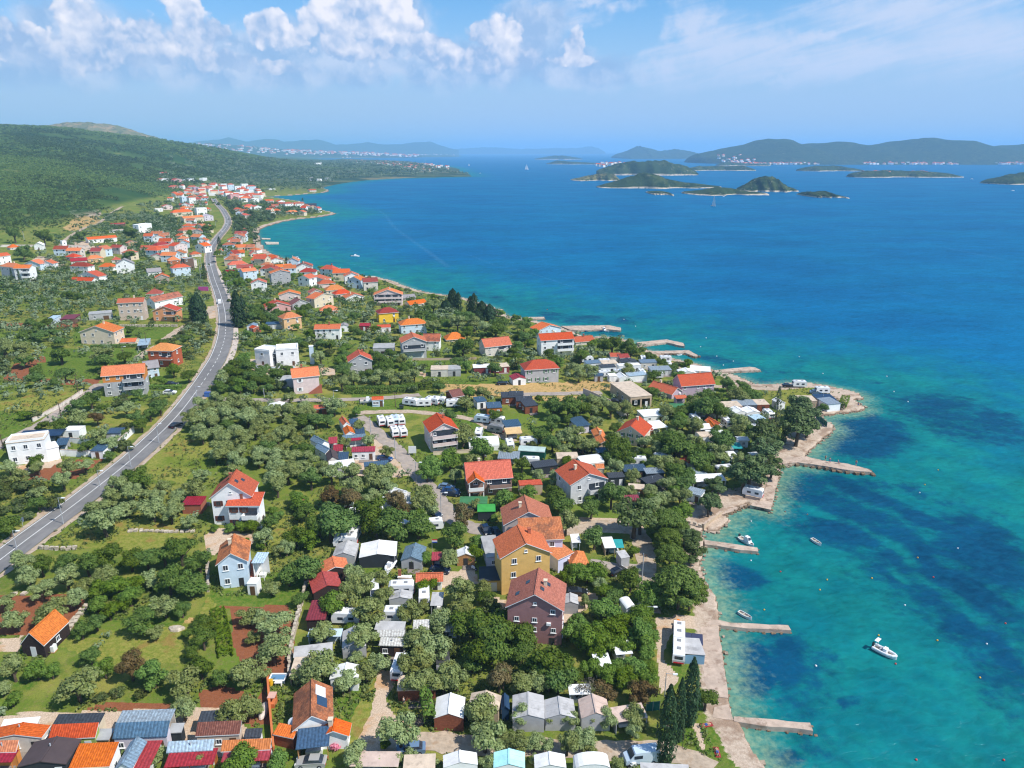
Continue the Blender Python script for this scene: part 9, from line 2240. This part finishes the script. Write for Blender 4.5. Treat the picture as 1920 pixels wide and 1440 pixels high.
# ------------------------------------------------------------------ people
def skin(name,pts,edges,rad,mat,parent,root=0):
 me = bpy.data.meshes.new(name); me.from_pydata(pts,edges,[]); me.materials.append(mat)
 o = link(name,me,parent); o.modifiers.new('Skin','SKIN'); s_ = o.modifiers.new('Subdivision','SUBSURF'); s_.levels = 1; s_.render_levels = 2
 for i,r_ in enumerate(rad): me.skin_vertices[0].data[i].radius = r_ if hasattr(r_,'__len__') else (r_,r_)
 me.skin_vertices[0].data[root].use_root = True
 return o
SKIN = paint('skin',(.50,.27,.17),.6,.3); HAIR = paint('dark hair',(.03,.02,.015),.8)
SHIRT = {'red': (.45,.04,.04),'blue': (.05,.12,.35),'pink': (.65,.18,.28),'white': (.75,.75,.73),'skin': (.10,.12,.25)}
for i,(x,y,z,c,pose,label) in enumerate(PEOPLE):
 o = empty('person',(x,y,z + (.02 if pose == 'stand' else .06)),i * 1.3,label,'person',None)
 lean = .25 if 'crouch' in label else 0; st_ = .16 if 'walk' in label else .06; kz = .75 if lean else 1
 J = [(0,0,.95),(.02,0,1.2),(.03,0,1.42),(.03,0,1.54),(.05,0,1.68),(.0,.1,.9),(st_,.11,.5),(st_ - .06,.11,.08),(st_ + .1,.12,.04),(0,-.1,.9),(-st_,-.11,.5),(-st_ - .08,-.11,.08),(-st_ + .08,-.12,.04),(.02,.2,1.4),(.0,.27,1.12),(.12,.26,.9),(.17,.25,.82),(.02,-.2,1.4),(.0,-.27,1.12),(.1,-.27,.9),(.15,-.26,.82)]
 J = [(a + lean * (c_ - .5),b_,c_ * kz) for a,b_,c_ in J]
 if pose == 'lie': J = [(c_ - .85,b_ * 1.1,.14 + a * .3) for a,b_,c_ in J]
 E = [(0,1),(1,2),(2,3),(3,4),(0,5),(5,6),(6,7),(7,8),(0,9),(9,10),(10,11),(11,12),(2,13),(13,14),(14,15),(15,16),(2,17),(17,18),(18,19),(19,20)]
 Rr = [.13,.125,.13,.06,.105,.10,.065,.045,.045,.10,.065,.045,.045,.06,.045,.035,.035,.06,.045,.035,.035]
 skin('body',J,E,Rr,SKIN,o)
 cm_ = paint('clothes ' + c,SHIRT[c],.8)
 if c != 'skin': skin('shirt',[J[0],J[1],J[2],J[13],J[17]],[(0,1),(1,2),(2,3),(2,4)],[.145,.145,.145,.075,.075],cm_,o)
 skin('shorts',[J[0],J[5],J[6],J[9],J[10]],[(0,1),(1,2),(0,3),(3,4)],[.15,.115,.08,.115,.08],paint('shorts ' + ('blue' if c in ('blue','skin') else 'dark'),SHIRT['blue'] if c in ('blue','skin') else (.08,.08,.1),.8),o)
 skin('hair',[(J[4][0] - .02,J[4][1],J[4][2] + .03),(J[4][0] - .03,J[4][1],J[4][2] + .06)],[(0,1)],[.10,.08],HAIR,o)
 if pose == 'lie':
  b = MB(); b.box(-1.0,-.42,-.05,1.05,.42,.0); tag(link('beach_towel',b.mesh('beach_towel',paint('red towel',(.30,.03,.03),.9)),None,(x,y,z + .08),(0,0,i * 1.3)),('red beach towel under the sunbather by the broad tree' if 'broad' in label else 'dark red beach towel under the sunbather on the lawn'),'towel')
# ------------------------------------------------------------------ odds and ends
def prop(name,spot,label,cat,parts,rz=0.0):
 x,y,z = SPOTS[spot]; o = empty(name,(x,y,z),rz,label,cat)
 for nm,fn,m in parts:
  b = MB(); fn(b); link(nm,b.mesh(nm,m),o)
P_ = paint
prop('water_tank','tank','white plastic water tank in a cage beside the timber hut','water tank',[('tank',lambda b: b.box(-.5,-.5,.15,.5,.5,1.25),WHITE),('pallet',lambda b: b.box(-.55,-.55,0,.55,.55,.14),wallm('wood')),('cap',lambda b: b.tube((0,0,1.25),(0,0,1.36),.15),DARKM)])
for nm,s_,lab,c in (('billboard','billboard_red','red billboard turned to the main road',(.50,.02,.03)),('billboard','billboard_pink','magenta billboard left of the main road',(.45,.06,.25))):
 k = 1.0 if 'red' in s_ else .75
 prop(nm,s_,lab,'billboard',[('panel',lambda b,k=k: b.box(-4 * k,-.1,1.2 * k,4 * k,.1,4.4 * k),P_('board ' + s_,c,.5)),('frame',lambda b,k=k: (b.box(-4.1 * k,.101,1.1 * k,4.1 * k,.2,4.5 * k)),STEEL),('leg',lambda b,k=k: b.box(-2.6 * k,.21,-.5,-2.4 * k,.4,4 * k),STEEL),('leg',lambda b,k=k: b.box(2.4 * k,.21,-.5,2.6 * k,.4,4 * k),STEEL)])
prop('skip','skip_blue','blue container beside the red billboard','container',[('body',lambda b: b.hexa([(-1.4,-1,0),(1.4,-1,0),(1.4,1,0),(-1.4,1,0),(-1.8,-1.1,2.2),(1.8,-1.1,2.2),(1.8,1.1,2.2),(-1.8,1.1,2.2)]),P_('container blue',(.03,.16,.35),.5)),('lid',lambda b: b.box(-1.85,-1.15,2.203,1.85,1.15,2.3),P_('container lid',(.02,.12,.3),.5))])
prop('solar_panel','solar','dark folding solar panel lying beside the farther camper van','solar panel',[('panel',lambda b: b.hexa([(-2.1,-1.5,.35),(0,-1.5,.35),(0,1.2,.75),(-2.1,1.2,.75),(-2.1,-1.5,.42),(0,-1.5,.42),(0,1.2,.82),(-2.1,1.2,.82)]),P_('panel cells',(.05,.055,.10),.25,.5)),('panel',lambda b: b.hexa([(.05,-1.5,.35),(2.1,-1.5,.35),(2.1,1.2,.75),(.05,1.2,.75),(.05,-1.5,.42),(2.1,-1.5,.42),(2.1,1.2,.82),(.05,1.2,.82)]),P_('panel cells',(.05,.055,.10),.25,.5)),('stand',lambda b: b.box(-1.9,1.0,-.2,1.9,1.1,.7),STEEL)],-.2)
prop('awning_tent','awning','grey awning tent attached to the nearer camper van','tent',[('canopy',lambda b: b.hexa([(-2.0,-2.2,2.1),(2.0,-2.4,1.9),(2.0,2.2,1.95),(-2.0,2.2,2.2),(-2.0,-2.2,2.16),(2.0,-2.4,1.96),(2.0,2.2,2.01),(-2.0,2.2,2.26)]),roofm('fabricgrey')),('side_sheet',lambda b: b.box(1.9,-2.2,-.2,1.95,2.1,1.88),roofm('fabricgrey')),('front_sheet',lambda b: b.box(-1.9,-2.25,-.2,1.9,-2.2,1.85),P_('awning blue',(.16,.30,.42),.8))])
prop('litter_bin','bin_orange','orange topped bin beside the camper vans','bin',[('bin',lambda b: b.tube((0,0,-.1),(0,0,.9),.38,.42,10),DARKM),('lid',lambda b: b.tube((0,0,.9),(0,0,1.35),.48,.30,10),P_('orange lid',(.75,.20,.02),.5))])
prop('dumpster','bin1','dark wheeled bin beside the meadow track','bin',[('body',lambda b: b.hexa([(-.6,-.4,.2),(.6,-.4,.2),(.6,.4,.2),(-.6,.4,.2),(-.7,-.5,1.2),(.7,-.5,1.2),(.7,.5,1.2),(-.7,.5,1.2)]),P_('bin green',(.02,.05,.035),.6)),('lid',lambda b: b.box(-.72,-.52,1.203,.72,.52,1.3),DARKM)])
prop('container','binblue','blue recycling bin where the field track meets the road','bin',[('body',lambda b: b.box(-.9,-.7,.1,.9,.7,1.5),P_('recycling blue',(.05,.14,.40),.6)),('lid',lambda b: b.box(-.95,-.75,1.503,.95,.75,1.65),P_('recycling lid',(.04,.1,.3),.6))])
prop('notice_board','sign','white notice board beside the camp lane','sign',[('panel',lambda b: b.box(-1.1,-.05,.8,1.1,.05,3.0),WHITE),('leg',lambda b: b.box(-.9,.06,-.4,-.8,.16,2.8),STEEL),('leg',lambda b: b.box(.8,.06,-.4,.9,.16,2.8),STEEL)])
prop('garden_oven','oven','brick garden oven with red roof on the lawn','oven',[('base',lambda b: (b.box(-1,-.6,-.2,1,.6,.9),b.box(-1,.2,.9,-.7,.6,2.0),b.box(.7,.2,.9,1,.6,2.0),b.box(-.7,.4,.9,.7,.6,2.0)),wallm('brick')),('hood',lambda b: b.loft([[(-1.2,-.7,2.0),(1.2,-.7,2.0),(1.2,.7,2.0),(-1.2,.7,2.0)],[(-.3,-.25,2.9),(.3,-.25,2.9),(.3,.25,2.9),(-.3,.25,2.9)]]),roofm('tile_bright')),('chimney',lambda b: b.box(-.2,-.2,2.9,.2,.2,3.6),wallm('brick'))])
prop('garden_oven','oven2','orange brick barbecue against the orange boundary wall','oven',[('base',lambda b: (b.box(-.5,-.8,-.2,.5,.8,.8),b.box(-.5,-.8,.8,-.2,.8,1.7),b.box(-.5,.5,.8,.5,.8,1.7)),wallm('orange_w')),('top',lambda b: b.box(-.6,-.6,1.703,.6,.8,1.85),P_('terracotta slab',(.6,.35,.27),.8))])
prop('paddling_pool','pool','rectangular white framed pool in the corner of the orange wall','pool',[('rim',lambda b: [b.tube(p,q,.13) for p,q in (((-1.3,-.8,.6),(1.3,-.8,.6)),((1.3,-.8,.6),(1.3,.8,.6)),((1.3,.8,.6),(-1.3,.8,.6)),((-1.3,.8,.6),(-1.3,-.8,.6)))],WHITE),('liner',lambda b: b.box(-1.28,-.78,-.2,1.28,.78,.5),P_('pool liner',(.12,.25,.4),.3)),('leg',lambda b: b.box(-1.4,-.9,-.2,-1.25,-.75,.6),STEEL),('leg',lambda b: b.box(1.25,-.9,-.2,1.4,-.75,.6),STEEL)])
prop('rowing_boat','oval','upturned pale hull against the outside of the orange wall','boat',[('hull',lambda b: b.loft([[(math.cos(a) * .75 * k,math.sin(a) * 1.9 * k,z_) for a in [i * PI / 8 for i in range(16)]] for k,z_ in ((1,.1),(.92,.4),(.7,.62),(.35,.72))]),P_('pale gelcoat',(.60,.50,.44),.5)),('keel',lambda b: b.box(-.05,-1.2,.70,.05,1.2,.80),BOATI)],.1)
prop('fire_bowl','fire','round dark fire place on the gravel','fire pit',[('ring',lambda b: b.tube((0,0,-.1),(0,0,.25),1.25,1.15,14),simple('ash stone',(.10,.075,.06),.95)),('spit_pole',lambda b: b.tube((0,.2,0),(0,.2,1.5),.05),DARKM)])
prop('outdoor_kitchen','kitchen','small outdoor kitchen with a light worktop in the sunny yard','outdoor kitchen',[('counter',lambda b: (b.box(-1.5,-.4,-.2,1.2,.4,.9)),wallm('greyplaster')),('worktop',lambda b: b.box(-1.6,-.5,.903,1.3,.5,1.0),WHITE),('grill_chimney',lambda b: b.box(-1.5,.1,1.0,-.9,.5,2.4),wallm('brick'))])
prop('garden_table','table','pale garden table inside the orange wall','table',[('top',lambda b: b.box(-.6,-.4,.7,.6,.4,.76),WHITE),('leg',lambda b: b.box(-.5,-.3,0,-.42,.3,.7),WHITE),('leg',lambda b: b.box(.42,-.3,0,.5,.3,.7),WHITE)])
prop('barrel','yellow','yellow barrel inside the orange wall','barrel',[('drum',lambda b: b.tube((0,0,0),(0,0,.95),.36,.36,12),P_('yellow plastic',(.70,.42,.02),.5)),('lid',lambda b: b.tube((0,0,.95),(0,0,1.0),.38,.38,12),P_('yellow lid',(.6,.35,.02),.5))])
prop('road_sign','roadsign','small road sign seen from behind near the rock outcrop','sign',[('post',lambda b: b.tube((0,0,-.3),(0,0,2.6),.05),STEEL),('plate',lambda b: b.box(-.45,-.03,1.6,.45,.03,2.7),P_('sign back',(.2,.25,.34),.5))])
prop('flowering_bush','blueflower','pink oleander bush against the white annex wall','bush',[('stems',lambda b: [b.tube((0,0,0),(math.cos(k) * .4,math.sin(k) * .3,.8),.04) for k in range(6)],BARK)])
V = leaf_cloud(np.random.default_rng(2),[(0,0,.7,.6),(.4,0,.5,.45),(-.4,.1,.6,.45)],260,.13); fb = [o for o in C.objects if o.name == 'flowering_bush'][0]
link('blossoms',np_mesh('blossoms',V,np.arange(len(V)).reshape(-1,4),leaf_material('oleander',(.55,.10,.22),(.70,.28,.38),(.10,.16,.04)),smooth_=False),fb)
for a,c_,lab in (('green_fence_a','green_fence_b','green mesh fence on the rocks of the headland'),('green_fence_c','green_fence_d','green mesh fence behind the shore pines'),('teal_a','teal_b','teal mesh screen beside the cypresses')):
 p,q = Vector(SPOTS[a]),Vector(SPOTS[c_]); L = (q - p).length; o = empty('mesh_fence',p,math.atan2(q.y - p.y,q.x - p.x),lab,'fence'); n = max(2,int(L / 2.5))
 for i in range(n + 1):
  b = MB(); b.tube((L * i / n,0,-.4),(L * i / n,0,1.9),.05); link('fence_post',b.mesh('fence_post',STEEL),o)
  if i < n: b = MB(); b.box(L * i / n + .05,-.02,.05,L * (i + 1) / n - .05,.02,1.8); link('mesh_panel',b.mesh('mesh_panel',P_('green mesh',(.012,.13,.10),.8)),o)
x,y,z = SPOTS['lawnrock']; b = MB(); b.loft([[(math.cos(a) * r_ * (1 + .2 * math.sin(a * 3)),math.sin(a) * r_ * .6,z_) for a in [i * PI / 6 for i in range(12)]] for r_,z_ in ((1.5,-.1),(1.3,.35),(.6,.6))]); tag(link('boulder',b.mesh('boulder',STONE),None,(x,y,z)),'pale flat boulder lying in the meadow','boulder')
# ------------------------------------------------------------------ distant towns: far too small to pick out houses
def town(name,places,label,size,mats,hmax=9):
 b = MB(); r_ = random.Random(name)
 for x,y,z in places:
  w,d,h = r_.uniform(.8,1.5) * size,r_.uniform(.7,1.2) * size,r_.uniform(4,hmax); a = r_.uniform(0,PI); c_,s_ = math.cos(a) * w / 2,math.sin(a) * w / 2; ex,ey = -math.sin(a) * d / 2,math.cos(a) * d / 2
  base = [(x - c_ - ex,y - s_ - ey),(x + c_ - ex,y + s_ - ey),(x + c_ + ex,y + s_ + ey),(x - c_ + ex,y - s_ + ey)]
  wi = r_.choice([0,0,0,1]); b.hexa([(*p,z - 3) for p in base] + [(*p,z + h) for p in base],wi)
  if r_.random() < .72:
   m0 = ((base[0][0] + base[3][0]) / 2,(base[0][1] + base[3][1]) / 2,z + h + d * .25); m1 = ((base[1][0] + base[2][0]) / 2,(base[1][1] + base[2][1]) / 2,z + h + d * .25); t = [(*p,z + h + .01) for p in base]
   for f in ([t[0],t[1],m1,m0],[t[2],t[3],m0,m1],[t[1],t[2],m1],[t[3],t[0],m0]): b.face(f,2)
 tag(b.build(name,mats),label,kind='stuff')
TOWNM = [wallm('white'),wallm('cream'),simple('far tiles',(.50,.11,.05),.8,.1)]
def fill(poly,n,sea_gap=6):
 q = np.array(poly); g0,g1 = q.min(0),q.max(0); out = []
 for _ in range(40):
  xy = g0 + NP.random((n * 4,2)) * (g1 - g0); ok = inside(xy[:,0],xy[:,1],poly) & (LAND.sdist(xy[:,0],xy[:,1]) > sea_gap); xy = xy[ok]; z = LAND.z(xy[:,0],xy[:,1]); out += [(a,c_,e) for (a,c_),e in zip(xy,z)]
  if len(out) >= n: break
 return out[:n]
for (poly,n),nm,lab,sz in zip(TOWNS,('peninsula_town','distant_town','village_core'),('red roofed old town on the peninsula','white and red town on the far shore','tightly packed red roofs of the village centre'),(11,30,10)):
 pl = fill(poly,n); town(nm,[p for p in pl if nm != 'village_core' or not in_foot(p[0],p[1],4)],lab,sz,TOWNM,9 if nm != 'distant_town' else 16)
for nm,x0,x1,y0,y1,n,lab,sz in (('coast_town',-700,3300,4960,5350,520,'scattered coast town below the far hill range',15),('spit_town',0,0,0,0,120,'red roofed village on the low wooded spit',8),('island_village',0,0,0,0,26,'few red roofs on the long wooded island',13)):
 if nm == 'coast_town':
  sl = 4955 / 1280.0; pl = [(NP.uniform(1290,1930),NP.random() ** 2.2) for _ in range(n)]; pl = [((px_ - 960) * sl * .985,4960 + f * 420,4 + f * 52) for px_,f in pl if wob(np.array([px_]),np.array([0.0]),37,1)[0] > -.45]
 elif nm == 'spit_town': pl = [(NP.uniform(1255,1480),2640 + NP.random() * 70,9 + NP.random() * 5) for _ in range(n)]
 else: pl = [(NP.uniform(330,520),2900 + NP.random() * 60,30 + NP.random() * 12) for _ in range(n)]
 town(nm,pl,lab,sz,TOWNM,6 if nm != 'coast_town' else 9)
pl = []
for nm,D,dep,prof,k in RELIEF:
 if nm == 'far_plain':
  xs = [p[0] for p in prof]; zs = [p[1] for p in prof]
  for _ in range(300):
   x = xs[0] + (xs[-1] - xs[0]) * NP.random(); v_ = NP.uniform(.12,.48); pl.append((x,D + 2 * dep * v_,float(np.interp(x,xs,zs)) * math.sin(v_ * PI) ** .8))
town('plain_town',pl,'pale town and halls on the far coastal plain',30,[wallm('white'),wallm('white'),TOWNM[2]],14)
# ------------------------------------------------------------------ air: one closed box of haze
m,t = material('haze')
pv = t.new('ShaderNodeVolumePrincipled'); pv.inputs['Color'].default_value = (*HAZE_COLOR,1); pv.inputs['Density'].default_value = HAZE_DENSITY; pv.inputs['Anisotropy'].default_value = 0.0
t.out(None,volume=pv.outputs[0])
b = MB(); b.box(-240000,-1500,-4.6,240000,110000,400); hz_o = link('haze',b.mesh('haze',m)); tag(hz_o,kind='stuff')
